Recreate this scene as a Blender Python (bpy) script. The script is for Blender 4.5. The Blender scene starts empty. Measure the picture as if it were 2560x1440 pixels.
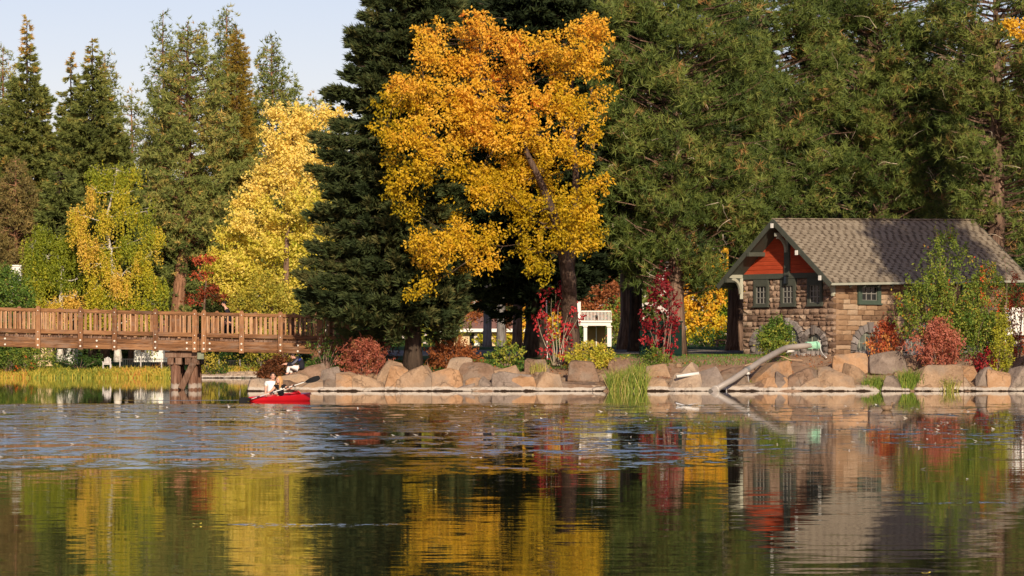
import bpy, bmesh, math, random
import numpy as np
from mathutils import Vector, Matrix
R = math.radians
rng = np.random.default_rng(7)
random.seed(7)
SC = bpy.context.scene

# ------------------------------------------------------------------ camera, sky, sun, exposure
F = 8400.0      # focal length in pixels of a 2560 px wide picture
H = 1.18        # eye height above the water
HZ = 912.0      # row of the horizon
def X(px, D): return (px - 1280.0) * D / F
def Z(py, D): return H + (HZ - py) * D / F
def P(px, py, D): return Vector((X(px, D), D, Z(py, D)))

cam_d = bpy.data.cameras.new("camera")
cam = bpy.data.objects.new("camera", cam_d)
SC.collection.objects.link(cam)
cam.location = (0, 0, H)
cam.rotation_euler = (R(90), 0, 0)
cam_d.sensor_width = 36.0
cam_d.lens = 36.0 * F / 2560.0
cam_d.shift_y = (HZ - 720.0) / 2560.0
cam_d.clip_start = 0.5
cam_d.clip_end = 6000
SC.camera = cam

SUN_EL, SUN_AZ = 22.0, 10.0         # azimuth measured from behind the camera towards its right
sdir = Vector((math.sin(R(SUN_AZ)) * math.cos(R(SUN_EL)), -math.cos(R(SUN_AZ)) * math.cos(R(SUN_EL)), math.sin(R(SUN_EL))))
world = bpy.data.worlds.new("World")
SC.world = world
world.use_nodes = True
wn = world.node_tree
for n in list(wn.nodes): wn.nodes.remove(n)
sky = wn.nodes.new("ShaderNodeTexSky"); sky.sky_type = 'NISHITA'; sky.sun_disc = False
sky.sun_elevation = R(SUN_EL)
sky.sun_rotation = math.atan2(sdir.x, sdir.y)
sky.air_density = 1.0; sky.dust_density = 0.5; sky.ozone_density = 4.0
bg = wn.nodes.new("ShaderNodeBackground"); bg.inputs[1].default_value = 0.112
wo = wn.nodes.new("ShaderNodeOutputWorld")
wb = wn.nodes.new("ShaderNodeMix"); wb.data_type = 'RGBA'; wb.blend_type = 'MULTIPLY'; wb.inputs[0].default_value = 1.0
wb.inputs[7].default_value = (1.34, 0.93, 0.85, 1)      # the picture's warm white balance
wn.links.new(sky.outputs[0], wb.inputs[6]); wn.links.new(wb.outputs[2], bg.inputs[0]); wn.links.new(bg.outputs[0], wo.inputs[0])
sl = bpy.data.lights.new("sun", 'SUN'); sl.energy = 4.6; sl.angle = R(0.6); sl.color = (1.0, 0.84, 0.62)
so = bpy.data.objects.new("sun", sl); SC.collection.objects.link(so)
so.rotation_euler = sdir.to_track_quat('Z', 'Y').to_euler()
SC.view_settings.view_transform = 'Standard'; SC.view_settings.look = 'None'
SC.view_settings.exposure = 0.22; SC.view_settings.gamma = 1.0; SC.view_settings.use_curve_mapping = False
SC.render.engine = 'CYCLES'
try:
    SC.cycles.max_bounces = 7; SC.cycles.diffuse_bounces = 3; SC.cycles.glossy_bounces = 3
    SC.cycles.transmission_bounces = 3; SC.cycles.use_denoising = True
    SC.cycles.sample_clamp_indirect = 6.0
except Exception: pass

# ------------------------------------------------------------------ object helpers
class Root:
    pass
def setp(o, label=None, cat=None, group=None, kind=None):
    if label: o['label'] = label
    if cat: o['category'] = cat
    if group: o['group'] = group
    if kind: o['kind'] = kind
    return o
def thing(name, label, cat, loc, group=None):
    o = bpy.data.objects.new(name, None)
    o.empty_display_size = 0.3
    SC.collection.objects.link(o); o.location = loc
    return setp(o, label, cat, group)
def link(name, me, parent=None, kind=None, label=None):
    """meshes are written in world coordinates; under a root Empty the child cancels the root's place"""
    o = bpy.data.objects.new(name, me); SC.collection.objects.link(o)
    if parent is not None:
        o.parent = parent
        if parent.type == 'EMPTY': o.location = -Vector(parent.location)
    if kind: o['kind'] = kind
    if label: o['label'] = label
    return o
def piece(name, me, parent, loc, rot=None, scale=(1, 1, 1), mat=None):
    """a small piece placed by its own transform under a part whose mesh is in world coordinates"""
    o = bpy.data.objects.new(name, me); SC.collection.objects.link(o)
    o.parent = parent
    l = Vector(loc)
    if parent.type == 'EMPTY': l = l - Vector(parent.location)
    m = Matrix.Translation(l) @ (rot.to_4x4() if rot is not None else Matrix.Identity(4)) @ Matrix.Diagonal((*scale, 1))
    o.matrix_local = m
    return o

class MB:
    def __init__(s): s.v = []; s.f = []; s.t = []
    def add(s, vs, fs, t=0.5):
        n = len(s.v); s.v += [tuple(v) for v in vs]
        for f in fs: s.f.append(tuple(i + n for i in f)); s.t.append(t)
    def box(s, c, size, rot=None, t=0.5, taper=1.0):
        x, y, z = (k / 2 for k in size); c = Vector(c)
        vs = []
        for sz in (-1, 1):
            q = taper if sz > 0 else 1
            for sx, sy in ((-1, -1), (1, -1), (1, 1), (-1, 1)):
                v = Vector((sx * x * q, sy * y * q, sz * z))
                vs.append(c + (rot @ v if rot is not None else v))
        s.add(vs, [(0, 3, 2, 1), (4, 5, 6, 7), (0, 1, 5, 4), (1, 2, 6, 5), (2, 3, 7, 6), (3, 0, 4, 7)], t)
    def boxp(s, x0, x1, y0, y1, z0, z1, t=0.5):
        s.box(((x0 + x1) / 2, (y0 + y1) / 2, (z0 + z1) / 2), (abs(x1 - x0), abs(y1 - y0), abs(z1 - z0)), None, t)
    def beam(s, a, b, w, h, up=(0, 0, 1), t=0.5):
        a = Vector(a); b = Vector(b); d = b - a; L = d.length; d.normalize()
        u = Vector(up); sd = d.cross(u)
        if sd.length < 1e-4: sd = d.cross(Vector((0, 1, 0)))
        sd.normalize(); u = sd.cross(d)
        m = Matrix((d, sd, u)).transposed()
        s.box((a + b) / 2, (L, w, h), m, t)
    def tube(s, pts, rad, n=6, cap=True, t=0.5):
        pts = [Vector(p) for p in pts]
        if not hasattr(rad, '__len__'): rad = [rad] * len(pts)
        vs = []; fs = []
        ref = Vector((0.31, 0.17, 0.93)).normalized()
        for i, p in enumerate(pts):
            d = pts[min(i + 1, len(pts) - 1)] - pts[max(i - 1, 0)]
            if d.length < 1e-6: d = Vector((0, 0, 1))
            d.normalize()
            a = d.cross(ref)
            if a.length < 0.05: a = d.cross(Vector((1, 0, 0)))
            a.normalize(); b = d.cross(a)
            for k in range(n):
                th = 2 * math.pi * k / n
                vs.append(p + (a * math.cos(th) + b * math.sin(th)) * rad[i])
        for i in range(len(pts) - 1):
            for k in range(n):
                k2 = (k + 1) % n
                fs.append((i * n + k, i * n + k2, (i + 1) * n + k2, (i + 1) * n + k))
        if cap and n > 2:
            fs.append(tuple(range(n))[::-1]); fs.append(tuple((len(pts) - 1) * n + k for k in range(n)))
        s.add(vs, fs, t)
    def sphere(s, c, r, nu=10, nv=7, t=0.5, rot=None):
        c = Vector(c)
        if not hasattr(r, '__len__'): r = (r, r, r)
        vs = []
        def pt(x, y, z):
            v = Vector((x * r[0], y * r[1], z * r[2]))
            return c + (rot @ v if rot is not None else v)
        vs.append(pt(0, 0, -1))
        for j in range(1, nv):
            ph = -math.pi / 2 + math.pi * j / nv
            for i in range(nu):
                th = 2 * math.pi * i / nu
                vs.append(pt(math.cos(ph) * math.cos(th), math.cos(ph) * math.sin(th), math.sin(ph)))
        vs.append(pt(0, 0, 1))
        fs = []
        for i in range(nu): fs.append((0, 1 + (i + 1) % nu, 1 + i))
        for j in range(nv - 2):
            for i in range(nu):
                a = 1 + j * nu + i; b = 1 + j * nu + (i + 1) % nu
                fs.append((a, b, b + nu, a + nu))
        last = len(vs) - 1
        for i in range(nu): fs.append((last, 1 + (nv - 2) * nu + i, 1 + (nv - 2) * nu + (i + 1) % nu))
        s.add(vs, fs, t)
    def poly(s, pts, thick=None, nrm=None, t=0.5):
        """flat polygon, extruded by thick along -nrm when given"""
        pts = [Vector(p) for p in pts]
        if thick is None: s.add(pts, [tuple(range(len(pts)))], t); return
        nrm = Vector(nrm).normalized(); n = len(pts)
        back = [p - nrm * thick for p in pts]
        fs = [tuple(range(n)), tuple(range(2 * n - 1, n - 1, -1))]
        for i in range(n):
            j = (i + 1) % n
            fs.append((i, i + n, j + n, j))
        s.add(pts + back, fs, t)
    def mesh(s, name, mat, smooth=False, bev=0.0):
        me = bpy.data.meshes.new(name)
        me.from_pydata(s.v, [], s.f)
        if bev > 0:
            bm = bmesh.new(); bm.from_mesh(me)
            bmesh.ops.bevel(bm, geom=bm.edges[:], offset=bev, segments=1, affect='EDGES')
            bm.to_mesh(me); bm.free()
        else:
            at = me.attributes.new('tint', 'FLOAT', 'FACE')
            at.data.foreach_set('value', np.array(s.t, dtype=np.float32))
        if mat: me.materials.append(mat)
        if smooth: me.polygons.foreach_set('use_smooth', [True] * len(me.polygons))
        me.update(); return me
    def obj(s, name, mat, parent=None, smooth=False, kind=None, label=None, bev=0.0):
        return link(name, s.mesh(name, mat, smooth, bev), parent, kind, label)

def tri_mesh(name, V, tint, mat):
    """V: (n,3,3) loose triangles with one tint per face"""
    n = len(V)
    me = bpy.data.meshes.new(name)
    me.vertices.add(n * 3); me.vertices.foreach_set('co', np.ascontiguousarray(V, dtype=np.float32).ravel())
    me.loops.add(n * 3); me.loops.foreach_set('vertex_index', np.arange(n * 3, dtype=np.int32))
    me.polygons.add(n); me.polygons.foreach_set('loop_start', np.arange(0, n * 3, 3, dtype=np.int32))
    try: me.polygons.foreach_set('loop_total', np.full(n, 3, dtype=np.int32))
    except Exception: pass
    at = me.attributes.new('tint', 'FLOAT', 'FACE')
    at.data.foreach_set('value', np.clip(np.asarray(tint), 0, 1).astype(np.float32))
    me.materials.append(mat)
    me.update(calc_edges=True)
    global NTRI
    NTRI += n
    return me
NTRI = 0

# ------------------------------------------------------------------ materials
class NT:
    def __init__(s, name):
        s.m = bpy.data.materials.new(name); s.m.use_nodes = True
        s.t = s.m.node_tree; s.n = s.t.nodes
        for n in list(s.n): s.n.remove(n)
        s.out = s.n.new('ShaderNodeOutputMaterial')
    def node(s, typ, **kw):
        n = s.n.new(typ)
        for k, v in kw.items():
            if k.startswith('i_'):
                key = k[2:]
                key = int(key) if key.isdigit() else key.replace('_', ' ')
                s.set(n.inputs[key], v)
            else: setattr(n, k, v)
        return n
    def set(s, inp, v):
        if isinstance(v, bpy.types.NodeSocket): s.t.links.new(v, inp)
        elif hasattr(v, '__len__') and not isinstance(v, str) and len(v) == 3 and inp.type == 'RGBA': inp.default_value = (*v, 1)
        else: inp.default_value = v
    def noise(s, vec=None, scale=5, detail=4, rough=0.55, dist=0.0, out=0):
        n = s.node('ShaderNodeTexNoise'); n.inputs['Scale'].default_value = scale
        n.inputs['Detail'].default_value = detail; n.inputs['Roughness'].default_value = rough
        n.inputs['Distortion'].default_value = dist
        if vec is not None: s.t.links.new(vec, n.inputs['Vector'])
        return n.outputs[out]
    def ramp(s, fac, stops, interp='LINEAR'):
        n = s.node('ShaderNodeValToRGB'); n.color_ramp.interpolation = interp
        el = n.color_ramp.elements
        while len(el) < len(stops): el.new(0.5)
        for e, (p, c) in zip(el, stops):
            e.position = p; e.color = (*c, 1) if hasattr(c, '__len__') else (c, c, c, 1)
        s.t.links.new(fac, n.inputs[0]); return n.outputs[0]
    def math(s, op, a, b=None, c=None, clamp=False):
        n = s.node('ShaderNodeMath', operation=op); n.use_clamp = clamp
        s.set(n.inputs[0], a)
        if b is not None: s.set(n.inputs[1], b)
        if c is not None: s.set(n.inputs[2], c)
        return n.outputs[0]
    def mix(s, fac, a, b, blend='MIX'):
        n = s.node('ShaderNodeMix', data_type='RGBA', blend_type=blend)
        s.set(n.inputs[0], fac); s.set(n.inputs[6], a); s.set(n.inputs[7], b)
        return n.outputs[2]
    def geo(s, out='Position'): return s.node('ShaderNodeNewGeometry').outputs[out]
    def objco(s): return s.node('ShaderNodeTexCoord').outputs['Object']
    def attr(s, name): return s.node('ShaderNodeAttribute', attribute_name=name).outputs['Fac']
    def rnd(s): return s.node('ShaderNodeObjectInfo').outputs['Random']
    def scale(s, vec, sc):
        n = s.node('ShaderNodeVectorMath', operation='MULTIPLY'); s.t.links.new(vec, n.inputs[0]); n.inputs[1].default_value = sc
        return n.outputs[0]
    def bump(s, h, strength=0.3, dist=0.02):
        n = s.node('ShaderNodeBump'); n.inputs['Strength'].default_value = strength; n.inputs['Distance'].default_value = dist
        s.t.links.new(h, n.inputs['Height']); return n.outputs[0]
    def pbr(s, col, rough=0.7, spec=0.3, normal=None, metal=0.0):
        b = s.node('ShaderNodeBsdfPrincipled')
        s.set(b.inputs['Base Color'], col); s.set(b.inputs['Roughness'], rough)
        b.inputs['Specular IOR Level'].default_value = spec; b.inputs['Metallic'].default_value = metal
        if normal is not None: s.t.links.new(normal, b.inputs['Normal'])
        return b.outputs[0]
    def done(s, sh): s.t.links.new(sh, s.out.inputs[0]); return s.m

def leaf_mat(name, stops, trans=0.3, rough=0.55, spec=0.25):
    m = NT(name)
    c = m.ramp(m.attr('tint'), stops)
    p = m.pbr(c, rough, spec)
    t = m.node('ShaderNodeBsdfTranslucent'); m.set(t.inputs[0], c)
    mx = m.node('ShaderNodeMixShader'); mx.inputs[0].default_value = trans
    m.t.links.new(p, mx.inputs[1]); m.t.links.new(t.outputs[0], mx.inputs[2])
    return m.done(mx.outputs[0])
def plain(name, col, rough=0.6, spec=0.3, var=0.15, scale=3.0, metal=0.0, bump=0.0):
    m = NT(name); co = m.objco()
    n = m.noise(co, scale, 5)
    f = m.node('ShaderNodeMapRange'); m.t.links.new(n, f.inputs[0])
    f.inputs[1].default_value = 0.25; f.inputs[2].default_value = 0.75
    a = tuple(max(0, k * (1 - var)) for k in col); b = tuple(min(1, k * (1 + var)) for k in col)
    c = m.mix(f.outputs[0], a, b)
    nm = m.bump(m.noise(co, scale * 6, 3), bump, 0.01) if bump else None
    return m.done(m.pbr(c, rough, spec, nm, metal))
def bark_mat(name, c0, c1, c2, sx=7.0, sz=1.2):
    m = NT(name); v = m.scale(m.geo(), (sx, sx, sz))
    n = m.noise(v, 1.0, 6, 0.65, 0.6)
    c = m.ramp(n, [(0.32, c0), (0.5, c1), (0.68, c2)])
    return m.done(m.pbr(c, 0.9, 0.15, m.bump(n, 0.9, 0.06)))
def wood_mat(name, c0, c1, c2, axis='x', sc=1.0):
    m = NT(name)
    v = m.scale(m.geo(), {'x': (1.3 * sc, 14, 16), 'z': (14, 14, 1.3 * sc), 'y': (14, 1.3 * sc, 14)}[axis])
    n = m.noise(v, 1.0, 6, 0.6, 1.2)
    r = m.math('ADD', n, m.math('MULTIPLY', m.math('SUBTRACT', m.rnd(), 0.5), 0.22))
    big = m.noise(m.geo(), 0.9, 4)
    r = m.math('ADD', r, m.math('MULTIPLY', m.math('SUBTRACT', big, 0.5), 0.35))
    c = m.ramp(r, [(0.3, c0), (0.5, c1), (0.72, c2)])
    wr = m.noise(m.scale(m.geo(), (0.7, 3, 3)), 1.0, 5, 0.7)
    c = m.mix(m.ramp(wr, [(0.5, 0.0), (0.72, 0.55)]), c, (0.26, 0.2, 0.16))
    return m.done(m.pbr(c, 0.75, 0.2, m.bump(n, 0.4, 0.01)))

M = {}
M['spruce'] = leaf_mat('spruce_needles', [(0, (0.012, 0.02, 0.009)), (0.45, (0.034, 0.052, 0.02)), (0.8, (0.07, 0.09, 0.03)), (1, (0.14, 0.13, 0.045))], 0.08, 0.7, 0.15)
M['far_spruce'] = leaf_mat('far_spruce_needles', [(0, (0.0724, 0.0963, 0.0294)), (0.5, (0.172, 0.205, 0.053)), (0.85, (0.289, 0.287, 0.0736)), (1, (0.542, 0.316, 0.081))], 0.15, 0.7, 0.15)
M['cedar'] = leaf_mat('cedar_needles', [(0, (0.045, 0.0675, 0.024)), (0.5, (0.112, 0.135, 0.042)), (1, (0.225, 0.21, 0.075))], 0.15, 0.7, 0.15)
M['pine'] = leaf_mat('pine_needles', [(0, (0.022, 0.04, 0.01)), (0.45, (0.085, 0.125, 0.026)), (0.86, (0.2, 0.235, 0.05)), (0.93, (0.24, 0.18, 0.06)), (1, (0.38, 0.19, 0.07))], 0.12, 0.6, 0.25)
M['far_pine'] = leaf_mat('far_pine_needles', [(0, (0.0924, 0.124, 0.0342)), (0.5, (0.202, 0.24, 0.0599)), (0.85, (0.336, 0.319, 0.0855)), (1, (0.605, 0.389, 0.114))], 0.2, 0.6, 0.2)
M['larch'] = leaf_mat('larch_needles', [(0, (0.2, 0.16, 0.03)), (0.6, (0.42, 0.3, 0.05)), (1, (0.6, 0.4, 0.08))], 0.3)
M['brown_conifer'] = leaf_mat('brown_conifer_needles', [(0, (0.1, 0.0858, 0.0286)), (0.5, (0.215, 0.172, 0.0572)), (1, (0.358, 0.25, 0.0858))], 0.2)
M['orange'] = leaf_mat('orange_leaves', [(0, (0.38, 0.29, 0.01)), (0.3, (0.68, 0.44, 0.018)), (0.65, (0.86, 0.5, 0.05)), (0.9, (0.8, 0.38, 0.045)), (1, (0.56, 0.16, 0.02))], 0.36, 0.5, 0.25)
M['ginkgo'] = leaf_mat('pale_yellow_leaves', [(0, (0.4, 0.441, 0.038)), (0.3, (0.7, 0.609, 0.076)), (0.65, (0.95, 0.735, 0.19)), (1, (0.97, 0.777, 0.266))], 0.36, 0.5, 0.3)
M['birch'] = leaf_mat('birch_leaves', [(0, (0.133, 0.19, 0.0195)), (0.4, (0.314, 0.347, 0.026)), (0.7, (0.589, 0.493, 0.0325)), (1, (0.779, 0.504, 0.091))], 0.34, 0.5, 0.3)
M['willow'] = leaf_mat('willow_leaves', [(0, (0.25, 0.3, 0.04)), (0.5, (0.5, 0.48, 0.06)), (1, (0.75, 0.55, 0.12))], 0.36)
M['maple'] = leaf_mat('yellow_maple_leaves', [(0, (0.16, 0.27, 0.02)), (0.3, (0.45, 0.45, 0.03)), (0.6, (0.85, 0.6, 0.04)), (1, (0.95, 0.45, 0.06))], 0.4)
M['red'] = leaf_mat('crimson_leaves', [(0, (0.09, 0.008, 0.012)), (0.5, (0.28, 0.018, 0.026)), (1, (0.6, 0.055, 0.06))], 0.3)
M['redbrown'] = leaf_mat('russet_leaves', [(0, (0.1, 0.04, 0.015)), (0.5, (0.3, 0.1, 0.035)), (1, (0.5, 0.17, 0.05))], 0.3)
M['pinkred'] = leaf_mat('pinkish_leaves', [(0, (0.106, 0.0425, 0.0225)), (0.25, (0.246, 0.136, 0.045)), (0.6, (0.405, 0.111, 0.0675)), (1, (0.581, 0.221, 0.15))], 0.3)
M['redor'] = leaf_mat('scarlet_leaves', [(0, (0.14, 0.05, 0.015)), (0.35, (0.42, 0.06, 0.03)), (0.7, (0.6, 0.16, 0.06)), (1, (0.72, 0.36, 0.1))], 0.3)
M['olive'] = leaf_mat('olive_yellow_leaves', [(0, (0.13, 0.14, 0.02)), (0.5, (0.36, 0.33, 0.04)), (1, (0.68, 0.5, 0.08))], 0.3)
M['green'] = leaf_mat('green_leaves', [(0, (0.03, 0.07, 0.012)), (0.5, (0.09, 0.17, 0.025)), (0.8, (0.2, 0.27, 0.04)), (1, (0.42, 0.4, 0.06))], 0.3)
M['shrubgreen'] = leaf_mat('shrub_leaves', [(0, (0.05, 0.1, 0.02)), (0.45, (0.13, 0.2, 0.03)), (0.85, (0.3, 0.33, 0.05)), (0.93, (0.5, 0.4, 0.06)), (1, (0.6, 0.1, 0.03))], 0.3)
M['ylgreen'] = leaf_mat('yellow_green_leaves', [(0, (0.2, 0.22, 0.03)), (0.5, (0.48, 0.47, 0.04)), (1, (0.8, 0.55, 0.1))], 0.32)
M['reed'] = leaf_mat('reed_blades', [(0, (0.16, 0.22, 0.03)), (0.35, (0.36, 0.36, 0.045)), (0.75, (0.62, 0.46, 0.07)), (1, (0.66, 0.3, 0.07))], 0.3)
M['grassblade'] = leaf_mat('green_blades', [(0, (0.08, 0.16, 0.025)), (0.5, (0.2, 0.3, 0.04)), (0.85, (0.45, 0.42, 0.09)), (1, (0.62, 0.48, 0.2))], 0.3)
M['bark_dark'] = bark_mat('dark_bark', (0.02, 0.015, 0.012), (0.055, 0.04, 0.03), (0.1, 0.07, 0.05))
M['bark_pine'] = bark_mat('ponderosa_bark', (0.07, 0.035, 0.02), (0.24, 0.12, 0.07), (0.4, 0.22, 0.13))
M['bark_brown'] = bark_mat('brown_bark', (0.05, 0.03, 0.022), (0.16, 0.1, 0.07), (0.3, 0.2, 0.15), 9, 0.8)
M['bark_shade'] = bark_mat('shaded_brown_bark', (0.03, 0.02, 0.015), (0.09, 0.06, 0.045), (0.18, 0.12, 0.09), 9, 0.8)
M['bark_grey'] = bark_mat('grey_bark', (0.072, 0.06, 0.054), (0.18, 0.162, 0.15), (0.27, 0.252, 0.24))
M['bark_birch'] = bark_mat('birch_bark', (0.3, 0.26, 0.22), (0.62, 0.57, 0.5), (0.78, 0.74, 0.66), 3, 3)
M['twig'] = bark_mat('twig_bark', (0.1, 0.06, 0.05), (0.24, 0.15, 0.12), (0.36, 0.26, 0.2))
M['deadtwig'] = bark_mat('dead_twig_bark', (0.2, 0.15, 0.1), (0.36, 0.3, 0.22), (0.5, 0.42, 0.33))

# ------------------------------------------------------------------ ground and water
def sstep(a, b, x):
    t = np.clip((x - a) / (b - a), 0, 1); return t * t * (3 - 2 * t)
def gz(x, y):
    x = np.asarray(x, dtype=float); y = np.asarray(y, dtype=float)
    # near peninsula, shore at about y = 150; right of the frame the shore bends towards the camera
    sh = 150.2 + 0.35 * np.sin(x * 0.9) + 0.25 * np.sin(x * 2.3 + 1) - np.clip(x - 23.2, 0, 4) * 7.0
    d = y - sh
    zl = np.interp(d, [-6, -1.2, 0, 0.6, 2, 5.5, 8, 20, 40, 150, 1500], [-1.2, -0.5, -0.12, 0.1, 0.34, 0.93, 1.28, 1.62, 2.15, 2.9, 11])
    zr = np.interp(d, [-6, -1.2, 0, 0.6, 2, 5.5, 8, 20, 40, 150, 1500], [-1.2, -0.5, -0.12, 0.1, 0.36, 1.1, 1.58, 1.72, 2.15, 2.9, 11])
    w = sstep(1, 6, x)
    zp = zl * (1 - w) + zr * w
    edge = -11.6 + np.clip(y - 150, 0, 22) * 0.10 - np.clip(y - 175, 0, 200) * 0.06 + 0.25 * np.sin(y * 0.8)
    m = sstep(edge - 0.9, edge + 1.2, x)
    zp = -1.2 * (1 - m) + zp * m
    # far shore
    shf = 300 + 0.8 * np.sin(x * 0.35) + 0.4 * np.sin(x * 1.1)
    zf = np.interp(y - shf, [-8, -1, 0, 1.5, 8, 25, 120, 1300], [-1.2, -0.4, -0.05, 0.25, 0.75, 1.15, 2.2, 11])
    z = np.maximum(zp, zf)
    # bank the photographer stands on
    zn = np.interp(-y, [0, 3, 6, 60, 400], [-1.2, -1.2, 0.3, 1.0, 3.0])
    z = np.where(y < 0, zn, z)
    return z
def gzf(x, y): return float(gz(x, y))

xs = np.unique(np.concatenate([np.arange(-900, -60, 40), np.arange(-60, -16, 2.0), np.arange(-16, 32, 0.3), np.arange(32, 80, 3), np.arange(80, 901, 40)]))
ys = np.unique(np.concatenate([np.arange(-400, -10, 50), np.arange(-10, 0.1, 1.5), np.arange(0, 140, 10), np.arange(118, 146, 1.5), np.arange(146, 162, 0.22), np.arange(162, 200, 1.2), np.arange(200, 296, 6), np.arange(296, 312, 0.7), np.arange(312, 420, 9), np.arange(420, 1501, 90)]))
GX, GY = np.meshgrid(xs, ys)
GZ = gz(GX, GY)
nse = 0.05 * np.sin(GX * 3.1 + np.sin(GY * 2.2) * 2) * np.sin(GY * 2.7 + 1) + 0.03 * np.sin(GX * 7.3 + GY * 5.1)
GZ = GZ + nse * (GZ > 0.1) * (GY > 100) * (GY < 158)
nx, ny = len(xs), len(ys)
me = bpy.data.meshes.new('ground')
co = np.stack([GX, GY, GZ], -1).reshape(-1, 3)
me.vertices.add(nx * ny); me.vertices.foreach_set('co', co.astype(np.float32).ravel())
ii = np.arange((nx - 1) * (ny - 1)); r_ = ii // (nx - 1); c_ = ii % (nx - 1)
q = np.stack([r_ * nx + c_, r_ * nx + c_ + 1, (r_ + 1) * nx + c_ + 1, (r_ + 1) * nx + c_], -1)
me.loops.add(q.size); me.loops.foreach_set('vertex_index', q.astype(np.int32).ravel())
me.polygons.add(len(q)); me.polygons.foreach_set('loop_start', np.arange(0, q.size, 4, dtype=np.int32))
try: me.polygons.foreach_set('loop_total', np.full(len(q), 4, dtype=np.int32))
except Exception: pass
dirt = np.where(GX > 1, 1 - sstep(158.5, 160, GY + 0.5 * np.sin(GX * 1.3)), 1 - sstep(155.0, 156.6, GY + 0.5 * np.sin(GX * 1.3)))
dirt = np.where((GX > 12) & (GY < 163) & (GY > 110), 1.0, dirt)
path = sstep(170, 173, GY) * (1 - sstep(182, 185, GY)) * (GX > -12)
at = me.attributes.new('dirt', 'FLOAT', 'POINT'); at.data.foreach_set('value', dirt.astype(np.float32).ravel())
at = me.attributes.new('path', 'FLOAT', 'POINT'); at.data.foreach_set('value', path.astype(np.float32).ravel())
m = NT('ground_soil')
pos = m.geo()
n1 = m.noise(pos, 0.9, 6, 0.6); n2 = m.noise(pos, 6.0, 5, 0.7); n3 = m.noise(pos, 30.0, 3, 0.7)
soil = m.ramp(m.math('ADD', m.math('MULTIPLY', n1, 0.55), m.math('MULTIPLY', n2, 0.45)), [(0.3, (0.17, 0.1, 0.065)), (0.48, (0.33, 0.21, 0.135)), (0.66, (0.46, 0.31, 0.205))])
litter = m.ramp(n3, [(0.55, 0.0), (0.68, 1.0)])
soil = m.mix(m.math('MULTIPLY', litter, m.ramp(n1, [(0.45, 0.0), (0.62, 0.8)])), soil, (0.2, 0.06, 0.03))
grs = m.ramp(m.math('ADD', m.math('MULTIPLY', n1, 0.5), m.math('MULTIPLY', n3, 0.5)), [(0.35, (0.018, 0.04, 0.01)), (0.55, (0.04, 0.085, 0.016)), (0.7, (0.09, 0.13, 0.025))])
pth = m.ramp(n2, [(0.3, (0.2, 0.17, 0.15)), (0.7, (0.33, 0.28, 0.24))])
edge = m.math('ADD', m.attr('dirt'), m.math('MULTIPLY', m.math('SUBTRACT', n2, 0.5), 0.9), clamp=True)
c = m.mix(m.math('MULTIPLY', m.attr('path'), 1.0), grs, pth)
c = m.mix(m.ramp(edge, [(0.4, 0.0), (0.6, 1.0)]), c, soil)
me.materials.append(m.done(m.pbr(c, 0.95, 0.1, m.bump(m.math('ADD', n2, m.math('MULTIPLY', n3, 0.4)), 0.8, 0.08))))
me.polygons.foreach_set('use_smooth', [True] * len(me.polygons))
me.update(calc_edges=True)
setp(link('ground', me), kind='structure')

m = NT('pond_water')
pos = m.geo()
sx = m.node('ShaderNodeSeparateXYZ'); m.t.links.new(pos, sx.inputs[0])
# patches of wind ripples between about 38 and 100 m from the near bank
warp = m.noise(m.scale(pos, (0.06, 0.05, 1)), 1.0, 3)
yy = m.math('ADD', sx.outputs[1], m.math('MULTIPLY', m.math('SUBTRACT', warp, 0.5), 26.0))
yy = m.math('ADD', yy, m.math('MULTIPLY', sx.outputs[0], -0.12))
mr = m.node('ShaderNodeMapRange', interpolation_type='SMOOTHSTEP'); m.set(mr.inputs[0], yy); mr.inputs[1].default_value = 36; mr.inputs[2].default_value = 44
lo = mr.outputs[0]
mr2 = m.node('ShaderNodeMapRange', interpolation_type='SMOOTHSTEP'); m.set(mr2.inputs[0], sx.outputs[1]); mr2.inputs[1].default_value = 103; mr2.inputs[2].default_value = 99
band = m.math('MULTIPLY', lo, mr2.outputs[0])
mrx = m.node('ShaderNodeMapRange'); m.set(mrx.inputs[0], m.math('DIVIDE', sx.outputs[0], sx.outputs[1])); mrx.inputs[1].default_value = -0.05; mrx.inputs[2].default_value = 0.07
mrx.inputs[3].default_value = 0.07; mrx.inputs[4].default_value = -0.012
streak = m.noise(m.scale(pos, (0.3, 0.34, 1)), 1.0, 7, 0.72, 0.4)
sfac = m.math('ADD', streak, mrx.outputs[0])
mr3 = m.node('ShaderNodeMapRange', interpolation_type='SMOOTHSTEP'); m.set(mr3.inputs[0], sfac); mr3.inputs[1].default_value = 0.49; mr3.inputs[2].default_value = 0.55
fine = m.noise(m.scale(pos, (2.4, 0.9, 1)), 1.0, 6, 0.75, 0.1)
mrf = m.node('ShaderNodeMapRange', interpolation_type='SMOOTHSTEP'); m.set(mrf.inputs[0], m.math('ADD', fine, mrx.outputs[0])); mrf.inputs[1].default_value = 0.46; mrf.inputs[2].default_value = 0.60
rip = m.math('MULTIPLY', m.math('MULTIPLY', band, mr3.outputs[0]), mrf.outputs[0])
# a few thin gust lines on the calm near water
gl = m.noise(m.scale(pos, (0.35, 2.2, 1)), 1.0, 3, 0.5)
mr4 = m.node('ShaderNodeMapRange', interpolation_type='SMOOTHSTEP'); m.set(mr4.inputs[0], gl); mr4.inputs[1].default_value = 0.72; mr4.inputs[2].default_value = 0.80
rip = m.math('MAXIMUM', rip, m.math('MULTIPLY', mr4.outputs[0], 0.7))
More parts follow.
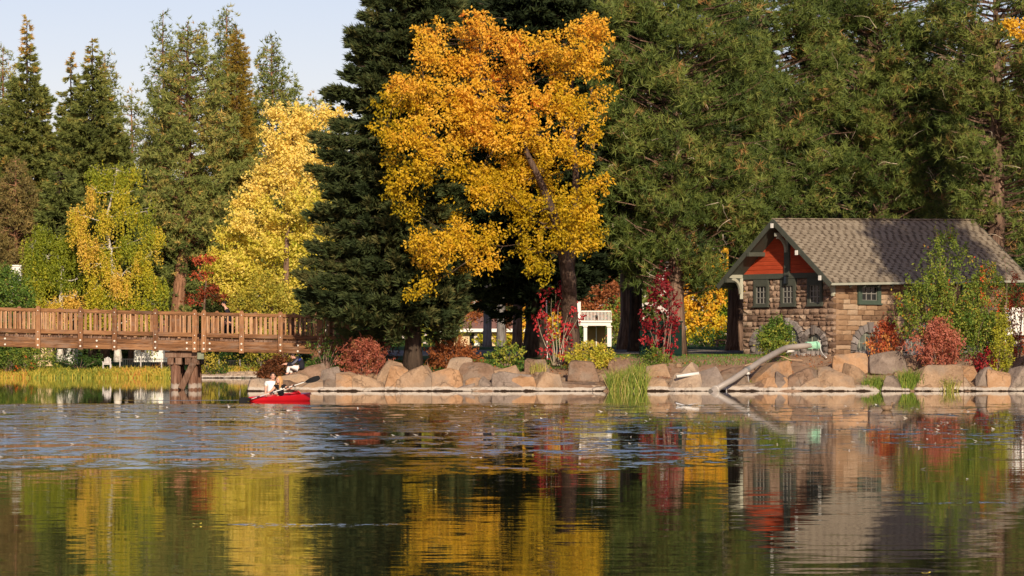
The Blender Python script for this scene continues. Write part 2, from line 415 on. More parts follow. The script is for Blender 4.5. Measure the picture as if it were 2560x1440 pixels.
# the kayak's wake, a thin disturbed line behind its stern
wk_y = m.math('ABSOLUTE', m.math('SUBTRACT', sx.outputs[1], m.math('ADD', 111.6, m.math('MULTIPLY', m.math('SUBTRACT', m.noise(m.scale(pos, (0.5, 0.01, 1)), 1.0, 2), 0.5), 2.0))))
w1 = m.node('ShaderNodeMapRange', interpolation_type='SMOOTHSTEP'); m.set(w1.inputs[0], wk_y); w1.inputs[1].default_value = 1.1; w1.inputs[2].default_value = 0.5
w2 = m.node('ShaderNodeMapRange', interpolation_type='SMOOTHSTEP'); m.set(w2.inputs[0], sx.outputs[0]); w2.inputs[1].default_value = -13.5; w2.inputs[2].default_value = -11
w3 = m.node('ShaderNodeMapRange', interpolation_type='SMOOTHSTEP'); m.set(w3.inputs[0], sx.outputs[0]); w3.inputs[1].default_value = -8.3; w3.inputs[2].default_value = -9.0
rip = m.math('MAXIMUM', rip, m.math('MULTIPLY', m.math('MULTIPLY', w1.outputs[0], w2.outputs[0]), m.math('MULTIPLY', w3.outputs[0], 1.6)))
for (y0_, hw_, x0_, x1_, st__) in ((24.8, 0.3, -2.3, -0.6, 0.9), (35.2, 0.4, -6.2, -3.4, 0.5), (28.7, 0.28, 3.2, 4.7, 0.5)):
    wy_ = m.math('ABSOLUTE', m.math('SUBTRACT', sx.outputs[1], m.math('ADD', y0_, m.math('MULTIPLY', m.math('SUBTRACT', m.noise(m.scale(pos, (3.0, 1.2, 1)), 1.0, 5, 0.7), 0.5), 1.6))))
    g1 = m.node('ShaderNodeMapRange', interpolation_type='SMOOTHSTEP'); m.set(g1.inputs[0], wy_); g1.inputs[1].default_value = hw_; g1.inputs[2].default_value = hw_ * 0.2
    xm_ = m.math('ABSOLUTE', m.math('SUBTRACT', sx.outputs[0], (x0_ + x1_) / 2))
    g2 = m.node('ShaderNodeMapRange', interpolation_type='SMOOTHSTEP'); m.set(g2.inputs[0], xm_); g2.inputs[1].default_value = (x1_ - x0_) / 2; g2.inputs[2].default_value = (x1_ - x0_) / 5
    br_ = m.node('ShaderNodeMapRange', interpolation_type='SMOOTHSTEP'); m.set(br_.inputs[0], m.noise(m.scale(pos, (9.0, 7.0, 1)), 1.0, 4, 0.7)); br_.inputs[1].default_value = 0.46; br_.inputs[2].default_value = 0.60
    rip = m.math('MAXIMUM', rip, m.math('MULTIPLY', m.math('MULTIPLY', m.math('MULTIPLY', g1.outputs[0], g2.outputs[0]), br_.outputs[0]), st__))
chop = m.noise(m.scale(pos, (3.0, 7.0, 1)), 1.0, 3, 0.6, 0.3, out=1)
swell = m.noise(m.scale(pos, (0.5, 3.6, 1)), 1.0, 2, 0.5, 0.5, out=1)
def chan(v):
    q = m.node('ShaderNodeSeparateXYZ'); m.t.links.new(v, q.inputs[0]); return q.outputs
cx, cy = chan(chop)[0], chan(chop)[1]; sy = chan(swell)[1]
biasr = m.node('ShaderNodeMapRange'); m.set(biasr.inputs[0], m.math('DIVIDE', sx.outputs[0], sx.outputs[1])); biasr.inputs[1].default_value = -0.04; biasr.inputs[2].default_value = 0.05; biasr.inputs[3].default_value = 0.05; biasr.inputs[4].default_value = 0.17
nch = m.node('ShaderNodeMapRange'); m.set(nch.inputs[0], sx.outputs[1]); nch.inputs[1].default_value = 75; nch.inputs[2].default_value = 17; nch.inputs[3].default_value = 0.002; nch.inputs[4].default_value = 0.026
amp = m.math('ADD', nch.outputs[0], m.math('MULTIPLY', rip, 0.42))
near = m.node('ShaderNodeMapRange'); m.set(near.inputs[0], sx.outputs[1]); near.inputs[1].default_value = 60; near.inputs[2].default_value = 16
near.inputs[3].default_value = 0.0012; near.inputs[4].default_value = 0.013
nyv = m.math('ADD', m.math('SUBTRACT', m.math('MULTIPLY', m.math('SUBTRACT', cy, 0.5), amp), m.math('MULTIPLY', rip, biasr.outputs[0])), m.math('MULTIPLY', m.math('SUBTRACT', sy, 0.5), near.outputs[0]))
nxv = m.math('MULTIPLY', m.math('MULTIPLY', m.math('SUBTRACT', cx, 0.5), amp), 0.4)
cb = m.node('ShaderNodeCombineXYZ'); m.set(cb.inputs[0], nxv); m.set(cb.inputs[1], nyv); cb.inputs[2].default_value = 1
nrm = m.node('ShaderNodeVectorMath', operation='NORMALIZE'); m.t.links.new(cb.outputs[0], nrm.inputs[0])
b = m.node('ShaderNodeBsdfPrincipled')
b.inputs['Base Color'].default_value = (0.02, 0.022, 0.012, 1); m.set(b.inputs['Roughness'], m.math('ADD', 0.02, m.math('MULTIPLY', rip, 0.1)))
b.inputs['IOR'].default_value = 1.333; b.inputs['Specular IOR Level'].default_value = 0.5
m.t.links.new(nrm.outputs[0], b.inputs['Normal'])
M['water'] = m.done(b.outputs[0])
w = MB(); w.add([(-300, -8, 0), (300, -8, 0), (300, 330, 0), (-300, 330, 0)], [(0, 1, 2, 3)])
setp(w.obj('water', M['water']), kind='structure')

# ------------------------------------------------------------------ foliage makers
def unit(v): return v / (np.linalg.norm(v, axis=-1, keepdims=True) + 1e-9)
def sprigs(Pn, Dn, k, L, w, spread, tint):
    """k narrow triangles from each point, fanning about its direction"""
    n = len(Pn)
    Pk = np.repeat(Pn, k, 0); Dk = np.repeat(Dn, k, 0); tk = np.repeat(tint, k) + rng.normal(0, 0.06, n * k)
    d = unit(Dk + rng.normal(0, spread, (n * k, 3)))
    s = unit(np.cross(d, rng.normal(0, 1, (n * k, 3)))) * (w / 2) * rng.uniform(0.7, 1.3, (n * k, 1))
    Lk = L * rng.uniform(0.6, 1.15, (n * k, 1))
    V = np.stack([Pk - s, Pk + s, Pk + d * Lk], 1)
    return V, tk
def leaves(Pn, L, w, tint, bias=(0, 0, -0.3)):
    """one pointed quad (two triangles) per leaf"""
    n = len(Pn)
    d = unit(rng.normal(0, 1, (n, 3)) + np.array(bias))
    s = unit(np.cross(d, rng.normal(0, 1, (n, 3)))) * (w / 2)
    Ls = L * rng.uniform(0.7, 1.3, (n, 1))
    nn = np.cross(d, s); nn = unit(nn) * w * 0.12
    a = Pn; b = Pn + d * Ls * 0.45 + s + nn; c = Pn + d * Ls; e = Pn + d * Ls * 0.45 - s + nn
    V = np.concatenate([np.stack([a, b, c], 1), np.stack([a, c, e], 1)], 0)
    return V, np.concatenate([tint, tint])
def limb_pts(a, b, sag=0.0, n=5, wob=0.08):
    a = Vector(a); b = Vector(b); L = (b - a).length; out = []
    ph = [random.uniform(0, 6.3) for _ in range(3)]
    for i in range(n):
        t = i / (n - 1)
        p = a.lerp(b, t)
        w_ = wob * L * math.sin(math.pi * t)
        p += Vector((math.sin(3 * t + ph[0]) * w_, math.sin(3 * t + ph[1]) * w_, math.sin(3 * t + ph[2]) * w_ * 0.5 + sag * L * math.sin(math.pi * t)))
        out.append(p)
    return out

def conifer(name, label, px, D, prof, kind='spruce', mat='spruce', bark='bark_dark', trunk_r=0.35, nb=220, dens=1.0, basepy=None,
            k=6, L=0.3, w=0.05, tb=0.5, tier=0.0, group=None, trunk_px=None, tip=None, dead=0, gap=0.0, flat=0.55):
    """prof: rows of (picture row, left, right) from the tip down; read as sizes at this tree's own distance"""
    prof = [(p[0] * (0.2 if p[0] < 0 else 1.0), p[1], p[2]) for p in sorted(prof)]
    zs = np.array([Z(p[0], D) for p in prof])[::-1]
    rl = np.array([(px - p[1]) * D / F for p in prof])[::-1]
    rr = np.array([(p[2] - px) * D / F for p in prof])[::-1]
    x0 = X(px, D); zb = gzf(x0, D) if basepy is None else min(Z(basepy, D), gzf(X(px if trunk_px is None else trunk_px, D), D))
    if trunk_px is None: trunk_px = px
    xb = X(trunk_px, D)
    root = thing(name, label, 'tree', (xb, D, zb), group)
    ztop, zbot = zs[-1], zs[0]
    tr = MB(); pts = []; rd = []
    for i in range(12):
        t = i / 11
        pts.append(Vector((xb + (x0 - xb) * min(1, t * 2) + 0.05 * math.sin(i * 1.7), D + 0.05 * math.cos(i * 2.1), zb - 0.3 + (ztop - 0.2 - zb + 0.3) * t)))
        rd.append(trunk_r * (1 - t) ** 0.8 * (1.45 if i == 0 else 1.0) + 0.02)
    tr.tube(pts, rd, 9)
    tr.obj('trunk', M[bark], root, smooth=True)
    zz = np.linspace(zbot, ztop, 200); Rm = (np.interp(zz, zs, rl) + np.interp(zz, zs, rr)) / 2
    pdf = np.clip(Rm, 0.05, None) ** 0.8 + 0.25; cdf = np.cumsum(pdf); cdf /= cdf[-1]
    Ps, Ds, Ts = [], [], []
    limbs = MB(); twigs = MB()
    for b_ in range(nb):
        u = (b_ + rng.uniform(0, 1)) / nb
        z = float(np.interp(u, cdf, zz))
        az = b_ * 2.39996 + rng.uniform(-0.4, 0.4)
        ca, sa = math.cos(az), math.sin(az)
        if tier: z = (math.floor(z / tier) + 0.5) * tier + 0.25 * tier * math.sin(3 * az + z) + rng.uniform(-0.1, 0.1) * tier
        r1 = float(np.interp(z, zs, rl)); r2 = float(np.interp(z, zs, rr))
        rside = r1 if ca < 0 else r2
        rad = math.sqrt((rside * ca) ** 2 + (((r1 + r2) / 2) * sa) ** 2)
        if rad < 0.12: rad = 0.12
        if kind == 'spruce': Lb = rad * rng.uniform(0.82, 1.1); e0, sag = 0.22, -0.10
        elif kind == 'cedar': Lb = rad * rng.uniform(0.8, 1.1); e0, sag = 0.10, 0.10
        else: Lb = rad * rng.uniform(0.6, 1.08); e0, sag = -0.22, -0.02
        if gap and rng.uniform() < gap: continue
        h = np.array([ca, sa, 0.0]); side = np.array([-sa, ca, 0.0])
        zt = z
        def path(t):
            t = np.asarray(t)[..., None]
            return np.array([x0, D, zt]) + h * (Lb * t) + np.array([0, 0, 1.0]) * (Lb * (e0 * (1 - t) + sag * 4 * t * (1 - t)))
        bt = float(np.clip(tb + rng.normal(0, 0.12), 0.05, 0.95))
        if tip is not None: bt = float(np.clip(bt + tip * sstep(0.72, 1.0, (z - zbot) / (ztop - zbot)), 0, 1))
        if Lb > 0.5:
            tt = np.linspace(0, 0.9, 5)
            pp = path(tt)
            pp = pp + rng.normal(0, 0.05 * Lb, pp.shape) * np.array([0.6, 0.6, 0.5]) * (tt > 0)[:, None]
            limbs.tube(pp, [max(0.01, trunk_r * 0.12 * (1 - q_) + 0.01) for q_ in tt], 3, cap=False)
        if kind == 'pine':
            nc = max(2, int(Lb * 3.4 * dens))
            tc = rng.uniform(0.25, 1.0, nc) ** 0.65
            hw = (0.34 * Lb * (1.05 - tc) ** 0.7 + 0.12)
            cc = path(tc) + side * (rng.uniform(-1, 1, nc) * hw)[:, None] + np.array([0, 0, 1.0]) * (rng.normal(0.1, 0.22, nc) * (0.4 + hw))[:, None]
            fld = np.sin(1.7 * cc[:, 0] + 1.4 * np.sin(0.9 * cc[:, 2] + px)) + np.sin(2.2 * cc[:, 2] + 0.8 * cc[:, 0]) + np.sin(1.5 * cc[:, 1] + 0.7 * cc[:, 2])
            keep = fld + rng.normal(0, 0.35, nc) > (-0.55 if D < 200 else -1.9)
            cc = cc[keep]; nc = len(cc); fld = fld[keep]
            if nc == 0: continue
            nt = 3
            cp = np.repeat(cc, nt, 0) + rng.normal(0, 0.05 if nt == 1 else 0.26, (nc * nt, 3)) * np.array([1, 1, 0.7])
            Ps.append(cp)
            Ds.append(unit(h * 0.5 + np.array([0, 0, 0.55]) + rng.normal(0, 0.5, (nc * nt, 3))))
            ct = np.clip(bt + rng.normal(0, 0.12, nc) + (0.12 if D < 200 else 0.06) * fld, 0, 0.84)
            ct = np.where(rng.uniform(size=nc) < 0.016, 0.98, ct)
            Ts.append(np.clip(np.repeat(ct, nt) + rng.normal(0, 0.07, nc * nt) * (np.repeat(ct, nt) < 0.95), 0, 1))
        else:
            n = int((10 + 34 * Lb ** 1.35) * dens)
            t = rng.uniform(0.06, 1.0, n) ** 0.62
            hw = 0.30 * Lb * (1.0 - t) ** 0.75 + 0.06
            sd = rng.uniform(-1, 1, n)
            if kind == 'cedar': drop = rng.exponential(0.38, n)
            else: drop = rng.exponential(0.11, n) + 0.10 * np.abs(sd) * hw
            p = path(t) + side * (sd * hw)[:, None] - np.array([0, 0, 1.0]) * drop[:, None]
            p += rng.normal(0, 0.05, (n, 3))
            dn = h * 0.75 + side[None, :] * (sd * 0.75)[:, None] + np.array([0, 0, -0.15 if kind == 'spruce' else -0.95])
            dn[:, 2] += 0.55 * (t > 0.85)
            Ps.append(p); Ds.append(unit(dn)); Ts.append(np.clip(bt + rng.normal(0, 0.1, n) + 0.12 * (t - 0.5), 0, 1))
    for _ in range(dead):
        z = rng.uniform(zbot, zbot + 0.75 * (ztop - zbot)); az = rng.uniform(-2.6, -0.5)
        rad = float(np.interp(z, zs, (rl + rr) / 2)) * rng.uniform(0.75, 1.0)
        a = Vector((x0 + rad * math.cos(az), D + rad * math.sin(az), z)); bq = a + Vector((rng.normal(0, 0.5), rng.normal(-0.1, 0.2), rng.normal(-0.15, 0.4)))
        twigs.tube(limb_pts(a, bq, 0.1, 5, 0.15), [0.022, 0.018, 0.015, 0.01, 0.006], 3, cap=False)
    Pn = np.concatenate(Ps); Dn = np.concatenate(Ds); Tn = np.concatenate(Ts)
    sp = 0.85 if kind == 'pine' else 0.32
    V, tk = sprigs(Pn, Dn, k, L, w, sp, Tn)
    link('crown', tri_mesh('crown', V, tk, M[mat]), root)
    if limbs.v: limbs.obj('limbs', M[bark], root, kind='stuff')
    if twigs.v: twigs.obj('dead_twigs', M['deadtwig'], root, kind='stuff')
    return root

def broadleaf(name, label, D, trunk, lobes, mat, bark='bark_brown', leaf=(0.17, 0.1), dens=1.0, clump=0.34, group=None, cat='tree',
              tb=0.5, limb_r=0.07, weep=0.0, tvar=0.1, bias=(0, 0, -0.3), twig=True, base=None, perclump=26, shell=0.5, hgrad=0.0, spray=0.0):
    """trunk: rows (px, py, depth offset, radius m) from the foot up; lobes: (px, py, rx px, ry px, depth offset m[, tint])"""
    sc = D / F
    T = [(P(p[0], p[1], D + p[2]), p[3]) for p in trunk]
    foot = T[0][0].copy()
    if base is not None: foot.z = base
    root = thing(name, label, cat, foot, group)
    tr = MB()
    n_ = []
    for i in range(len(T) - 1):
        for j in range(4):
            n_.append((T[i][0].lerp(T[i + 1][0], j / 4), T[i][1] + (T[i + 1][1] - T[i][1]) * j / 4))
    n_.append(T[-1])
    pts = [a for a, _ in n_]; rd = [r for _, r in n_]
    if len(pts) > 2 and rd[0] > 0.12: rd[0] *= 1.35
    tr.tube(pts, rd, 8)
    tr.obj('trunk', M[bark], root, smooth=True)
    limbs = MB(); Ps, Ts, St = [], [], []
    fn_ = list(zip(pts, rd))
    def _dist(lb): q = P(lb[0], lb[1], D + lb[4]); return min((q - p).length for p in pts)
    for lb in sorted(lobes, key=_dist):
        px, py, rx, ry, dd = lb[:5]; lt = lb[5] if len(lb) > 5 else tb
        c = np.array(P(px, py, D + dd)); ax, az_ = rx * sc, ry * sc; ay = (ax + az_) / 2
        cv = Vector(c)
        best, jd = min(fn_, key=lambda q: (q[0] - cv).length + max(0, q[0].z - cv.z) * 0.9)
        lr = max(0.018, min(limb_r, jd * 0.72))
        lp = limb_pts(best, cv - Vector((0, 0, az_ * 0.25)), -0.03, 7, 0.10)
        limbs.tube(lp, [lr + (lr * 0.45 - lr) * i / 6 for i in range(7)], 5, cap=False)
        fn_.append((lp[-1], lr * 0.6)); fn_.append((lp[3], lr * 0.8))
        nc = max(4, int(dens * 4.2 * (ax * ay + ax * az_ + ay * az_) / 3 / (clump * clump * 1.4)))
        u = unit(rng.normal(0, 1, (nc, 3))); rr_ = rng.uniform(shell, 1.0, (nc, 1)) ** 0.6
        cc = c + u * rr_ * np.array([ax, ay, az_]) * rng.uniform(0.86, 1.1, (nc, 1))
        if D < 200 and cat == 'tree':
            fl_ = np.sin(2.6 * cc[:, 0] + 1.3 * np.sin(1.9 * cc[:, 2])) + np.sin(2.9 * cc[:, 2] + 1.1 * cc[:, 0]) + 0.6 * np.sin(2.2 * cc[:, 1])
            cc = cc[fl_ + rng.normal(0, 0.3, nc) > -1.2]; nc = len(cc)
            if nc < 2: continue
        if weep > 0:
            fl_ = np.sin(2.4 * cc[:, 0] + 1.5 * np.sin(1.3 * cc[:, 2])) + np.sin(1.7 * cc[:, 2] + 2.0 * cc[:, 0]) + 0.5 * np.sin(2.7 * cc[:, 1])
            cc = cc[fl_ + rng.normal(0, 0.25, nc) > -0.35]; nc = len(cc)
            if nc < 2: continue
        if spray > 1:
            fl_ = np.sin(1.5 * cc[:, 0] + 1.3 * np.sin(1.1 * cc[:, 2])) + np.sin(1.9 * cc[:, 2] + 1.2 * cc[:, 0]) + 0.6 * np.sin(1.7 * cc[:, 1])
            cc = cc[fl_ + rng.normal(0, 0.3, nc) > -1.05]; nc = len(cc)
            if nc < 2: continue
        ct = lt + (0.08 if weep > 0 else 0.0) + rng.normal(0, tvar, nc) + hgrad * (cc[:, 2] - c[2])
        npc = int(perclump)
        pp = np.repeat(cc, npc, 0) + rng.normal(0, clump * 0.55, (nc * npc, 3)) * np.array([1, 1, 0.75])
        if spray > 0:
            ax0 = np.array([T[len(T) // 2][0].x, D, c[2] - az_ * 0.6])
            sd_ = unit(unit(cc - ax0) + np.array([0, 0, 0.35]) + rng.normal(0, 0.45, (nc, 3)))
            al = rng.uniform(-0.3, 1.0, nc * npc); fat = clump * 0.5 * (1.15 - np.clip(al, 0, 1))
            pp = np.repeat(cc, npc, 0) + np.repeat(sd_, npc, 0) * (al * spray)[:, None] + rng.normal(0, 1, (nc * npc, 3)) * fat[:, None]
        if weep > 0:
            dr = rng.uniform(0, 1, nc * npc); ln = np.repeat(rng.uniform(0.4, 1.0, nc), npc) * weep
            th = np.repeat(cc, npc, 0)
            # hanging strands: a few strands per clump
            sid = rng.integers(0, 3, nc * npc)
            so_ = rng.normal(0, clump * 0.6, (nc * 4, 3))
            off = so_[np.repeat(np.arange(nc), npc) * 4 + sid]
            pp = th + off + np.stack([rng.normal(0, 0.035, nc * npc), rng.normal(0, 0.035, nc * npc), -dr * ln], 1)
        Ps.append(pp); Ts.append(np.repeat(ct, npc) + rng.normal(0, 0.06, nc * npc))
        if twig:
            for q_ in range(min(nc, max(3, int(ax * 5)))):
                e = Vector(cc[rng.integers(0, nc)])
                limbs.tube(limb_pts(cv, e, 0.05, 4, 0.12), [lr * 0.3, lr * 0.22, lr * 0.14, 0.008], 3, cap=False)
    Pn = np.concatenate(Ps); Tn = np.concatenate(Ts)
    V, tk = leaves(Pn, leaf[0], leaf[1], Tn, bias)
    link('crown' if cat == 'tree' else 'foliage', tri_mesh('crown', V, tk, M[mat]), root)
    limbs.obj('limbs', M[bark], root, kind='stuff')
    return root

def bush(name, label, px, py0, py1, w, D, mat, leaf=(0.09, 0.055), dens=1.0, tb=0.5, bias=(0, 0, -0.2), clump=0.13, stems=7, nl=7, bark='twig', group=None,
         cat='shrub', seed=None, upright=0.0, per=16, tvar=0.18, hgrad=0.0):
    """a shrub from row py0 (top) to py1 (foot), w px wide"""
    sc = D / F; x0 = X(px, D); zb = Z(py1, D); hh = (py1 - py0) * sc; hw = w * sc / 2
    root = thing(name, label, cat, (x0, D, zb), group)
    st = MB(); tips = []
    for i in range(stems):
        a = (i + rng.uniform(-.3, .3)) / max(1, stems - 1) * 2 - 1 if stems > 1 else 0.0
        e = Vector((x0 + a * hw * 0.75, D + rng.uniform(-0.6, 0.6) * hw, zb + hh * (0.92 - 0.35 * abs(a)) * rng.uniform(0.8, 1.05)))
        b0 = Vector((x0 + a * hw * 0.15, D + rng.normal(0, 0.05), zb - 0.15))
        lp = limb_pts(b0, e, 0.06, 6, 0.06)
        st.tube(lp, [0.028, 0.024, 0.02, 0.016, 0.011, 0.007], 4, cap=False)
        tips += lp[2:]
    st.obj('stems', M[bark], root, kind='stuff')
    Ps, Ts = [], []
    nc = int(max(6, dens * 1.1 * (hh * hw * 2.2 + 0.2) / (clump ** 2) * 0.55))
    th = rng.uniform(0, 2 * math.pi, nc); u = rng.uniform(0.03, 1, nc); rad = rng.uniform(0.25, 1, nc) ** 0.6
    prof = np.sin(np.pi * np.clip(u * 0.82 + 0.12, 0, 1)) ** 0.6
    lump = 1 + 0.26 * np.sin(th * 3 + u * 7 + px) + 0.2 * np.sin(th * 5 + px * 3 + u * 4)
    cc = np.stack([x0 + np.cos(th) * rad * hw * prof * lump, D + np.sin(th) * rad * hw * 0.8 * prof * lump, zb + u * hh * (1 - 0.22 * (np.cos(th) * rad) ** 2)], 1)
    ti = rng.integers(0, len(tips), nc // 3)
    cc = np.concatenate([cc, np.array([tuple(tips[i]) for i in ti]).reshape(-1, 3) + rng.normal(0, clump * 0.4, (len(ti), 3))])
    nc = len(cc)
    ct = tb + rng.normal(0, tvar, nc) + hgrad * ((cc[:, 2] - zb) / hh - 0.5)
    sd_ = unit(unit(cc - np.array([x0, D, zb - 0.2 * hh])) + rng.normal(0, 0.35, (nc, 3)))
    al = rng.uniform(-0.4, 1.0, nc * per); lnv = np.repeat(rng.uniform(0.8, 3.6, nc), per) * clump
    pp = np.repeat(cc, per, 0) + np.repeat(sd_, per, 0) * (al * lnv)[:, None] + rng.normal(0, 1, (nc * per, 3)) * (clump * 0.42 * (1.2 - np.clip(al, 0, 1)))[:, None]
    pp[:, 2] = np.maximum(pp[:, 2], zb - 0.05)
    V, tk = leaves(pp, leaf[0], leaf[1], np.repeat(ct, per) + rng.normal(0, 0.07, nc * per), bias)
    link('foliage', tri_mesh('foliage', V, tk, M[mat]), root)
    return root

def blades(x, y, z, hgt, n, spread, w=0.02, lean=0.5, tb=0.5, tv=0.2):
    """arching grass blades, two quads and a tip each"""
    bx = x + np.clip(rng.normal(0, 1, n), -1.6, 1.6) * spread; by = y + np.clip(rng.normal(0, 1, n), -1.6, 1.6) * spread
    bz = np.full(n, z) if np.isscalar(z) else z
    az = rng.uniform(0, 2 * math.pi, n); ln = rng.uniform(0.15, 1, n) * lean
    hh = hgt * rng.uniform(0.55, 1.1, n)
    d = np.stack([np.cos(az), np.sin(az), np.zeros(n)], 1)
    fw = unit(np.stack([rng.normal(0, 1, n), rng.normal(0, 0.35, n), np.zeros(n)], 1)) * (w / 2)
    b = np.stack([bx, by, bz], 1)
    up = np.array([0, 0, 1.0])
    p1 = b + d * (ln * hh * 0.25)[:, None] + up * (hh * 0.6)[:, None]
    p2 = b + d * (ln * hh * 0.9)[:, None] + up * (hh * (1 - 0.3 * ln))[:, None]
    V = np.concatenate([np.stack([b - fw, b + fw, p1 + fw * 0.8], 1), np.stack([b - fw, p1 + fw * 0.8, p1 - fw * 0.8], 1), np.stack([p1 - fw * 0.8, p1 + fw * 0.8, p2], 1)], 0)
    t = np.clip(tb + rng.normal(0, tv, n), 0, 1)
    return V, np.concatenate([t, t, t])

# ------------------------------------------------------------------ stone pump house
M['mortar'] = plain('mortar', (0.15, 0.1, 0.08), 0.95, 0.1, 0.2, 6)
def stone_mat(name, stops, sc=5.0):
    m = NT(name); n = m.noise(m.geo(), sc, 6, 0.7)
    r = m.math('ADD', m.math('MULTIPLY', n, 0.45), m.math('MULTIPLY', m.rnd(), 0.55))
    c = m.ramp(r, stops)
    return m.done(m.pbr(c, 0.92, 0.15, m.bump(m.noise(m.geo(), sc * 4, 5, 0.7), 0.7, 0.03)))
M['rough_stone'] = stone_mat('rough_brown_stone', [(0.2, (0.126, 0.081, 0.0585)), (0.4, (0.234, 0.153, 0.109)), (0.6, (0.315, 0.216, 0.156)), (0.8, (0.405, 0.306, 0.226))])
M['smooth_stone'] = stone_mat('dressed_tan_stone', [(0.22, (0.152, 0.0902, 0.0553)), (0.42, (0.266, 0.162, 0.0935)), (0.6, (0.342, 0.218, 0.132)), (0.8, (0.418, 0.304, 0.208))], 3.0)
M['arch_stone'] = stone_mat('grey_arch_stone', [(0.3, (0.15, 0.125, 0.115)), (0.6, (0.25, 0.22, 0.205)), (0.8, (0.34, 0.30, 0.28))])
M['trim'] = plain('dark_green_trim', (0.068, 0.074, 0.06), 0.6, 0.3, 0.15, 4)
M['win_trim'] = plain('green_window_trim', (0.06, 0.085, 0.062), 0.55, 0.3, 0.15, 4)
M['pale_trim'] = plain('pale_sage_trim', (0.34, 0.34, 0.27), 0.6, 0.3, 0.12, 4)
M['white'] = plain('white_paint', (0.78, 0.76, 0.71), 0.55, 0.3, 0.06, 3)
M['glass'] = plain('dark_window_glass', (0.012, 0.014, 0.016), 0.08, 0.5, 0.2, 2)
M['block'] = plain('grey_arch_glazing', (0.11, 0.12, 0.1), 0.3, 0.5, 0.35, 2.5)
M['muntin'] = plain('grey_muntins', (0.23, 0.22, 0.2), 0.5, 0.3, 0.1, 4)
m = NT('red_boards'); n = m.noise(m.scale(m.geo(), (1.5, 1.5, 9)), 1.0, 5, 0.6)
M['redboard'] = m.done(m.pbr(m.ramp(n, [(0.3, (0.32, 0.045, 0.018)), (0.6, (0.43, 0.066, 0.025)), (0.8, (0.5, 0.09, 0.04))]), 0.7, 0.2, m.bump(n, 0.3, 0.01)))
def shingle_mat(name, src):
    m = NT(name); r = m.rnd() if src == 'r' else m.attr('tint')
    n = m.noise(m.geo(), 0.5, 4, 0.6); n2 = m.noise(m.geo(), 25, 3, 0.7)
    f = m.math('ADD', m.math('MULTIPLY', r, 0.6), m.math('ADD', m.math('MULTIPLY', n, 0.42), m.math('MULTIPLY', n2, 0.15)))
    c = m.ramp(f, [(0.15, (0.065, 0.046, 0.034)), (0.42, (0.115, 0.09, 0.066)), (0.58, (0.185, 0.15, 0.11)), (0.92, (0.27, 0.225, 0.17))])
    return m.done(m.pbr(c, 0.95, 0.1))
M['shing_r'] = shingle_mat('roof_shingles', 'r'); M['shing_t'] = shingle_mat('roof_shingles_joined', 't')

A = R(41); U = Vector((math.cos(A), math.sin(A), 0)); Vv = Vector((-math.sin(A), math.cos(A), 0)); UP = Vector((0, 0, 1))
CX = P(2090, 887, 160); W = 6.3; SL = 12.4; HB = 1.45
def hp(s, t, z): return Vector((CX.x, CX.y, 0)) + U * s + Vv * t + UP * z
house = thing('pump_house', 'low brown stone pump house with shingled gable roof and red gable on the bank', 'house', hp(SL / 2, W / 2, HB))
TILT = 0.026
def zr(s, t): return 8.2 - abs(t - W / 2) * 0.818 + TILT * s
# walls: mortar core
core = MB()
g = 0.10
core.poly([hp(g, W - g, HB), hp(g, g, HB), hp(g, g, 5.5), hp(g, W - g, 5.5)])
core_g = core.obj('wall', M['mortar'], house, label='gable wall of rough squared stones')
core = MB()
core.poly([hp(g, g, HB), hp(SL, g, HB), hp(SL, g, 5.35), hp(g, g, 5.35)])
core.poly([hp(SL, g, HB), hp(SL, W - g, HB), hp(SL, W - g, 5.5), hp(SL, W / 2, 8.3), hp(SL, g, 5.5)])
core.poly([hp(SL, W - g, HB), hp(g, W - g, HB), hp(g, W - g, 5.5), hp(SL, W - g, 5.5)])
core_l = core.obj('wall', M['mortar'], house, label='long wall of smooth dressed stones')

def stone_mesh(name, mat, rough, seed):
    r = np.random.default_rng(seed); n = 4
    vs = []; fs = []
    for j in range(n):
        for i in range(n):
            x = -0.5 + i / (n - 1); z = -0.5 + j / (n - 1)
            ed = (i in (0, n - 1)) + (j in (0, n - 1))
            y = -0.5 + (0.55 if ed else 0.0) * (0.5 if rough else 0.16) + r.uniform(-1, 1) * rough * 0.5
            if ed: y = -0.5 + 0.30 * (1 if rough > 0.1 else 0.3) + r.uniform(-1, 1) * rough * 0.2
            jx = r.uniform(-1, 1) * 0.02 * (ed > 0); jz = r.uniform(-1, 1) * 0.035 * (ed > 0)
            vs.append((x * 0.985 + jx, y, z * 0.97 + jz))
    for j in range(n - 1):
        for i in range(n - 1):
            a = j * n + i; fs.append((a, a + 1, a + 1 + n, a + n))
    ring = [i for i in range(n)] + [j * n + n - 1 for j in range(1, n)] + [(n - 1) * n + i for i in range(n - 2, -1, -1)] + [j * n for j in range(n - 2, 0, -1)]
    base = len(vs)
    for k in ring: vs.append((vs[k][0], 0.5, vs[k][2]))
    L = len(ring)
    for k in range(L):
        k2 = (k + 1) % L; fs.append((ring[k], base + k, base + k2, ring[k2]))
    me = bpy.data.meshes.new(name); me.from_pydata(vs, [], fs); me.materials.append(mat); me.update(); return me
rough_m = [stone_mesh('stone', M['rough_stone'], 0.42, 10 + i) for i in range(8)]
smooth_m = [stone_mesh('stone', M['smooth_stone'], 0.05, 40 + i) for i in range(6)]
archm = [stone_mesh('arch_stone', M['arch_stone'], 0.12, 60 + i) for i in range(3)]
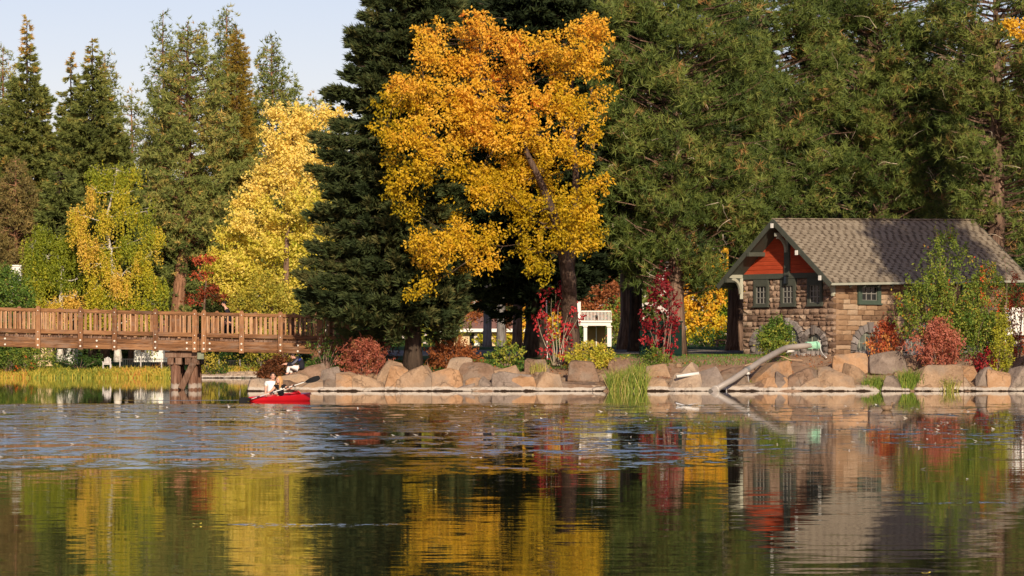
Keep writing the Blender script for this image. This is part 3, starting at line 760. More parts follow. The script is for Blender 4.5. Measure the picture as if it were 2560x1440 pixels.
# frames of reference: local x along the wall, local -y outwards, local z up
ROT_G = Matrix((-Vv, U, UP)).transposed()     # gable: outwards is -U
ROT_L = Matrix((U, Vv, UP)).transposed()      # long wall: outwards is -Vv
def wall_pt(face, a, out, z):
    """a runs along the wall from the corner by the water; out is the distance in front of the wall face"""
    return hp(-out, a, z) if face == 'g' else hp(a, -out, z)
def lay(face, parent, length, z0, z1, rows, holes, arches, wmin, wmax, meshes, depth, proud):
    z = z0; cnt = 0
    while z < z1 - 0.05:
        h = random.uniform(*rows); h = min(h, z1 - z)
        if z1 - z - h < rows[0] * 0.6: h = z1 - z
        spans = [(0.0, length)]
        zm = z + h / 2
        blk = [(a0, a1) for a0, a1, b0, b1 in holes if b0 < zm < b1]
        for (c, ro, sp) in arches:
            if zm <= sp: blk.append((c - ro, c + ro))
            elif zm < sp + ro: wv = math.sqrt(ro * ro - (zm - sp) ** 2); blk.append((c - wv, c + wv))
        for a0, a1 in sorted(blk):
            new = []
            for s0, s1 in spans:
                if a1 <= s0 or a0 >= s1: new.append((s0, s1)); continue
                if a0 > s0: new.append((s0, a0))
                if a1 < s1: new.append((a1, s1))
            spans = new
        for s0, s1 in spans:
            a = s0
            while a < s1 - 0.03:
                wd = random.uniform(wmin, wmax) * (0.7 + h)
                if s1 - a - wd < wmin * 0.6: wd = s1 - a
                subs = [(z, h)]
                if face == 'g' and h > 0.3 and random.random() < 0.3: k = random.uniform(0.4, 0.6); subs = [(z, h * k), (z + h * k, h * (1 - k))]
                for (zz_, hh_) in subs:
                    pr = proud * random.uniform(0.3, 1)
                    # centre so the face is proud and the back sits behind the mortar
                    c = wall_pt(face, a + wd / 2, pr - depth / 2, zz_ + hh_ / 2)
                    piece('stone', random.choice(meshes), parent, c, ROT_G if face == 'g' else ROT_L, (wd - 0.026, depth, hh_ - 0.016)); cnt += 1
                a += wd
        z += h
    return cnt
gwin = [(1.36, 0.98), (3.15, 0.98), (4.98, 0.98)]
garch = [(3.15, 1.08, 2.28), (1.42, 0.86, 2.12), (4.88, 0.86, 2.12)]
gh = [(c - w_ / 2, c + w_ / 2, 4.03, 5.4) for c, w_ in gwin]
n1_ = lay('g', core_g, W, HB, 5.33, (0.20, 0.36), gh, garch, 0.30, 0.72, rough_m, 0.24, 0.06)
lwin = [2.3, 6.0, 9.7]
lh = [(c - 0.8, c + 0.8, 4.1, 5.35) for c in lwin]
larch = [(c, 1.28, 1.86) for c in lwin]
n2_ = lay('l', core_l, SL, HB, 5.2, (0.20, 0.31), lh, larch, 0.45, 1.1, smooth_m, 0.22, 0.02)
# arches: ring of wedge stones, keystone, sill stones, glazing and its bars
def arch(face, parent, c, ro, sp, th, nv, rot, key=True):
    ri = ro - th
    for i in range(nv):
        a0 = math.pi * i / nv + 0.02; a1 = math.pi * (i + 1) / nv - 0.02
        isk = key and i == nv // 2
        r1 = ro + (0.10 if isk else 0.0); r0 = ri - (0.08 if isk else 0.0); pr = 0.16 if isk else 0.09
        mb = MB(); q = []
        for (an, rr_) in ((a0, r0), (a1, r0), (a1, r1), (a0, r1)):
            q.append((c + math.cos(an) * rr_, sp + math.sin(an) * rr_))
        f = [wall_pt(face, a_, pr + 0.0, z_) for a_, z_ in q]; b = [wall_pt(face, a_, -0.14, z_) for a_, z_ in q]
        mb.add(f + b, [(0, 1, 2, 3), (7, 6, 5, 4), (0, 4, 5, 1), (1, 5, 6, 2), (2, 6, 7, 3), (3, 7, 4, 0)])
        o = mb.obj('keystone' if isk else 'arch_stone', M['arch_stone'], parent)
    z = HB + 0.02
    while z < sp - 0.03:                      # jambs
        hh_ = min(0.3, sp - z)
        for sgn in (-1, 1):
            piece('arch_stone', random.choice(archm), parent, wall_pt(face, c + sgn * (ro - th / 2), 0.085 - 0.11, z + hh_ / 2), rot, (th - 0.02, 0.22, hh_ - 0.02))
        z += hh_
    n = max(4, int(2 * ri / 0.26)); bw = 2 * ri / n
    for i in range(n):                        # upright stones under the glazing
        piece('arch_stone', random.choice(archm), parent, wall_pt(face, c - ri + bw * (i + 0.5), 0.03 - 0.1, HB + 0.21), rot, (bw - 0.02, 0.2, 0.4))
    mb = MB(); pts = [wall_pt(face, c - ri, -0.075, HB + 0.4), wall_pt(face, c + ri, -0.075, HB + 0.4)]
    for i in range(13):
        an = math.pi * i / 12; pts.append(wall_pt(face, c + math.cos(an) * ri, -0.075, sp + math.sin(an) * ri))
    mb.poly(pts[:2] + pts[2:])
    wdw = mb.obj('arched_window', M['block'], house)
    mb = MB()
    k = -2
    while True:
        k += 1
        a_ = c + (k - 0) * 0.42 - 0.21
        if a_ > c + ri: break
        if a_ < c - ri: continue
        top = sp + math.sqrt(max(0, ri * ri - (a_ - c) ** 2))
        p0 = wall_pt(face, a_, -0.06, HB + 0.42); p1 = wall_pt(face, a_, -0.06, top); mb.beam(p0, p1, 0.03, 0.03, up=(0, 1, 0))
    z = HB + 0.78
    while z < sp + ri - 0.1:
        hw_ = ri if z < sp else math.sqrt(ri * ri - (z - sp) ** 2)
        mb.beam(wall_pt(face, c - hw_, -0.05, z), wall_pt(face, c + hw_, -0.05, z), 0.03, 0.03); z += 0.38
    mb.obj('glazing_bars', M['pale_trim'], wdw)
for (c, ro, sp) in garch: arch('g', core_g, c, ro, sp, 0.27, 13, ROT_G)
for (c, ro, sp) in larch: arch('l', core_l, c, ro, sp, 0.34, 11, ROT_L)
# square windows
def window(face, c, w_, z0, z1, gw, g0, g1, nxp, nzp, rot, fm, bar):
    mb = MB(); pr = 0.07
    def bx(a0, a1, b0, b1, o0, o1, mbb):
        mbb.box(wall_pt(face, (a0 + a1) / 2, (o0 + o1) / 2, (b0 + b1) / 2), (abs(a1 - a0), abs(o1 - o0), abs(b1 - b0)), rot)
    bx(c - w_ / 2, c - gw / 2, z0, z1, -0.12, pr, mb); bx(c + gw / 2, c + w_ / 2, z0, z1, -0.12, pr, mb)
    bx(c - gw / 2, c + gw / 2, g1, z1, -0.12, pr - 0.003, mb); bx(c - gw / 2, c + gw / 2, z0, g0, -0.12, pr - 0.003, mb)
    fr = mb.obj('window', fm, house)
    s_ = MB(); bx(c - w_ / 2 - 0.04, c + w_ / 2 + 0.04, z0 - 0.07, z0, -0.1, pr + 0.06, s_); s_.obj('sill', fm, fr)
    gwid = gw / nxp; ghei = (g1 - g0) / nzp
    bars = MB()
    for i in range(nxp):
        for j in range(nzp):
            pm = MB(); a0 = c - gw / 2 + i * gwid; b0 = g0 + j * ghei
            bx(a0 + 0.02, a0 + gwid - 0.02, b0 + 0.02, b0 + ghei - 0.02, -0.06, -0.04, pm)
            pm.obj('pane', M['glass'], fr)
    for i in range(nxp + 1):
        a_ = c - gw / 2 + i * gwid; bx(a_ - 0.02, a_ + 0.02, g0, g1, -0.05, -0.005, bars)
    for j in range(nzp + 1):
        b_ = g0 + j * ghei; bx(c - gw / 2, c + gw / 2, b_ - 0.02, b_ + 0.02, -0.05, 0.0, bars)
    bars.obj('muntins', bar, fr)
for c, w_ in gwin: window('g', c, w_, 4.05, 5.345, 0.70, 4.16, 5.0, 3, 3, ROT_G, M['trim'], M['muntin'])
for c in lwin: window('l', c, 1.58, 4.14, 5.2, 1.08, 4.28, 4.92, 3, 2, ROT_L, M['win_trim'], M['muntin'])
# belt board and red gable boards
mb = MB(); mb.box(wall_pt('g', W / 2, 0.02, 5.475), (W + 0.02, 0.16, 0.25), ROT_G); mb.obj('belt_board', M['trim'], house)
for i in range(12):
    z0 = 5.6 + i * 0.205; z1 = z0 + 0.2
    hw0 = min(W / 2, (8.12 - z0) / 0.818); hw1 = max(0.02, (8.12 - z1) / 0.818)
    if hw0 < 0.12: break
    mb = MB(); o0, o1 = 0.035, 0.015
    f = [wall_pt('g', W / 2 - hw0, o0, z0), wall_pt('g', W / 2 + hw0, o0, z0), wall_pt('g', W / 2 + hw1, o1, z1), wall_pt('g', W / 2 - hw1, o1, z1)]
    b = [wall_pt('g', W / 2 - hw0, -0.06, z0), wall_pt('g', W / 2 + hw0, -0.06, z0), wall_pt('g', W / 2 + hw1, -0.06, z1), wall_pt('g', W / 2 - hw1, -0.06, z1)]
    mb.add(f + b, [(0, 1, 2, 3), (7, 6, 5, 4), (0, 4, 5, 1), (2, 6, 7, 3), (1, 5, 6, 2), (3, 7, 4, 0)])
    mb.obj('gable_board', M['redboard'], house)
# roof
RO, EO = 1.04, 0.65; S0, S1 = -RO, SL + 1.04
rf = MB(); th = 0.10
prof_r = [(-EO, zr(0, -EO)), (W / 2, zr(0, W / 2)), (W + EO, zr(0, W + EO))]
vs = []
for s in (S0, S1):
    for t, z in prof_r: vs.append(hp(s, t, z + TILT * s - 0.03))
    for t, z in prof_r: vs.append(hp(s, t, z + TILT * s - 0.03 - th))
rf.add(vs, [(0, 1, 7, 6), (1, 2, 8, 7), (3, 9, 10, 4), (4, 10, 11, 5), (0, 6, 9, 3), (2, 5, 11, 8), (0, 3, 4, 1), (1, 4, 5, 2), (6, 7, 10, 9), (7, 8, 11, 10)])
roof = rf.obj('roof', M['trim'], house)
slope = math.atan(0.818); cs, sn = math.cos(slope), math.sin(slope)
# front slope axes: X along U, Y up the slope, Z outwards
tl = math.atan(TILT)
ax = (U * math.cos(tl) + UP * math.sin(tl)).normalized(); ayy = (Vv * cs + UP * sn).normalized(); azz = ax.cross(ayy).normalized(); ayy = azz.cross(ax)
tiltm = Matrix.Rotation(R(3.2), 3, 'X')
SROT = Matrix((ax, ayy, azz)).transposed() @ tiltm
def shing(name, t):
    mb = MB(); mb.box((0, 0, 0), (1, 1, 1), None, t); me = mb.mesh(name, M['shing_t']); return me
sh_l = [shing('shingle', 0.62 + 0.12 * i) for i in range(4)]; sh_d = [shing('shingle', 0.04 + 0.1 * i) for i in range(4)]
rows_ = 28; slen = (W / 2 + EO) / cs; ex = slen / rows_
all_sh = []
for j in range(rows_):
    s = S0 - 0.28 - (0.25 if j % 2 else 0.0) + random.uniform(-0.06, 0.06); fl = False
    while s < S1:
        fl = not fl; wd = (0.28 if fl else 0.22) + random.uniform(-0.035, 0.035)
        a0, a1 = max(s, S0 - 0.02), min(s + wd, S1 + 0.02)
        if a1 - a0 > 0.05: all_sh.append((j, a0, a1, random.uniform(0.6, 1) if fl else random.uniform(0, 0.4)))
        s += wd
sj = MB(); npc = 0
all_sh.sort(key=lambda q_: (q_[1]))
for (j, a0, a1, rv) in all_sh:
    yc = j * ex + ex * 0.62 - (0.03 if rv > 0.5 else -0.012)
    thk = 0.035 if rv > 0.5 else 0.016
    t = -EO + yc * cs; s = (a0 + a1) / 2
    c = hp(s, t, zr(0, -EO) + yc * sn + TILT * s) + azz * (thk / 2 + 0.005)
    if npc < 300:
        piece('shingle', random.choice(sh_l if rv > 0.5 else sh_d), roof, c, SROT, (a1 - a0 - 0.012, ex * 1.25, thk)); npc += 1
    else:
        sj.box(c, (a1 - a0 - 0.012, ex * 1.25, thk), SROT, rv)
link('shingles', sj.mesh('shingles', M['shing_t']), roof, kind='stuff')
rc = MB()
s = S0
while s < S1:
    rc.box(hp(s + 0.16, W / 2, zr(s, W / 2) + 0.035), (0.29, 0.3, 0.05), ROT_L @ Matrix.Rotation(0.04, 3, 'Y'), random.random()); s += 0.3
link('ridge_caps', rc.mesh('ridge_caps', M['shing_t']), roof, kind='stuff')
for sgn, tt in ((-1, -EO), (1, W + EO)):
    for s in (S0 - 0.03, S1 + 0.03):
        mb = MB(); a_ = hp(s, W / 2, zr(s, W / 2) - 0.10); b_ = hp(s, tt, zr(s, tt) - 0.10)
        mb.beam(a_, b_, 0.06, 0.24); mb.obj('rake_board', M['trim'], roof)
mb = MB(); mb.beam(hp(S0, -EO - 0.04, zr(S0, -EO) - 0.07), hp(S1, -EO - 0.04, zr(S1, -EO) - 0.07), 0.07, 0.11); mb.obj('eave_board', M['pale_trim'], roof)
mb = MB(); mb.beam(hp(S0, W + EO + 0.04, zr(S0, -EO) - 0.07), hp(S1, W + EO + 0.04, zr(S1, -EO) - 0.07), 0.07, 0.11); mb.obj('eave_board', M['pale_trim'], roof)
for k in range(13):     # rafter tails under the front eave
    s = 0.4 + k * 0.98
    mb = MB(); mb.beam(hp(s, -EO + 0.05, zr(s, -EO) - 0.22), hp(s, 0.0, zr(s, 0) - 0.22), 0.07, 0.12); mb.obj('rafter_tail', M['trim'], roof)
for tt, dz in ((W / 2, 0.30), (-0.02, 0.28), (W + 0.02, 0.28), (W * 0.24, 0.3), (W * 0.76, 0.3)):
    mb = MB(); mb.beam(hp(S0 - 0.09, tt, zr(S0, tt) - dz), hp(0.0, tt, zr(0, tt) - dz), 0.15, 0.2)
    pb = mb.obj('purlin', M['trim'], roof)
    if tt in (W / 2, -0.02) or tt == W * 0.24:
        mb = MB(); mb.box(hp(S0 - 0.10, tt, zr(S0, tt) - dz), (0.17, 0.03, 0.22), ROT_G); mb.obj('purlin_end', M['white'], pb)
def bracket(t, z, mat, ln=0.98, drop=1.1):
    mb = MB()
    mb.beam(hp(-ln, t, z), hp(0.0, t, z), 0.15, 0.17)
    mb.beam(hp(-0.11, t, z - 0.09), hp(-0.11, t, z - drop), 0.15, 0.14, up=(0, 1, 0))
    pts = []
    for i in range(7):
        an = math.pi / 2 * i / 6
        pts.append((-0.16 - 0.62 * (1 - math.sin(an)), z - 0.12 - 0.72 * (1 - math.cos(an))))
    for i in range(6):
        mb.beam(hp(pts[i][0], t, pts[i][1]), hp(pts[i + 1][0], t, pts[i + 1][1]), 0.11, 0.14)
    mb.obj('bracket', mat, house)
bracket(W - 0.05, 5.50, M['pale_trim'])
bracket(0.05, 5.30, M['pale_trim'], 0.75, 0.75)
bracket(W / 2, 7.45, M['pale_trim'], 0.9, 0.75)
mb = MB(); mb.box(wall_pt('g', W / 2, 0.09, 6.3), (0.34, 0.1, 1.7), ROT_G); mb.obj('king_post', M['trim'], house)
mb = MB(); mb.box(wall_pt('g', W / 2 - 0.02, 0.2, 5.28), (0.14, 0.18, 0.36), ROT_G, taper=0.8); mb.box(wall_pt('g', W / 2 - 0.02, 0.2, 5.5), (0.22, 0.24, 0.07), ROT_G); mb.obj('wall_lantern', M['glass'], house)

# ------------------------------------------------------------------ timber footbridge
M['bridge'] = wood_mat('red_brown_timber', (0.085, 0.0378, 0.0167), (0.2, 0.0918, 0.0392), (0.34, 0.173, 0.0784), 'x')
M['bridge_v'] = wood_mat('red_brown_upright_timber', (0.1, 0.0432, 0.0196), (0.22, 0.0994, 0.0431), (0.36, 0.184, 0.0882), 'z')
M['baluster'] = wood_mat('pale_baluster_wood', (0.18, 0.085, 0.04), (0.36, 0.185, 0.09), (0.55, 0.34, 0.2), 'z')
M['oldwood'] = wood_mat('weathered_pile_wood', (0.05, 0.028, 0.018), (0.15, 0.08, 0.05), (0.26, 0.17, 0.12), 'z')
M['bolt'] = plain('zinc_bolt', (0.65, 0.6, 0.52), 0.4, 0.5, 0.1, 8)
BD = 157.0; BW = 2.5
def sl(px): return 0.0235 * px
def bz(py, px): return Z(py + sl(px), BD)
bridge = thing('footbridge', 'long red brown timber footbridge with baluster railings crossing the channel', 'bridge', (X(460, BD), BD, 0))
def bx_(px): return X(px, BD)
PXL, PXR = -170, 872
def longbeam(name, p0, p1, py0, py1, y, dep, mat='bridge'):
    mb = MB()
    zc0 = (bz(py0, p0) + bz(py1, p0)) / 2; zc1 = (bz(py0, p1) + bz(py1, p1)) / 2; hh_ = bz(py0, 0) - bz(py1, 0)
    mb.beam((bx_(p0), y, zc0), (bx_(p1), y, zc1), dep, hh_)
    return mb.obj(name, M[mat], bridge, bev=0.012)
posts = [-110, -8, 97, 203, 288, 390, 488, 511, 605, 702, 800, 868]
bposts = [-70, 27, 131, 222, 316, 417, 434, 530, 628, 725, 822]
segs = [(PXL, 203), (203, 390), (390, 499.5), (499.5, 702), (702, PXR)]
for p0, p1 in segs:
    longbeam('beam', p0 + 0.4, p1 - 0.4, 840, 851.7, BD, 0.28); longbeam('beam', p0 + 0.4, p1 - 0.4, 852, 866.5, BD, 0.30)
    longbeam('beam', p0 + 0.4, p1 - 0.4, 840, 866.5, BD + BW, 0.30)
def post_mesh(h):
    mb = MB(); w_ = 0.225
    mb.box((0, 0, (h - 0.28) / 2), (w_, w_, h - 0.28))
    mb.box((0, 0, h - 0.265), (w_ - 0.05, w_ - 0.05, 0.03))
    mb.box((0, 0, h - 0.20), (w_, w_, 0.10)); mb.box((0, 0, h - 0.11), (w_, w_, 0.08), taper=0.78)
    mb.box((0, 0, h - 0.04), (w_ * 0.78, w_ * 0.78, 0.06), taper=0.45)
    return mb.mesh('post', M['bridge_v'])
PH = bz(762, 0) - bz(869, 0)
pm_ = post_mesh(PH)
for p in posts: piece('post', pm_, bridge, (bx_(p), BD - 0.20, bz(869, p)))
for p in bposts: piece('post', pm_, bridge, (bx_(p), BD + BW + 0.20, bz(869, p)))
bm_ = MB(); bm_.tube([(0, -0.02, 0), (0, 0.02, 0)], 0.045, 8); bolt_m = bm_.mesh('bolt', M['bolt'])
for p in posts[1:-1]:
    for py in (845.5, 860.5): piece('bolt', bolt_m, bridge, (bx_(p), BD - 0.325, bz(py, p)))
    piece('bolt', bolt_m, bridge, (bx_(p), BD - 0.325, bz(774, p)), None, (0.55, 1, 0.55)); piece('bolt', bolt_m, bridge, (bx_(p), BD - 0.325, bz(827, p)), None, (0.5, 1, 0.5))
for p in (14, 243, 468, 525, 745):
    for py in (846, 860.5): piece('bolt', bolt_m, bridge, (bx_(p), BD - 0.165, bz(py, p)))
for y, pp, nm in ((BD, posts, 0), (BD + BW, bposts, 1)):
    for a_, b_ in zip([PXL] + pp, pp + [PXR]):
        if b_ - a_ < 30: continue
        longbeam('rail', a_ + 0.5, b_ - 0.5, 768.5, 776.5, y, 0.16); longbeam('rail', a_ + 0.5, b_ - 0.5, 820.5, 831, y, 0.14)
hb = bz(776.5, 0) - bz(820.5, 0)
bb = MB(); bb.box((0, 0, 0), (0.08, 0.06, hb + 0.02)); bal_m = bb.mesh('baluster', M['baluster'])
for y, pp in ((BD, posts), (BD + BW, bposts)):
    for a_, b_ in zip([PXL] + pp, pp + [PXR]):
        if b_ - a_ < 30: continue
        n = max(2, round((b_ - a_) / 12.2)); 
        for k in range(1, n):
            p = a_ + (b_ - a_) * k / n + random.uniform(-0.5, 0.5)
            if p < -60: continue
            piece('baluster', bal_m, bridge, (bx_(p), y - 0.01, bz(798.5, p)), Matrix.Rotation(random.uniform(-0.012, 0.012), 3, 'Y'), (random.uniform(0.9, 1.08), 1, 1))
pk = MB(); pk.box((0, 0, 0), (0.20, BW + 0.25, 0.09)); plank_m = pk.mesh('plank', M['oldwood'])
p = PXL + 5
while p < PXR:
    piece('plank', plank_m, bridge, (bx_(p), BD + BW / 2, bz(837.5, p)), None, (1, 1, random.uniform(0.8, 1.1))); p += 12.2
ck = MB(); ck.box((0, 0, 0), (0.42, 0.14, 0.13)); ck_m = ck.mesh('curb_block', M['baluster'])
p = PXL + 8
while p < PXR:
    for y in (BD + 0.22, BD + BW - 0.2): piece('curb_block', ck_m, bridge, (bx_(p), y, bz(834.6, p)), None, (random.uniform(0.7, 1), 1, random.uniform(0.7, 1)))
    p += 27
# pier
def bb_obj(name, a_, b_, w_, h_, mat='oldwood', up=(0, 0, 1)):
    mb = MB(); mb.beam(a_, b_, w_, h_, up); return mb.obj(name, M[mat], bridge, bev=0.015)
zc = bz(866.5, 460)
m = NT('wet_pile_wood'); v = m.scale(m.geo(), (9, 9, 1.1)); n = m.noise(v, 1, 6, 0.65, 0.5)
c = m.ramp(n, [(0.3, (0.07, 0.035, 0.022)), (0.5, (0.17, 0.085, 0.055)), (0.7, (0.27, 0.17, 0.12))])
sp_ = m.node('ShaderNodeSeparateXYZ'); m.t.links.new(m.geo(), sp_.inputs[0])
zz_ = m.math('ADD', sp_.outputs[2], m.math('MULTIPLY', m.math('SUBTRACT', m.noise(m.geo(), 6, 3), 0.5), 0.25))
c = m.mix(m.ramp(zz_, [(0.06, 0.0), (0.09, 0.85), (0.27, 0.7), (0.33, 0.0)]), c, (0.42, 0.36, 0.31))
M['pile'] = m.done(m.pbr(c, 0.85, 0.2, m.bump(n, 0.8, 0.03)))
for yy_ in (BD + 0.35, BD + BW - 0.35):
    for px in (437, 480):
        mb = MB(); mb.tube([(X(px, BD), yy_, -1.3), (X(px, BD) + 0.02, yy_, 0.4), (X(px, BD), yy_, zc - 0.55)], [0.25, 0.245, 0.23], 12); mb.obj('pile', M['pile'], bridge, smooth=True)
bb_obj('cap_beam', (X(411, BD), BD + 0.30, zc - 0.16), (X(500, BD), BD + 0.30, zc - 0.16), 0.34, 0.30)
bb_obj('cap_beam', (X(411, BD), BD + BW - 0.30, zc - 0.16), (X(500, BD), BD + BW - 0.30, zc - 0.16), 0.34, 0.30)
for px in (426, 446, 470, 490): bb_obj('pier_beam', (X(px, BD), BD + 0.05, zc - 0.48), (X(px, BD), BD + BW, zc - 0.48), 0.30, 0.32)
bb_obj('brace', (X(489, BD), BD + 0.02, zc - 0.35), (X(452, BD), BD + 0.02, 0.05), 0.10, 0.30, 'oldwood')
bb_obj('brace', (X(428, BD), BD + BW - 0.1, zc - 0.5), (X(472, BD), BD + BW - 0.1, 0.0), 0.10, 0.30, 'oldwood')
mb = MB(); mb.box((X(502, BD), BD - 0.1, bz(878, 502)), (0.30, 0.1, 0.30)); mb.obj('splice_plate', plain('green_grey_metal', (0.2, 0.22, 0.15), 0.7, 0.3, 0.3, 5), bridge)

# ------------------------------------------------------------------ far shore trees (about 300 m away)
FD = 312
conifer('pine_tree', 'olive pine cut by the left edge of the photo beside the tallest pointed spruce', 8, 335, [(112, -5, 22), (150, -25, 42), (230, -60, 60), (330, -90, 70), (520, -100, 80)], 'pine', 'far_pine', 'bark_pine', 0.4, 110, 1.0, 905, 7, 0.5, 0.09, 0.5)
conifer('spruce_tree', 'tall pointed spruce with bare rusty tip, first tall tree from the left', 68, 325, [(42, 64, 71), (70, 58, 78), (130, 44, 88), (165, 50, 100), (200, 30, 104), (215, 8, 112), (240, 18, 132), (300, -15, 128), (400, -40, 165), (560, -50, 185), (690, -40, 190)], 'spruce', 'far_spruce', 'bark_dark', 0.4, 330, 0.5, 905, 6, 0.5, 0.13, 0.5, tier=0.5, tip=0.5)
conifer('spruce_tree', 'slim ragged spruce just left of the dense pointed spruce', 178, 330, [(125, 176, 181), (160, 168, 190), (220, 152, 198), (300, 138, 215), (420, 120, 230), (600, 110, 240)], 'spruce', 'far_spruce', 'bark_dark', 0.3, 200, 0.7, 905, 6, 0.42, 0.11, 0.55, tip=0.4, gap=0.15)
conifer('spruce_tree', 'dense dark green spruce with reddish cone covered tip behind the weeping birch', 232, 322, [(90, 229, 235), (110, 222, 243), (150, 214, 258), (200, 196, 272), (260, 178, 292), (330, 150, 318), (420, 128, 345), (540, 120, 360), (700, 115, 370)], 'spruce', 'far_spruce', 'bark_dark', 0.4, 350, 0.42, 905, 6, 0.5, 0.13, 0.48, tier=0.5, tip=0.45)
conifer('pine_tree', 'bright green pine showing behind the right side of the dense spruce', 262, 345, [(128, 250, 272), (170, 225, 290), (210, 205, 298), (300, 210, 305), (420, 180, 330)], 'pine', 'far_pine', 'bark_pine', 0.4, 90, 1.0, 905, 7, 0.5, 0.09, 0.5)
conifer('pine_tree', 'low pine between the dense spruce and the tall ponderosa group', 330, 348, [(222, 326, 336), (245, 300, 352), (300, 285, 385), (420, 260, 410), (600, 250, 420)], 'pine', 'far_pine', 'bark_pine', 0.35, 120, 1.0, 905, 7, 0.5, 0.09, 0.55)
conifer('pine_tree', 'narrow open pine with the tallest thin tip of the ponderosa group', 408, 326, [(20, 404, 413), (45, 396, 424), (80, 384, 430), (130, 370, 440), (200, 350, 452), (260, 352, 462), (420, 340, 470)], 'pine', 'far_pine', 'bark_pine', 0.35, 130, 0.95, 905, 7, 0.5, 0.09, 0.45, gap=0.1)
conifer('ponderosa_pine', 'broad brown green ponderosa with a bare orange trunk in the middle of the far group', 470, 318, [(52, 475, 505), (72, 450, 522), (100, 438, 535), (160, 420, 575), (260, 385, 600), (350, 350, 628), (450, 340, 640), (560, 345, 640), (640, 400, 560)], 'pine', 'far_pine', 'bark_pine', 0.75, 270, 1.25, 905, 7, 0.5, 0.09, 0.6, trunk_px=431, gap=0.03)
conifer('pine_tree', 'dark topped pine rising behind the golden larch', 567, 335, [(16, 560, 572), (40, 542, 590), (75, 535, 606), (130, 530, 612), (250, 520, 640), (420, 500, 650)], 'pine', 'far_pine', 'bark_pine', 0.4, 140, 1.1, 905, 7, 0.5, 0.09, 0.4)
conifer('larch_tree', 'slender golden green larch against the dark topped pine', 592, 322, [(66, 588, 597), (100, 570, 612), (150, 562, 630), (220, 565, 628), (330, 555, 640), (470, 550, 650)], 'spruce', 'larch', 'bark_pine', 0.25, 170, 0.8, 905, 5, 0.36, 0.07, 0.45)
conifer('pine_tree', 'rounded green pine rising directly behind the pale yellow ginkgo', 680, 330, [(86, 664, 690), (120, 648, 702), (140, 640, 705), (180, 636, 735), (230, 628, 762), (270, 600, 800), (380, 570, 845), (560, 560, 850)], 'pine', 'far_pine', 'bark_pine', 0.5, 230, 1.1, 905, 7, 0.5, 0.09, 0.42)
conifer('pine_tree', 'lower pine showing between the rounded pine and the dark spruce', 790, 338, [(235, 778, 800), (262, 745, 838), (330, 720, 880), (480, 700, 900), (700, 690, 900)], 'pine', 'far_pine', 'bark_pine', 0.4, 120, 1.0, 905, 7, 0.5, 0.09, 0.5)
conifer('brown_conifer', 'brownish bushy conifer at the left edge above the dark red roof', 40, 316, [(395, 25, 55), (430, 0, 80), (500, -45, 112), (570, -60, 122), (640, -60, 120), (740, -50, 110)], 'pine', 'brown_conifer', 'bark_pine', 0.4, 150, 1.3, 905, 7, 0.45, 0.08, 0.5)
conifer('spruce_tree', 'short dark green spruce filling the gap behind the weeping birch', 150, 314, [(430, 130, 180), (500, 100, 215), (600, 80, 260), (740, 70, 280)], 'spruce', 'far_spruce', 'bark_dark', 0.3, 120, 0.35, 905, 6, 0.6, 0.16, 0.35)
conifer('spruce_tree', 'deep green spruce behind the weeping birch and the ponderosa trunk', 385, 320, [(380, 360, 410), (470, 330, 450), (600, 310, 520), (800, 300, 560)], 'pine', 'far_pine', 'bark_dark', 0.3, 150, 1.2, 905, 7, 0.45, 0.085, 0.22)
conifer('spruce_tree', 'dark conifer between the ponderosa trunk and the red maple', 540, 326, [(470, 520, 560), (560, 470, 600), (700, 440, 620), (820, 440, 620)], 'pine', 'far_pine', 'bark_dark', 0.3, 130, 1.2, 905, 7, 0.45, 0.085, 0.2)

broadleaf('weeping_birch', 'tall weeping birch with yellow and green hanging foliage and white limbs behind the bridge', 306,
    [(295, 905, 0.6, 0.34), (292, 780, 0.6, 0.26), (280, 640, 0.6, 0.18), (262, 560, 0.6, 0.13), (283, 480, 0.4, 0.08), (292, 425, 0, 0.05)],
    [(292, 420, 34, 22, 0, .35), (245, 425, 26, 18, 0, .25), (330, 425, 24, 22, 0, .4), (240, 475, 30, 22, -1, .85), (300, 480, 35, 25, 0, .5), (335, 470, 18, 22, -1, .7), (200, 530, 30, 28, -1, .8), (190, 575, 26, 26, -1, .7), (255, 545, 30, 28, -1, .62), (320, 530, 34, 24, 0, .42), (375, 520, 30, 26, 0, .3), (385, 575, 28, 26, 0, .5),
     (220, 610, 28, 24, -1, .85), (275, 615, 34, 26, 0, .45), (325, 600, 30, 28, 0, .3), (380, 630, 28, 26, -1, .7), (340, 650, 34, 28, 0, .6), (250, 660, 36, 28, -1, .65), (300, 690, 40, 26, -1, .75), (370, 690, 34, 30, 0, .45), (400, 720, 22, 30, 0, .3), (240, 720, 34, 26, 0, .5), (310, 740, 50, 26, 0, .4), (385, 760, 34, 26, 0, .4), (250, 780, 50, 26, 0, .5), (350, 790, 50, 26, 0, .45), (395, 830, 20, 24, 0, .4)],
    'birch', 'bark_birch', (0.2, 0.11), 2.0, 0.38, weep=2.4, limb_r=0.07, perclump=44, tvar=0.12, bias=(0, 0, -1.2), shell=0.3)
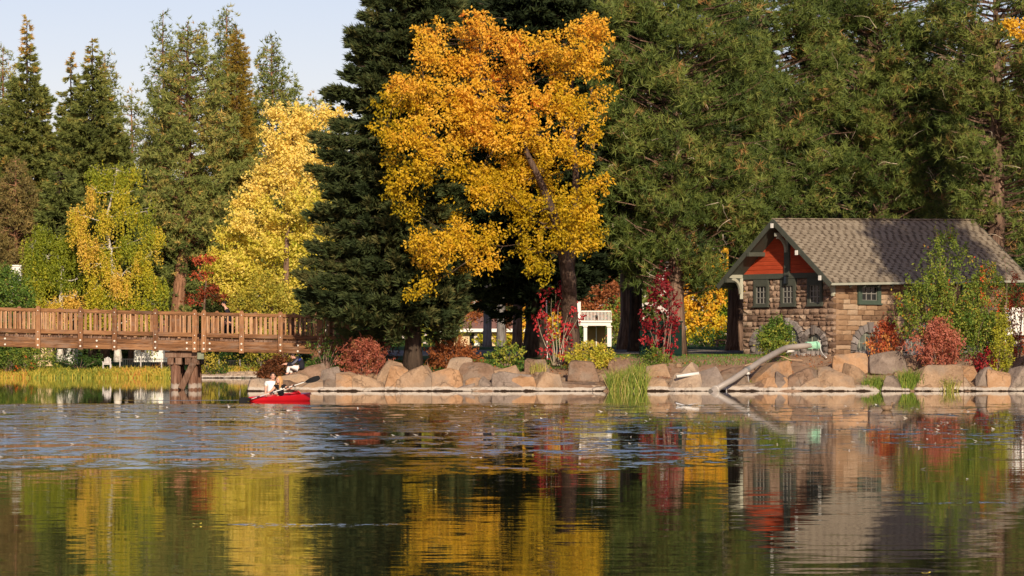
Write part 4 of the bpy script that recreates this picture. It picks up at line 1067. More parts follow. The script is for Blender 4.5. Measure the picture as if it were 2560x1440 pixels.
broadleaf('weeping_birch', 'low green weeping birch standing left of the tall yellow one', 308,
    [(150, 905, 0, 0.3), (152, 780, 0, 0.24), (153, 700, 0, 0.16), (145, 640, 0, 0.1)],
    [(100, 575, 34, 20, 0, .15), (150, 600, 34, 22, 0, .25), (80, 610, 28, 24, 0, .2), (120, 640, 40, 24, 0, .2), (180, 620, 24, 24, 0, .2), (90, 665, 32, 26, 0, .25), (160, 670, 42, 28, 0, .12), (195, 690, 28, 26, 0, .2), (110, 700, 34, 26, 0, .35), (140, 750, 30, 20, -1, .85), (190, 740, 36, 20, -1, .9), (120, 755, 30, 20, -1, .6), (200, 790, 60, 24, 0, .4), (120, 800, 40, 24, 0, .4)],
    'birch', 'bark_birch', (0.2, 0.11), 2.0, 0.38, weep=2.4, limb_r=0.06, perclump=44, tvar=0.1, bias=(0, 0, -1.2), shell=0.3)
gk = [(690, 300, 30, 24), (735, 300, 34, 24), (790, 290, 30, 16), (830, 295, 30, 14), (700, 345, 42, 30), (760, 350, 44, 34), (690, 400, 36, 34), (740, 410, 46, 36), (800, 400, 36, 34), (665, 455, 32, 30), (720, 465, 44, 34), (780, 460, 40, 36), (640, 500, 34, 24), (690, 520, 42, 32), (750, 520, 44, 36), (795, 525, 26, 36), (600, 525, 26, 16), (615, 560, 32, 24, 0), (670, 575, 42, 32), (730, 580, 42, 36), (775, 590, 30, 36), (575, 600, 30, 20), (620, 620, 38, 28), (680, 630, 42, 32), (735, 640, 40, 34), (560, 650, 30, 24), (605, 670, 38, 30), (660, 690, 44, 32), (720, 700, 40, 34), (545, 690, 28, 22), (590, 725, 36, 28), (640, 745, 44, 26), (700, 755, 40, 28), (760, 680, 30, 34), (780, 740, 24, 28)]
gl_ = []
for i, q_ in enumerate(gk):
    x_, y_, a_, b_ = q_[:4]
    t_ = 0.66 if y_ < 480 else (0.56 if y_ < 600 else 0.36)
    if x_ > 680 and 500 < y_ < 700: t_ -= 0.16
    gl_.append((x_, y_, a_ * 1.12, b_ * 1.12, random.uniform(-1.5, 1.5), t_))
broadleaf('ginkgo_tree', 'pale yellow ginkgo glowing between the far pines and the dark spruce', 303,
    [(712, 905, 0, 0.42), (714, 780, 0, 0.34), (716, 640, 0, 0.24), (722, 500, 0, 0.16), (728, 380, 0, 0.1), (735, 300, 0, 0.05)],
    gl_, 'ginkgo', 'bark_brown', (0.27, 0.18), 1.15, 0.34, limb_r=0.06, perclump=26, tvar=0.1, bias=(0, 0, 0.3), shell=0.15, spray=1.3)
broadleaf('maple_tree', 'small scarlet maple beside the foot of the pale yellow ginkgo', 301,
    [(510, 905, 0, 0.15), (510, 780, 0, 0.1), (515, 700, 0, 0.06)],
    [(503, 652, 20, 16, 0, .5), (530, 645, 16, 12, 0, .45), (500, 685, 15, 16, 0, .4), (520, 730, 26, 20, 0, .08), (485, 748, 20, 14, 0, .15), (545, 738, 20, 18, 0, .05)],
    'redor', 'bark_brown', (0.24, 0.16), 1.0, 0.4, perclump=24)
bush('shrub', 'large rounded olive yellow shrub behind the bridge railing under the ginkgo', 660, 690, 905, 190, 300.5, 'olive', (0.24, 0.15), 1.6, 0.55, clump=0.45, per=20)
bush('shrub', 'small yellow flecked shrub under the bridge right of the pier', 520, 880, 938, 90, 300.8, 'olive', (0.2, 0.12), 1.2, 0.7, clump=0.35)
bush('shrub', 'green dome shaped shrub at the left edge below the white chimney', 20, 676, 905, 150, 302.5, 'green', (0.24, 0.15), 2.4, 0.55, clump=0.42, per=22)
bush('shrub', 'dull green shrub at the water left of the reeds under the bridge', 22, 862, 925, 80, 301.5, 'shrubgreen', (0.2, 0.12), 1.3, 0.4, clump=0.3)
bush('shrub', 'brighter green shrub beside the reeds below the left part of the bridge', 100, 868, 925, 80, 301.5, 'green', (0.2, 0.12), 1.3, 0.75, clump=0.3)
bush('shrub', 'low green shrub between the reeds and the white garden building', 62, 880, 930, 60, 301.2, 'shrubgreen', (0.2, 0.12), 1.3, 0.6, clump=0.3)
bush('shrub', 'dark green shrub on the stone edge right of the bridge pier', 548, 905, 938, 40, 300.6, 'green', (0.2, 0.12), 1.3, 0.3, clump=0.3)
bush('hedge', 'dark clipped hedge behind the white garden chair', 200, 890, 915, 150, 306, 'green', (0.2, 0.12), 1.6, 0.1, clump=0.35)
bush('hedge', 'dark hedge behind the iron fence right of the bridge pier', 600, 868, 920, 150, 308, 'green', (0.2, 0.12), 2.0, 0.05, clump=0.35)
bush('shrub', 'leafy green shrub in front of the iron fence above the stone edge', 628, 893, 930, 40, 301.3, 'green', (0.2, 0.12), 1.2, 0.85, clump=0.3)

# ------------------------------------------------------------------ trees of the near bank
conifer('spruce_tree', 'huge dark spruce with stepped branch tips right of the ginkgo, shading the bridge end', 1030, 155.0,
    [(-420, 1025, 1035), (-250, 960, 1100), (-120, 930, 1140), (0, 905, 1150), (30, 882, 1150), (60, 905, 1150), (90, 842, 1150), (130, 885, 1150), (150, 868, 1150), (180, 880, 1150), (220, 800, 1150), (260, 865, 1150), (300, 845, 1150), (335, 775, 1150), (370, 825, 1150), (420, 775, 1150), (470, 808, 1150), (520, 780, 1150), (560, 790, 1155), (600, 760, 1155), (640, 780, 1160), (680, 733, 1160), (740, 745, 1160), (775, 760, 1150), (805, 830, 1130)],
    'spruce', 'spruce', 'bark_dark', 0.40, 560, 0.72, 900, 6, 0.36, 0.09, 0.66, tier=0.8, group=None)
conifer('spruce_tree', 'dark spruce behind the orange tree with a broad black trunk', 1340, 168,
    [(-420, 1330, 1350), (-200, 1230, 1460), (0, 1180, 1500), (200, 1150, 1540), (400, 1120, 1570), (600, 1090, 1560), (670, 1075, 1540), (710, 1110, 1490), (765, 1170, 1370)],
    'spruce', 'spruce', 'bark_dark', 0.47, 330, 0.45, 895, 6, 0.45, 0.14, 0.3, tier=0.9)
conifer('cedar_tree', 'drooping mid green conifer rising above the orange tree', 1330, 176,
    [(-500, 1320, 1340), (-300, 1200, 1450), (-100, 1080, 1560), (0, 1020, 1610), (60, 1010, 1640), (120, 1040, 1630), (260, 1100, 1600), (500, 1120, 1600)],
    'cedar', 'cedar', 'bark_dark', 0.4, 360, 0.45, 880, 5, 0.45, 0.09, 0.5)
ol = [(1200, 60, 34, 30, .8), (1095, 90, 44, 32, .75), (1150, 110, 50, 40, .75), (1230, 95, 40, 36, .85), (1290, 130, 40, 34, .8), (1070, 130, 30, 34, .6), (1350, 120, 46, 34, .65), (1410, 100, 50, 40, .6), (1465, 70, 36, 34, .7), (1490, 110, 34, 40, .6), (1460, 160, 46, 34, .5), (1400, 170, 46, 34, .55), (1130, 170, 50, 36, .62), (1200, 175, 54, 40, .75), (1270, 190, 50, 40, .75), (1330, 200, 46, 34, .65),
      (1060, 200, 38, 32, .55), (1010, 215, 34, 20, .75), (1000, 250, 36, 28, .4), (1060, 250, 50, 34, .5), (1130, 240, 50, 34, .6), (1200, 245, 50, 36, .65), (975, 285, 30, 32, .12), (1020, 295, 40, 34, .25), (1085, 305, 46, 28, .55), (1150, 300, 46, 32, .55), (965, 330, 24, 26, .15), (1020, 345, 44, 28, .4), (1090, 350, 50, 30, .55), (1160, 350, 50, 34, .6), (1215, 330, 34, 44, .7), (1220, 385, 30, 28, .55),
      (1265, 270, 40, 26, .6), (1310, 290, 30, 40, .7), (1350, 245, 34, 22, .7), (1345, 330, 34, 24, .55), (1400, 345, 34, 24, .6), (1330, 370, 44, 22, .5), (1390, 385, 40, 22, .45), (1440, 410, 30, 26, .5), (1480, 330, 26, 26, .35), (985, 400, 30, 26, .2), (1010, 440, 34, 34, .22), (1000, 490, 24, 34, .18), (1030, 520, 24, 22, .2), (1070, 430, 30, 26, .25), (1240, 460, 50, 32, .3), (1310, 440, 40, 30, .4), (1280, 500, 50, 30, .35), (1210, 500, 40, 22, .4), (1330, 520, 40, 34, .2),
      (1385, 250, 44, 40, .5), (1280, 340, 46, 40, .5), (1430, 280, 34, 50, .4), (1200, 300, 60, 50, .6), (1260, 420, 60, 40, .35), (1130, 470, 40, 34, .2), (1180, 430, 40, 30, .3), (1360, 430, 40, 30, .35), (1440, 500, 40, 50, .35), (1470, 590, 40, 36, .35), (1400, 540, 44, 36, .25), (1500, 250, 30, 40, .5), (1360, 560, 40, 30, .2), (1100, 400, 50, 30, .4),
      (1130, 555, 40, 24, .35), (1070, 590, 34, 28, .35), (1110, 620, 50, 36, .45), (1170, 600, 48, 38, .45), (1225, 600, 34, 30, .35), (1060, 640, 32, 28, .5), (1150, 665, 46, 30, .5), (1210, 650, 32, 28, .5), (1100, 690, 34, 22, .3), (1060, 715, 24, 18, .25), (1035, 735, 16, 14, .2), (1420, 560, 36, 34, .3), (1460, 540, 30, 36, .4), (1400, 600, 40, 30, .25), (1450, 600, 40, 30, .4), (1330, 620, 34, 34, .12), (1350, 670, 34, 26, .08), (1490, 470, 24, 26, .4), (1380, 480, 34, 26, .3), (1300, 570, 26, 24, .15)]
broadleaf('orange_tree', 'great broad tree of orange and golden leaves leaning out over the bank', 153.2,
    [(1428, 903, 4.5, 0.5), (1424, 800, 4, 0.42), (1422, 700, 2.5, 0.36), (1405, 610, 2.0, 0.27), (1378, 520, 1.0, 0.2), (1345, 440, 0.4, 0.16), (1318, 385, 0.2, 0.13), (1295, 320, 0, 0.13), (1250, 280, 0, 0.1), (1200, 220, 0, 0.07), (1200, 120, 0, 0.04)],
    [(x_, y_, a_ * 1.14, b_ * 1.16, random.uniform(-2.2, 1.6) - (3.2 if x_ < 1130 else 0.0) + (2.6 if abs(x_ - (1318 + max(0, y_ - 385) * 0.42)) < 30 and 360 < y_ < 560 else 0.0), t_ - 0.04 - (0.1 if x_ > 1380 and y_ > 480 else 0.0)) for (x_, y_, a_, b_, t_) in ol],
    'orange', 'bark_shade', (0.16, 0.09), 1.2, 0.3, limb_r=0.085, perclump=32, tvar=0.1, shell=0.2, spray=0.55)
# second stem of the orange tree reads as part of its crown
lm = MB()
lm.tube([P(1422, 690, 158.5), P(1435, 560, 157.5), P(1440, 440, 157), P(1432, 340, 156.6), P(1425, 240, 156.4), P(1440, 150, 156.2)], [0.26, 0.2, 0.16, 0.13, 0.09, 0.05], 7)
lm.tube([P(1434, 340, 156.6), P(1470, 300, 156.3), P(1480, 220, 156)], [0.09, 0.07, 0.04], 5)
lm.tube([P(1437, 400, 156.6), P(1400, 300, 156.3), P(1370, 250, 156)], [0.09, 0.07, 0.04], 5)
ot = [o for o in SC.objects if o.name == 'orange_tree'][0]
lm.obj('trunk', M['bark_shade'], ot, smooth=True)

pines = [
    ('nearest great pine, its long needled boughs hanging left of the stone house', 1690, 166, [(-500, 1640, 1740), (-200, 1530, 1850), (0, 1490, 1900), (100, 1475, 1930), (200, 1455, 1950), (350, 1440, 1960), (430, 1450, 1960), (520, 1480, 1945), (600, 1500, 1900), (660, 1530, 1850), (720, 1560, 1800)], 380, 0.42, 0.5, 870),
    ('second great pine directly behind the peak of the stone house', 1900, 174, [(-500, 1850, 1950), (-200, 1740, 2060), (0, 1700, 2120), (150, 1690, 2140), (300, 1700, 2150), (420, 1720, 2140), (520, 1760, 2080), (600, 1780, 2020), (650, 1800, 1950)], 320, 0.6, 0.48, 862),
    ('great pine above the right part of the shingled roof', 2200, 178, [(-500, 2150, 2250), (-200, 2040, 2370), (0, 2000, 2420), (200, 1990, 2430), (350, 2010, 2430), (470, 2050, 2400), (540, 2080, 2350)], 300, 0.6, 0.5, 862),
    ('great pine at the right edge of the photo with brown tinged needles', 2490, 172, [(-500, 2440, 2540), (-200, 2340, 2680), (0, 2310, 2700), (200, 2300, 2720), (380, 2330, 2700), (500, 2380, 2690), (560, 2400, 2680), (620, 2440, 2660)], 240, 0.6, 0.6, 862),
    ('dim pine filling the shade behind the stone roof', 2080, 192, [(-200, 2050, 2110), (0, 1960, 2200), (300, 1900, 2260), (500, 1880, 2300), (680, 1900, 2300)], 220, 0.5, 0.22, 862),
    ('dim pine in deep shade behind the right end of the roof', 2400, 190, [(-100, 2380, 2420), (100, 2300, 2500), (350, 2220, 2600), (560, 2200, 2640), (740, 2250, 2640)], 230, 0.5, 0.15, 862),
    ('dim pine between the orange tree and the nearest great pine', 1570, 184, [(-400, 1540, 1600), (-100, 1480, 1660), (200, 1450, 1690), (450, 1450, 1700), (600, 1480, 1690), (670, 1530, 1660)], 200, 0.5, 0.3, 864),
]
for (lab, px, D, pr, nb_, tr_, tb_, by_) in pines:
    dim = lab.startswith('dim')
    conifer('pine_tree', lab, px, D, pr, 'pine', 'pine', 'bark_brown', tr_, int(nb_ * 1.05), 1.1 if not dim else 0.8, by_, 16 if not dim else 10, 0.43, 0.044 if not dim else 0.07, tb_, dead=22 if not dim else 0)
conifer('spruce_tree', 'tall dark spruce far behind the great pines', 2250, 215, [(230, 2230, 2270), (300, 2100, 2400), (420, 2000, 2500), (600, 1950, 2560), (760, 1950, 2560)], 'spruce', 'spruce', 'bark_dark', 0.5, 160, 0.3, 862, 6, 0.6, 0.25, 0.3)
# tree beside the pond past the right side of the picture; its shade falls on the roof and the wall
conifer('pine_tree', 'tall pine standing on the bank to the right, shading the roof end', 2850, 139, [(-1900, 2830, 2870), (-1300, 2680, 3020), (-700, 2600, 3060), (-100, 2590, 3060), (60, 2620, 3040), (150, 2700, 2990)], 'pine', 'pine', 'bark_brown', 0.5, 260, 1.5, 905, 8, 0.4, 0.09, 0.5)
# trunks in the open under the crowns
def trunk_only(label, px, D, r, bark, top, crown=None):
    zb = gzf(X(px, D), D)
    root = thing('tree', label, 'tree', (X(px, D), D, zb))
    mb = MB(); zt = Z(top, D)
    mb.tube([(X(px, D), D, zb - 0.2), (X(px, D), D, zb + 0.5), (X(px, D) + 0.04, D, zb + 2.5), (X(px, D), D, zt)], [r * 1.35, r * 1.06, r * 0.95, r * 0.7], 10)
    mb.obj('trunk', M[bark], root, smooth=True)
    n = 500; c = np.array([X(px, D), D, zt]); pp = c + rng.normal(0, 1, (n, 3)) * np.array([1.3, 1.3, 1.6])
    V, t = sprigs(pp, unit(rng.normal(0, 1, (n, 3))), 8, 0.4, 0.05, 0.6, np.full(n, 0.25))
    link('crown', tri_mesh('crown', V, t, M['pine']), root)
trunk_only('thick dark trunk between the white portico and the red sapling by the green cabinet', 1588, 178, 0.36, 'bark_dark', 560)
trunk_only('broad brown trunk just left of the stone house under its eave', 1838, 181, 0.47, 'bark_brown', 520)
trunk_only('smooth grey trunk in front of the low house with the red roof', 1218, 215, 0.27, 'bark_grey', 620)
trunk_only('short pale trunk right of the smooth grey one, far across the lawn', 1252, 235, 0.3, 'bark_grey', 640)
trunk_only('slanting brown trunk left of the broad black trunk', 1293, 192, 0.28, 'bark_brown', 600)

# broadleaf trees beyond the lawn, seen between the trunks
broadleaf('maple_tree', 'brilliant yellow maple in sunlight beyond the lawn left of the stone house', 250,
    [(1775, 866, 0, 0.22), (1775, 790, 0, 0.16), (1770, 700, 0, 0.1)],
    [(1735, 700, 34, 26, 0, .8), (1780, 690, 36, 28, 0, .7), (1830, 700, 36, 28, 0, .55), (1870, 720, 30, 34, 0, .6), (1730, 750, 34, 28, 0, .75), (1775, 745, 36, 28, -1, .7), (1825, 750, 30, 28, 1, .1), (1735, 800, 34, 26, 0, .65), (1785, 800, 36, 26, -1, .6), (1830, 800, 30, 30, 1, .05), (1740, 838, 34, 16, 0, .4), (1790, 845, 34, 14, 0, .35), (1870, 780, 30, 40, 0, .7), (1860, 840, 30, 20, 0, .5), (1700, 700, 24, 20, 0, .9), (1740, 650, 40, 24, 0, .7), (1820, 645, 40, 24, 0, .7)],
    'maple', 'bark_brown', (0.26, 0.17), 1.3, 0.38, perclump=26)
broadleaf('willow_tree', 'pale green weeping willow beyond the lawn left of the low house', 240,
    [(1110, 866, 0, 0.2), (1110, 800, 0, 0.14), (1112, 770, 0, 0.08)],
    [(1080, 790, 30, 18, 0, .4), (1120, 785, 34, 18, 0, .6), (1150, 800, 24, 18, 0, .45), (1095, 760, 30, 20, 0, .7), (1140, 750, 34, 20, 0, .85), (1060, 800, 20, 20, 0, .3)],
    'willow', 'bark_brown', (0.22, 0.09), 1.2, 0.35, weep=1.5, perclump=34)
broadleaf('maple_tree', 'rusty red maple over the red roof beyond the lawn', 238,
    [(1262, 866, 0, 0.14), (1262, 800, 0, 0.1)],
    [(1200, 770, 34, 22, 0, .6), (1260, 770, 34, 26, 0, .35), (1255, 800, 28, 18, 0, .2), (1180, 790, 20, 12, 0, .9)],
    'redbrown', 'bark_brown', (0.22, 0.14), 1.0, 0.35)
broadleaf('maple_tree', 'tawny orange tree beyond the lawn behind the broad black trunk', 262,
    [(1325, 866, 0, 0.14), (1325, 790, 0, 0.1)],
    [(1320, 740, 34, 34, 0, .85), (1320, 800, 30, 34, 0, .8), (1395, 800, 40, 50, 0, .7), (1310, 845, 26, 16, 0, .5), (1240, 845, 60, 14, 0, .4)],
    'maple', 'bark_brown', (0.26, 0.17), 1.1, 0.38)
broadleaf('oak_tree', 'bronze leaved tree beyond the white balcony', 268,
    [(1490, 866, 0, 0.18), (1490, 800, 0, 0.1)],
    [(1470, 740, 40, 30, 0, .6), (1520, 735, 40, 34, 0, .5), (1500, 790, 40, 26, 0, .7), (1560, 800, 30, 50, 0, .3), (1445, 770, 20, 26, 0, .8)],
    'redbrown', 'bark_brown', (0.26, 0.17), 1.3, 0.4)
bush('shrub', 'green and orange shrub between the white portico and the thick dark trunk', 1552, 750, 868, 70, 236, 'shrubgreen', (0.2, 0.12), 1.6, 0.7, clump=0.32)
bush('hedge', 'dark low hedge under the yellow maple beyond the lawn', 1770, 838, 868, 150, 246, 'green', (0.2, 0.12), 1.5, 0.15, clump=0.32)
bush('hedge', 'long dim hedge closing the lawn behind the far trunks', 1400, 800, 868, 420, 290, 'green', (0.26, 0.16), 1.2, 0.35, clump=0.5)
bush('hedge', 'dim hedge behind the dark spruce and the bridge end', 930, 760, 900, 300, 250, 'green', (0.26, 0.16), 1.2, 0.1, clump=0.45)
broadleaf('yellow_branch_tree', 'tree holding a few yellow leaves at the top right corner', 168,
    [(2640, 870, 0, 0.2), (2640, 400, 0, 0.15), (2620, 100, 0, 0.08)],
    [(2545, 68, 26, 12, -8, .55), (2530, 62, 22, 8, -8, .5), (2640, 60, 60, 40, -4, .5), (2560, 85, 16, 8, -8, .6)],
    'orange', 'bark_brown', (0.17, 0.1), 1.2, 0.22)

# ------------------------------------------------------------------ shrubs along the near bank
bush('shrub', 'rounded pinkish red shrub on the rocks right of the bridge end', 912, 848, 938, 125, 154.0, 'pinkred', (0.13, 0.05), 1.3, 0.6, bias=(0, 0, -0.9), clump=0.13)
bush('shrub', 'russet brown rounded shrub behind the rocks in front of the willow', 1130, 848, 925, 130, 156.2, 'redbrown', (0.1, 0.065), 1.5, 0.6, clump=0.13)
bush('shrub', 'small bright green leafy shrub at the foot of the broad black trunk', 1265, 860, 908, 85, 157.0, 'green', (0.12, 0.09), 0.5, 0.8, clump=0.12, stems=5)
bush('sapling', 'open crimson leaved sapling in front of the white portico', 1392, 700, 905, 135, 156.5, 'red', (0.17, 0.11), 0.15, 0.8, bias=(0, 0, -0.8), clump=0.16, stems=9, per=11, cat='sapling', bark='deadtwig')
bush('shrub', 'bright yellow green shrub below the white portico', 1475, 862, 924, 130, 155.4, 'ylgreen', (0.13, 0.06), 1.4, 0.55, clump=0.14, hgrad=0.0)
bush('vine', 'deep crimson vine climbing in front of the green cabinet', 1655, 668, 912, 90, 156.6, 'red', (0.16, 0.1), 0.42, 0.42, bias=(0, 0, -0.9), clump=0.17, stems=8, cat='vine', hgrad=-0.4, per=12)
bush('shrub', 'low green scrub at the foot of the crimson vine', 1640, 872, 922, 60, 155.4, 'shrubgreen', (0.1, 0.05), 0.9, 0.5, clump=0.1)
bush('shrub', 'green and yellow climber growing against the gable wall beside the pipe', 1940, 800, 892, 88, 158.9, 'green', (0.12, 0.07), 1.7, 0.68, clump=0.12, hgrad=-0.5)
bush('shrub', 'green sprawling shrub with yellow tips reaching above the eave of the stone house', 2370, 575, 890, 170, 155.5, 'shrubgreen', (0.13, 0.075), 0.62, 0.6, clump=0.17, stems=9, tvar=0.16)
bush('shrub', 'wide lower green shrub spreading left in front of the house window', 2330, 690, 860, 190, 154.8, 'shrubgreen', (0.13, 0.075), 1.0, 0.6, clump=0.17, stems=9)
bush('shrub', 'dull green shrub with scarlet flecks right of the sprawling shrub', 2470, 660, 880, 130, 155.6, 'shrubgreen', (0.11, 0.06), 1.1, 0.66, clump=0.15, stems=8, tvar=0.22)
bush('shrub', 'dense mid green shrub under the scarlet flecked one', 2440, 770, 890, 150, 154.4, 'green', (0.12, 0.07), 1.2, 0.72, clump=0.15)
bush('shrub', 'orange and red shrub against the long stone wall beside its arch', 2215, 800, 895, 80, 156.4, 'redor', (0.15, 0.055), 0.8, 0.6, bias=(0, 0, -1.1), clump=0.12, tvar=0.3, hgrad=-0.4)
bush('shrub', 'tall pinkish red shrub above the rocks in front of the hidden arches', 2345, 800, 915, 115, 153.4, 'pinkred', (0.15, 0.055), 1.2, 0.7, bias=(0, 0, -1.0), clump=0.13)
bush('shrub', 'small crimson and orange shrub among the rocks at the right', 2470, 880, 925, 75, 153.6, 'red', (0.09, 0.06), 0.8, 0.6, clump=0.11, tvar=0.3)
bush('shrub', 'narrow yellow green shrub hanging over the rocks near the right edge', 2505, 790, 938, 52, 153.0, 'ylgreen', (0.1, 0.06), 1.1, 0.3, clump=0.11)
bush('shrub', 'scarlet sprigged shrub in front of the white panel', 2540, 690, 905, 60, 155.0, 'redor', (0.11, 0.06), 0.35, 0.5, clump=0.13, stems=8)
bush('vine', 'dark twining shrub with pale leaves where the bridge meets the bank', 815, 830, 935, 110, 155.2, 'shrubgreen', (0.1, 0.07), 0.22, 0.2, clump=0.14, stems=14, tvar=0.28, cat='vine')
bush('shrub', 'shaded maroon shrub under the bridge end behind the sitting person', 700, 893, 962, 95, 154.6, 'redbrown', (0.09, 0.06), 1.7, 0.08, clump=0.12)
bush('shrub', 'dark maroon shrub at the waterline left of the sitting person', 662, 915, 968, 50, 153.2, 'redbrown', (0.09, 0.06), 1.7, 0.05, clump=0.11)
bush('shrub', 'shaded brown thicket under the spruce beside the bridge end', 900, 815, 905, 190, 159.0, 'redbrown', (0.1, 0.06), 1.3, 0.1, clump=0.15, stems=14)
# tall thin stalks
def stalk(label, px, py0, py1, D, mat='green', n=90, tb=0.3):
    r = thing('tall_weed', label, 'weed', P(px, py1, D)); mb = MB()
    pts = [P(px + 6 * math.sin(i), py1 + (py0 - py1) * i / 5, D) for i in range(6)]
    mb.tube(pts, [0.02, 0.018, 0.014, 0.012, 0.008, 0.004], 4, cap=False); mb.obj('stem', M['twig'], r)
    k = rng.uniform(0, 5, n); P0 = np.array([tuple(p) for p in pts]); i0 = k.astype(int); f = (k - i0)[:, None]
    i1 = np.minimum(i0 + 1, 5); pp = P0[i0] * (1 - f) + P0[i1] * f + rng.normal(0, 0.04, (n, 3))
    V, t = leaves(pp, 0.14, 0.03, np.full(n, tb), (0, 0, 0.5)); link('leaves', tri_mesh('leaves', V, t, M[mat]), r)
stalk('thin feathery green weed stalk rising above the right end of the roof slope', 2512, 565, 800, 154.5)
stalk('yellowish sapling tip showing against the roof beside the tall sprawling shrub', 2345, 560, 720, 155.4, 'shrubgreen', 60, 0.85)

# far-off wood closing the view: reads as one dark mass between the trees
Vs, Ts = [], []
for i in range(70):
    px = -250 + i * 44 + rng.uniform(-14, 14); D = 365 + rng.uniform(0, 45); x = X(px, D)
    top = Z(rng.uniform(430, 560) if px < 900 else rng.uniform(60, 260), D); zb = gzf(x, D)
    n = 480; u = rng.uniform(0, 1, n) ** 0.8
    rad = (1 - u) * 3.4 + 0.3; th = rng.uniform(0, 6.283, n)
    pp = np.stack([x + np.cos(th) * rad * rng.uniform(0.4, 1, n), D + np.sin(th) * rad, zb + u * (top - zb)], 1)
    V, t = sprigs(pp, unit(np.stack([np.cos(th), np.sin(th), np.full(n, -0.2)], 1)), 4, 1.6, 0.6, 0.4, np.full(n, rng.uniform(0.1, 0.45)))
    Vs.append(V); Ts.append(t)
setp(link('forest', tri_mesh('forest', np.concatenate(Vs), np.concatenate(Ts), M['far_spruce'])), 'distant dark conifer wood behind everything', 'forest', kind='stuff')

# ------------------------------------------------------------------ reeds and grasses
Vs, Ts = [], []
for i in range(420):
    px = rng.uniform(-40, 430); x_ = X(px, 300); D = 300 + 0.8 * math.sin(x_ * 0.35) + 0.4 * math.sin(x_ * 1.1) + rng.uniform(-0.9, 4.0)
    x = X(px, D); z = max(gzf(x, D), -0.05) - 0.05
    tb_ = 0.48 + 0.2 * math.sin(px * 0.02 + 1) + rng.normal(0, 0.12)
    V, t = blades(x, D, z, 0.9 * rng.uniform(0.45, 1.15), 20, 0.32, 0.08, 1.4, tb_, 0.2); Vs.append(V); Ts.append(t)
setp(link('reeds', tri_mesh('reeds', np.concatenate(Vs), np.concatenate(Ts), M['reed'])), 'golden green reeds lining the far shore under the bridge', 'reeds', kind='stuff')
Vs, Ts = [], []
for i in range(60):
    px = rng.uniform(560, 650); D = 301 + rng.uniform(0, 2)
    V, t = blades(X(px, D), D, 0.35, 0.9, 16, 0.3, 0.06, 0.9, 0.6, 0.2); Vs.append(V); Ts.append(t)
setp(link('grass', tri_mesh('grass', np.concatenate(Vs), np.concatenate(Ts), M['reed'])), 'rough yellow grass above the stone edge right of the pier', 'grass', kind='stuff')
def clump(label, px, py, D, hgt, n, spread, tb_, lean=1.35, mat='grassblade'):
    x = X(px, D); z = min(Z(py, D), max(gzf(x, D), -0.05)) - rng.uniform(0.02, 0.14, n)
    V, t = blades(x, D, z, hgt, n, spread, 0.022, lean, tb_, 0.18)
    o = link('grass_clump', tri_mesh('grass_clump', V, t, M[mat])); setp(o, label, 'grass clump')
clump('big arching grass clump at the waterline left of the white pipe', 1568, 976, 150.6, 1.3, 1000, 0.5, 0.62)
clump('grass clump leaning over the rocks at the water right of the flat ledge', 2188, 968, 150.9, 1.0, 560, 0.3, 0.5)
clump('tall green grass clump between two rocks right of centre of the house', 2276, 972, 150.8, 1.15, 680, 0.3, 0.48)
clump('straw coloured grass clump in front of the big flat faced rock', 2372, 968, 150.3, 0.95, 300, 0.2, 0.8)
clump('dry grass tuft above the grey rock with the white top', 1345, 925, 155.0, 0.8, 200, 0.2, 0.85)
clump('yellow grass tuft growing beside the big pale round rock', 2042, 940, 152.6, 0.85, 260, 0.14, 0.75)
clump('small grass tuft behind the rough grey rock', 1865, 960, 151.6, 0.45, 120, 0.16, 0.5)
clump('short green tuft right of the leaning orange tan rock', 2128, 962, 151.2, 0.6, 160, 0.14, 0.4)
clump('grass tuft at the top of the bank below the green cabinet', 1600, 925, 154.6, 0.6, 200, 0.3, 0.55)
clump('low green tuft beside the pinkish shrub', 985, 925, 153.9, 0.5, 160, 0.2, 0.6)
# lawn grass at the lip of the bank
n = 9000
x = rng.uniform(-10, 13, n); y = 156 + rng.uniform(0, 5, n) ** 1.0
Vs_, Ts_ = blades(0, 0, gz(x, y), 0.12, n, 0.0, 0.03, 0.6, 0.1, 0.15)
off = np.stack([x, y, np.zeros(n)], 1)
Vs_ = Vs_ + np.concatenate([off, off, off])[:, None, :]
setp(link('grass', tri_mesh('grass', Vs_, Ts_, M['grassblade'])), 'short lawn grass along the top of the bank', 'grass', kind='stuff')
# fallen leaves
n = 2600
x = rng.uniform(-10, 24, n); y = rng.uniform(151, 161, n)
z = gz(x, y) + 0.03
V, t = leaves(np.stack([x, y, z], 1), 0.1, 0.07, rng.uniform(0, 1, n), (0, 0, 0))
setp(link('fallen_leaves', tri_mesh('fallen_leaves', V, t, M['redbrown'])), 'brown fallen leaves scattered on the bank', 'leaves', kind='stuff')

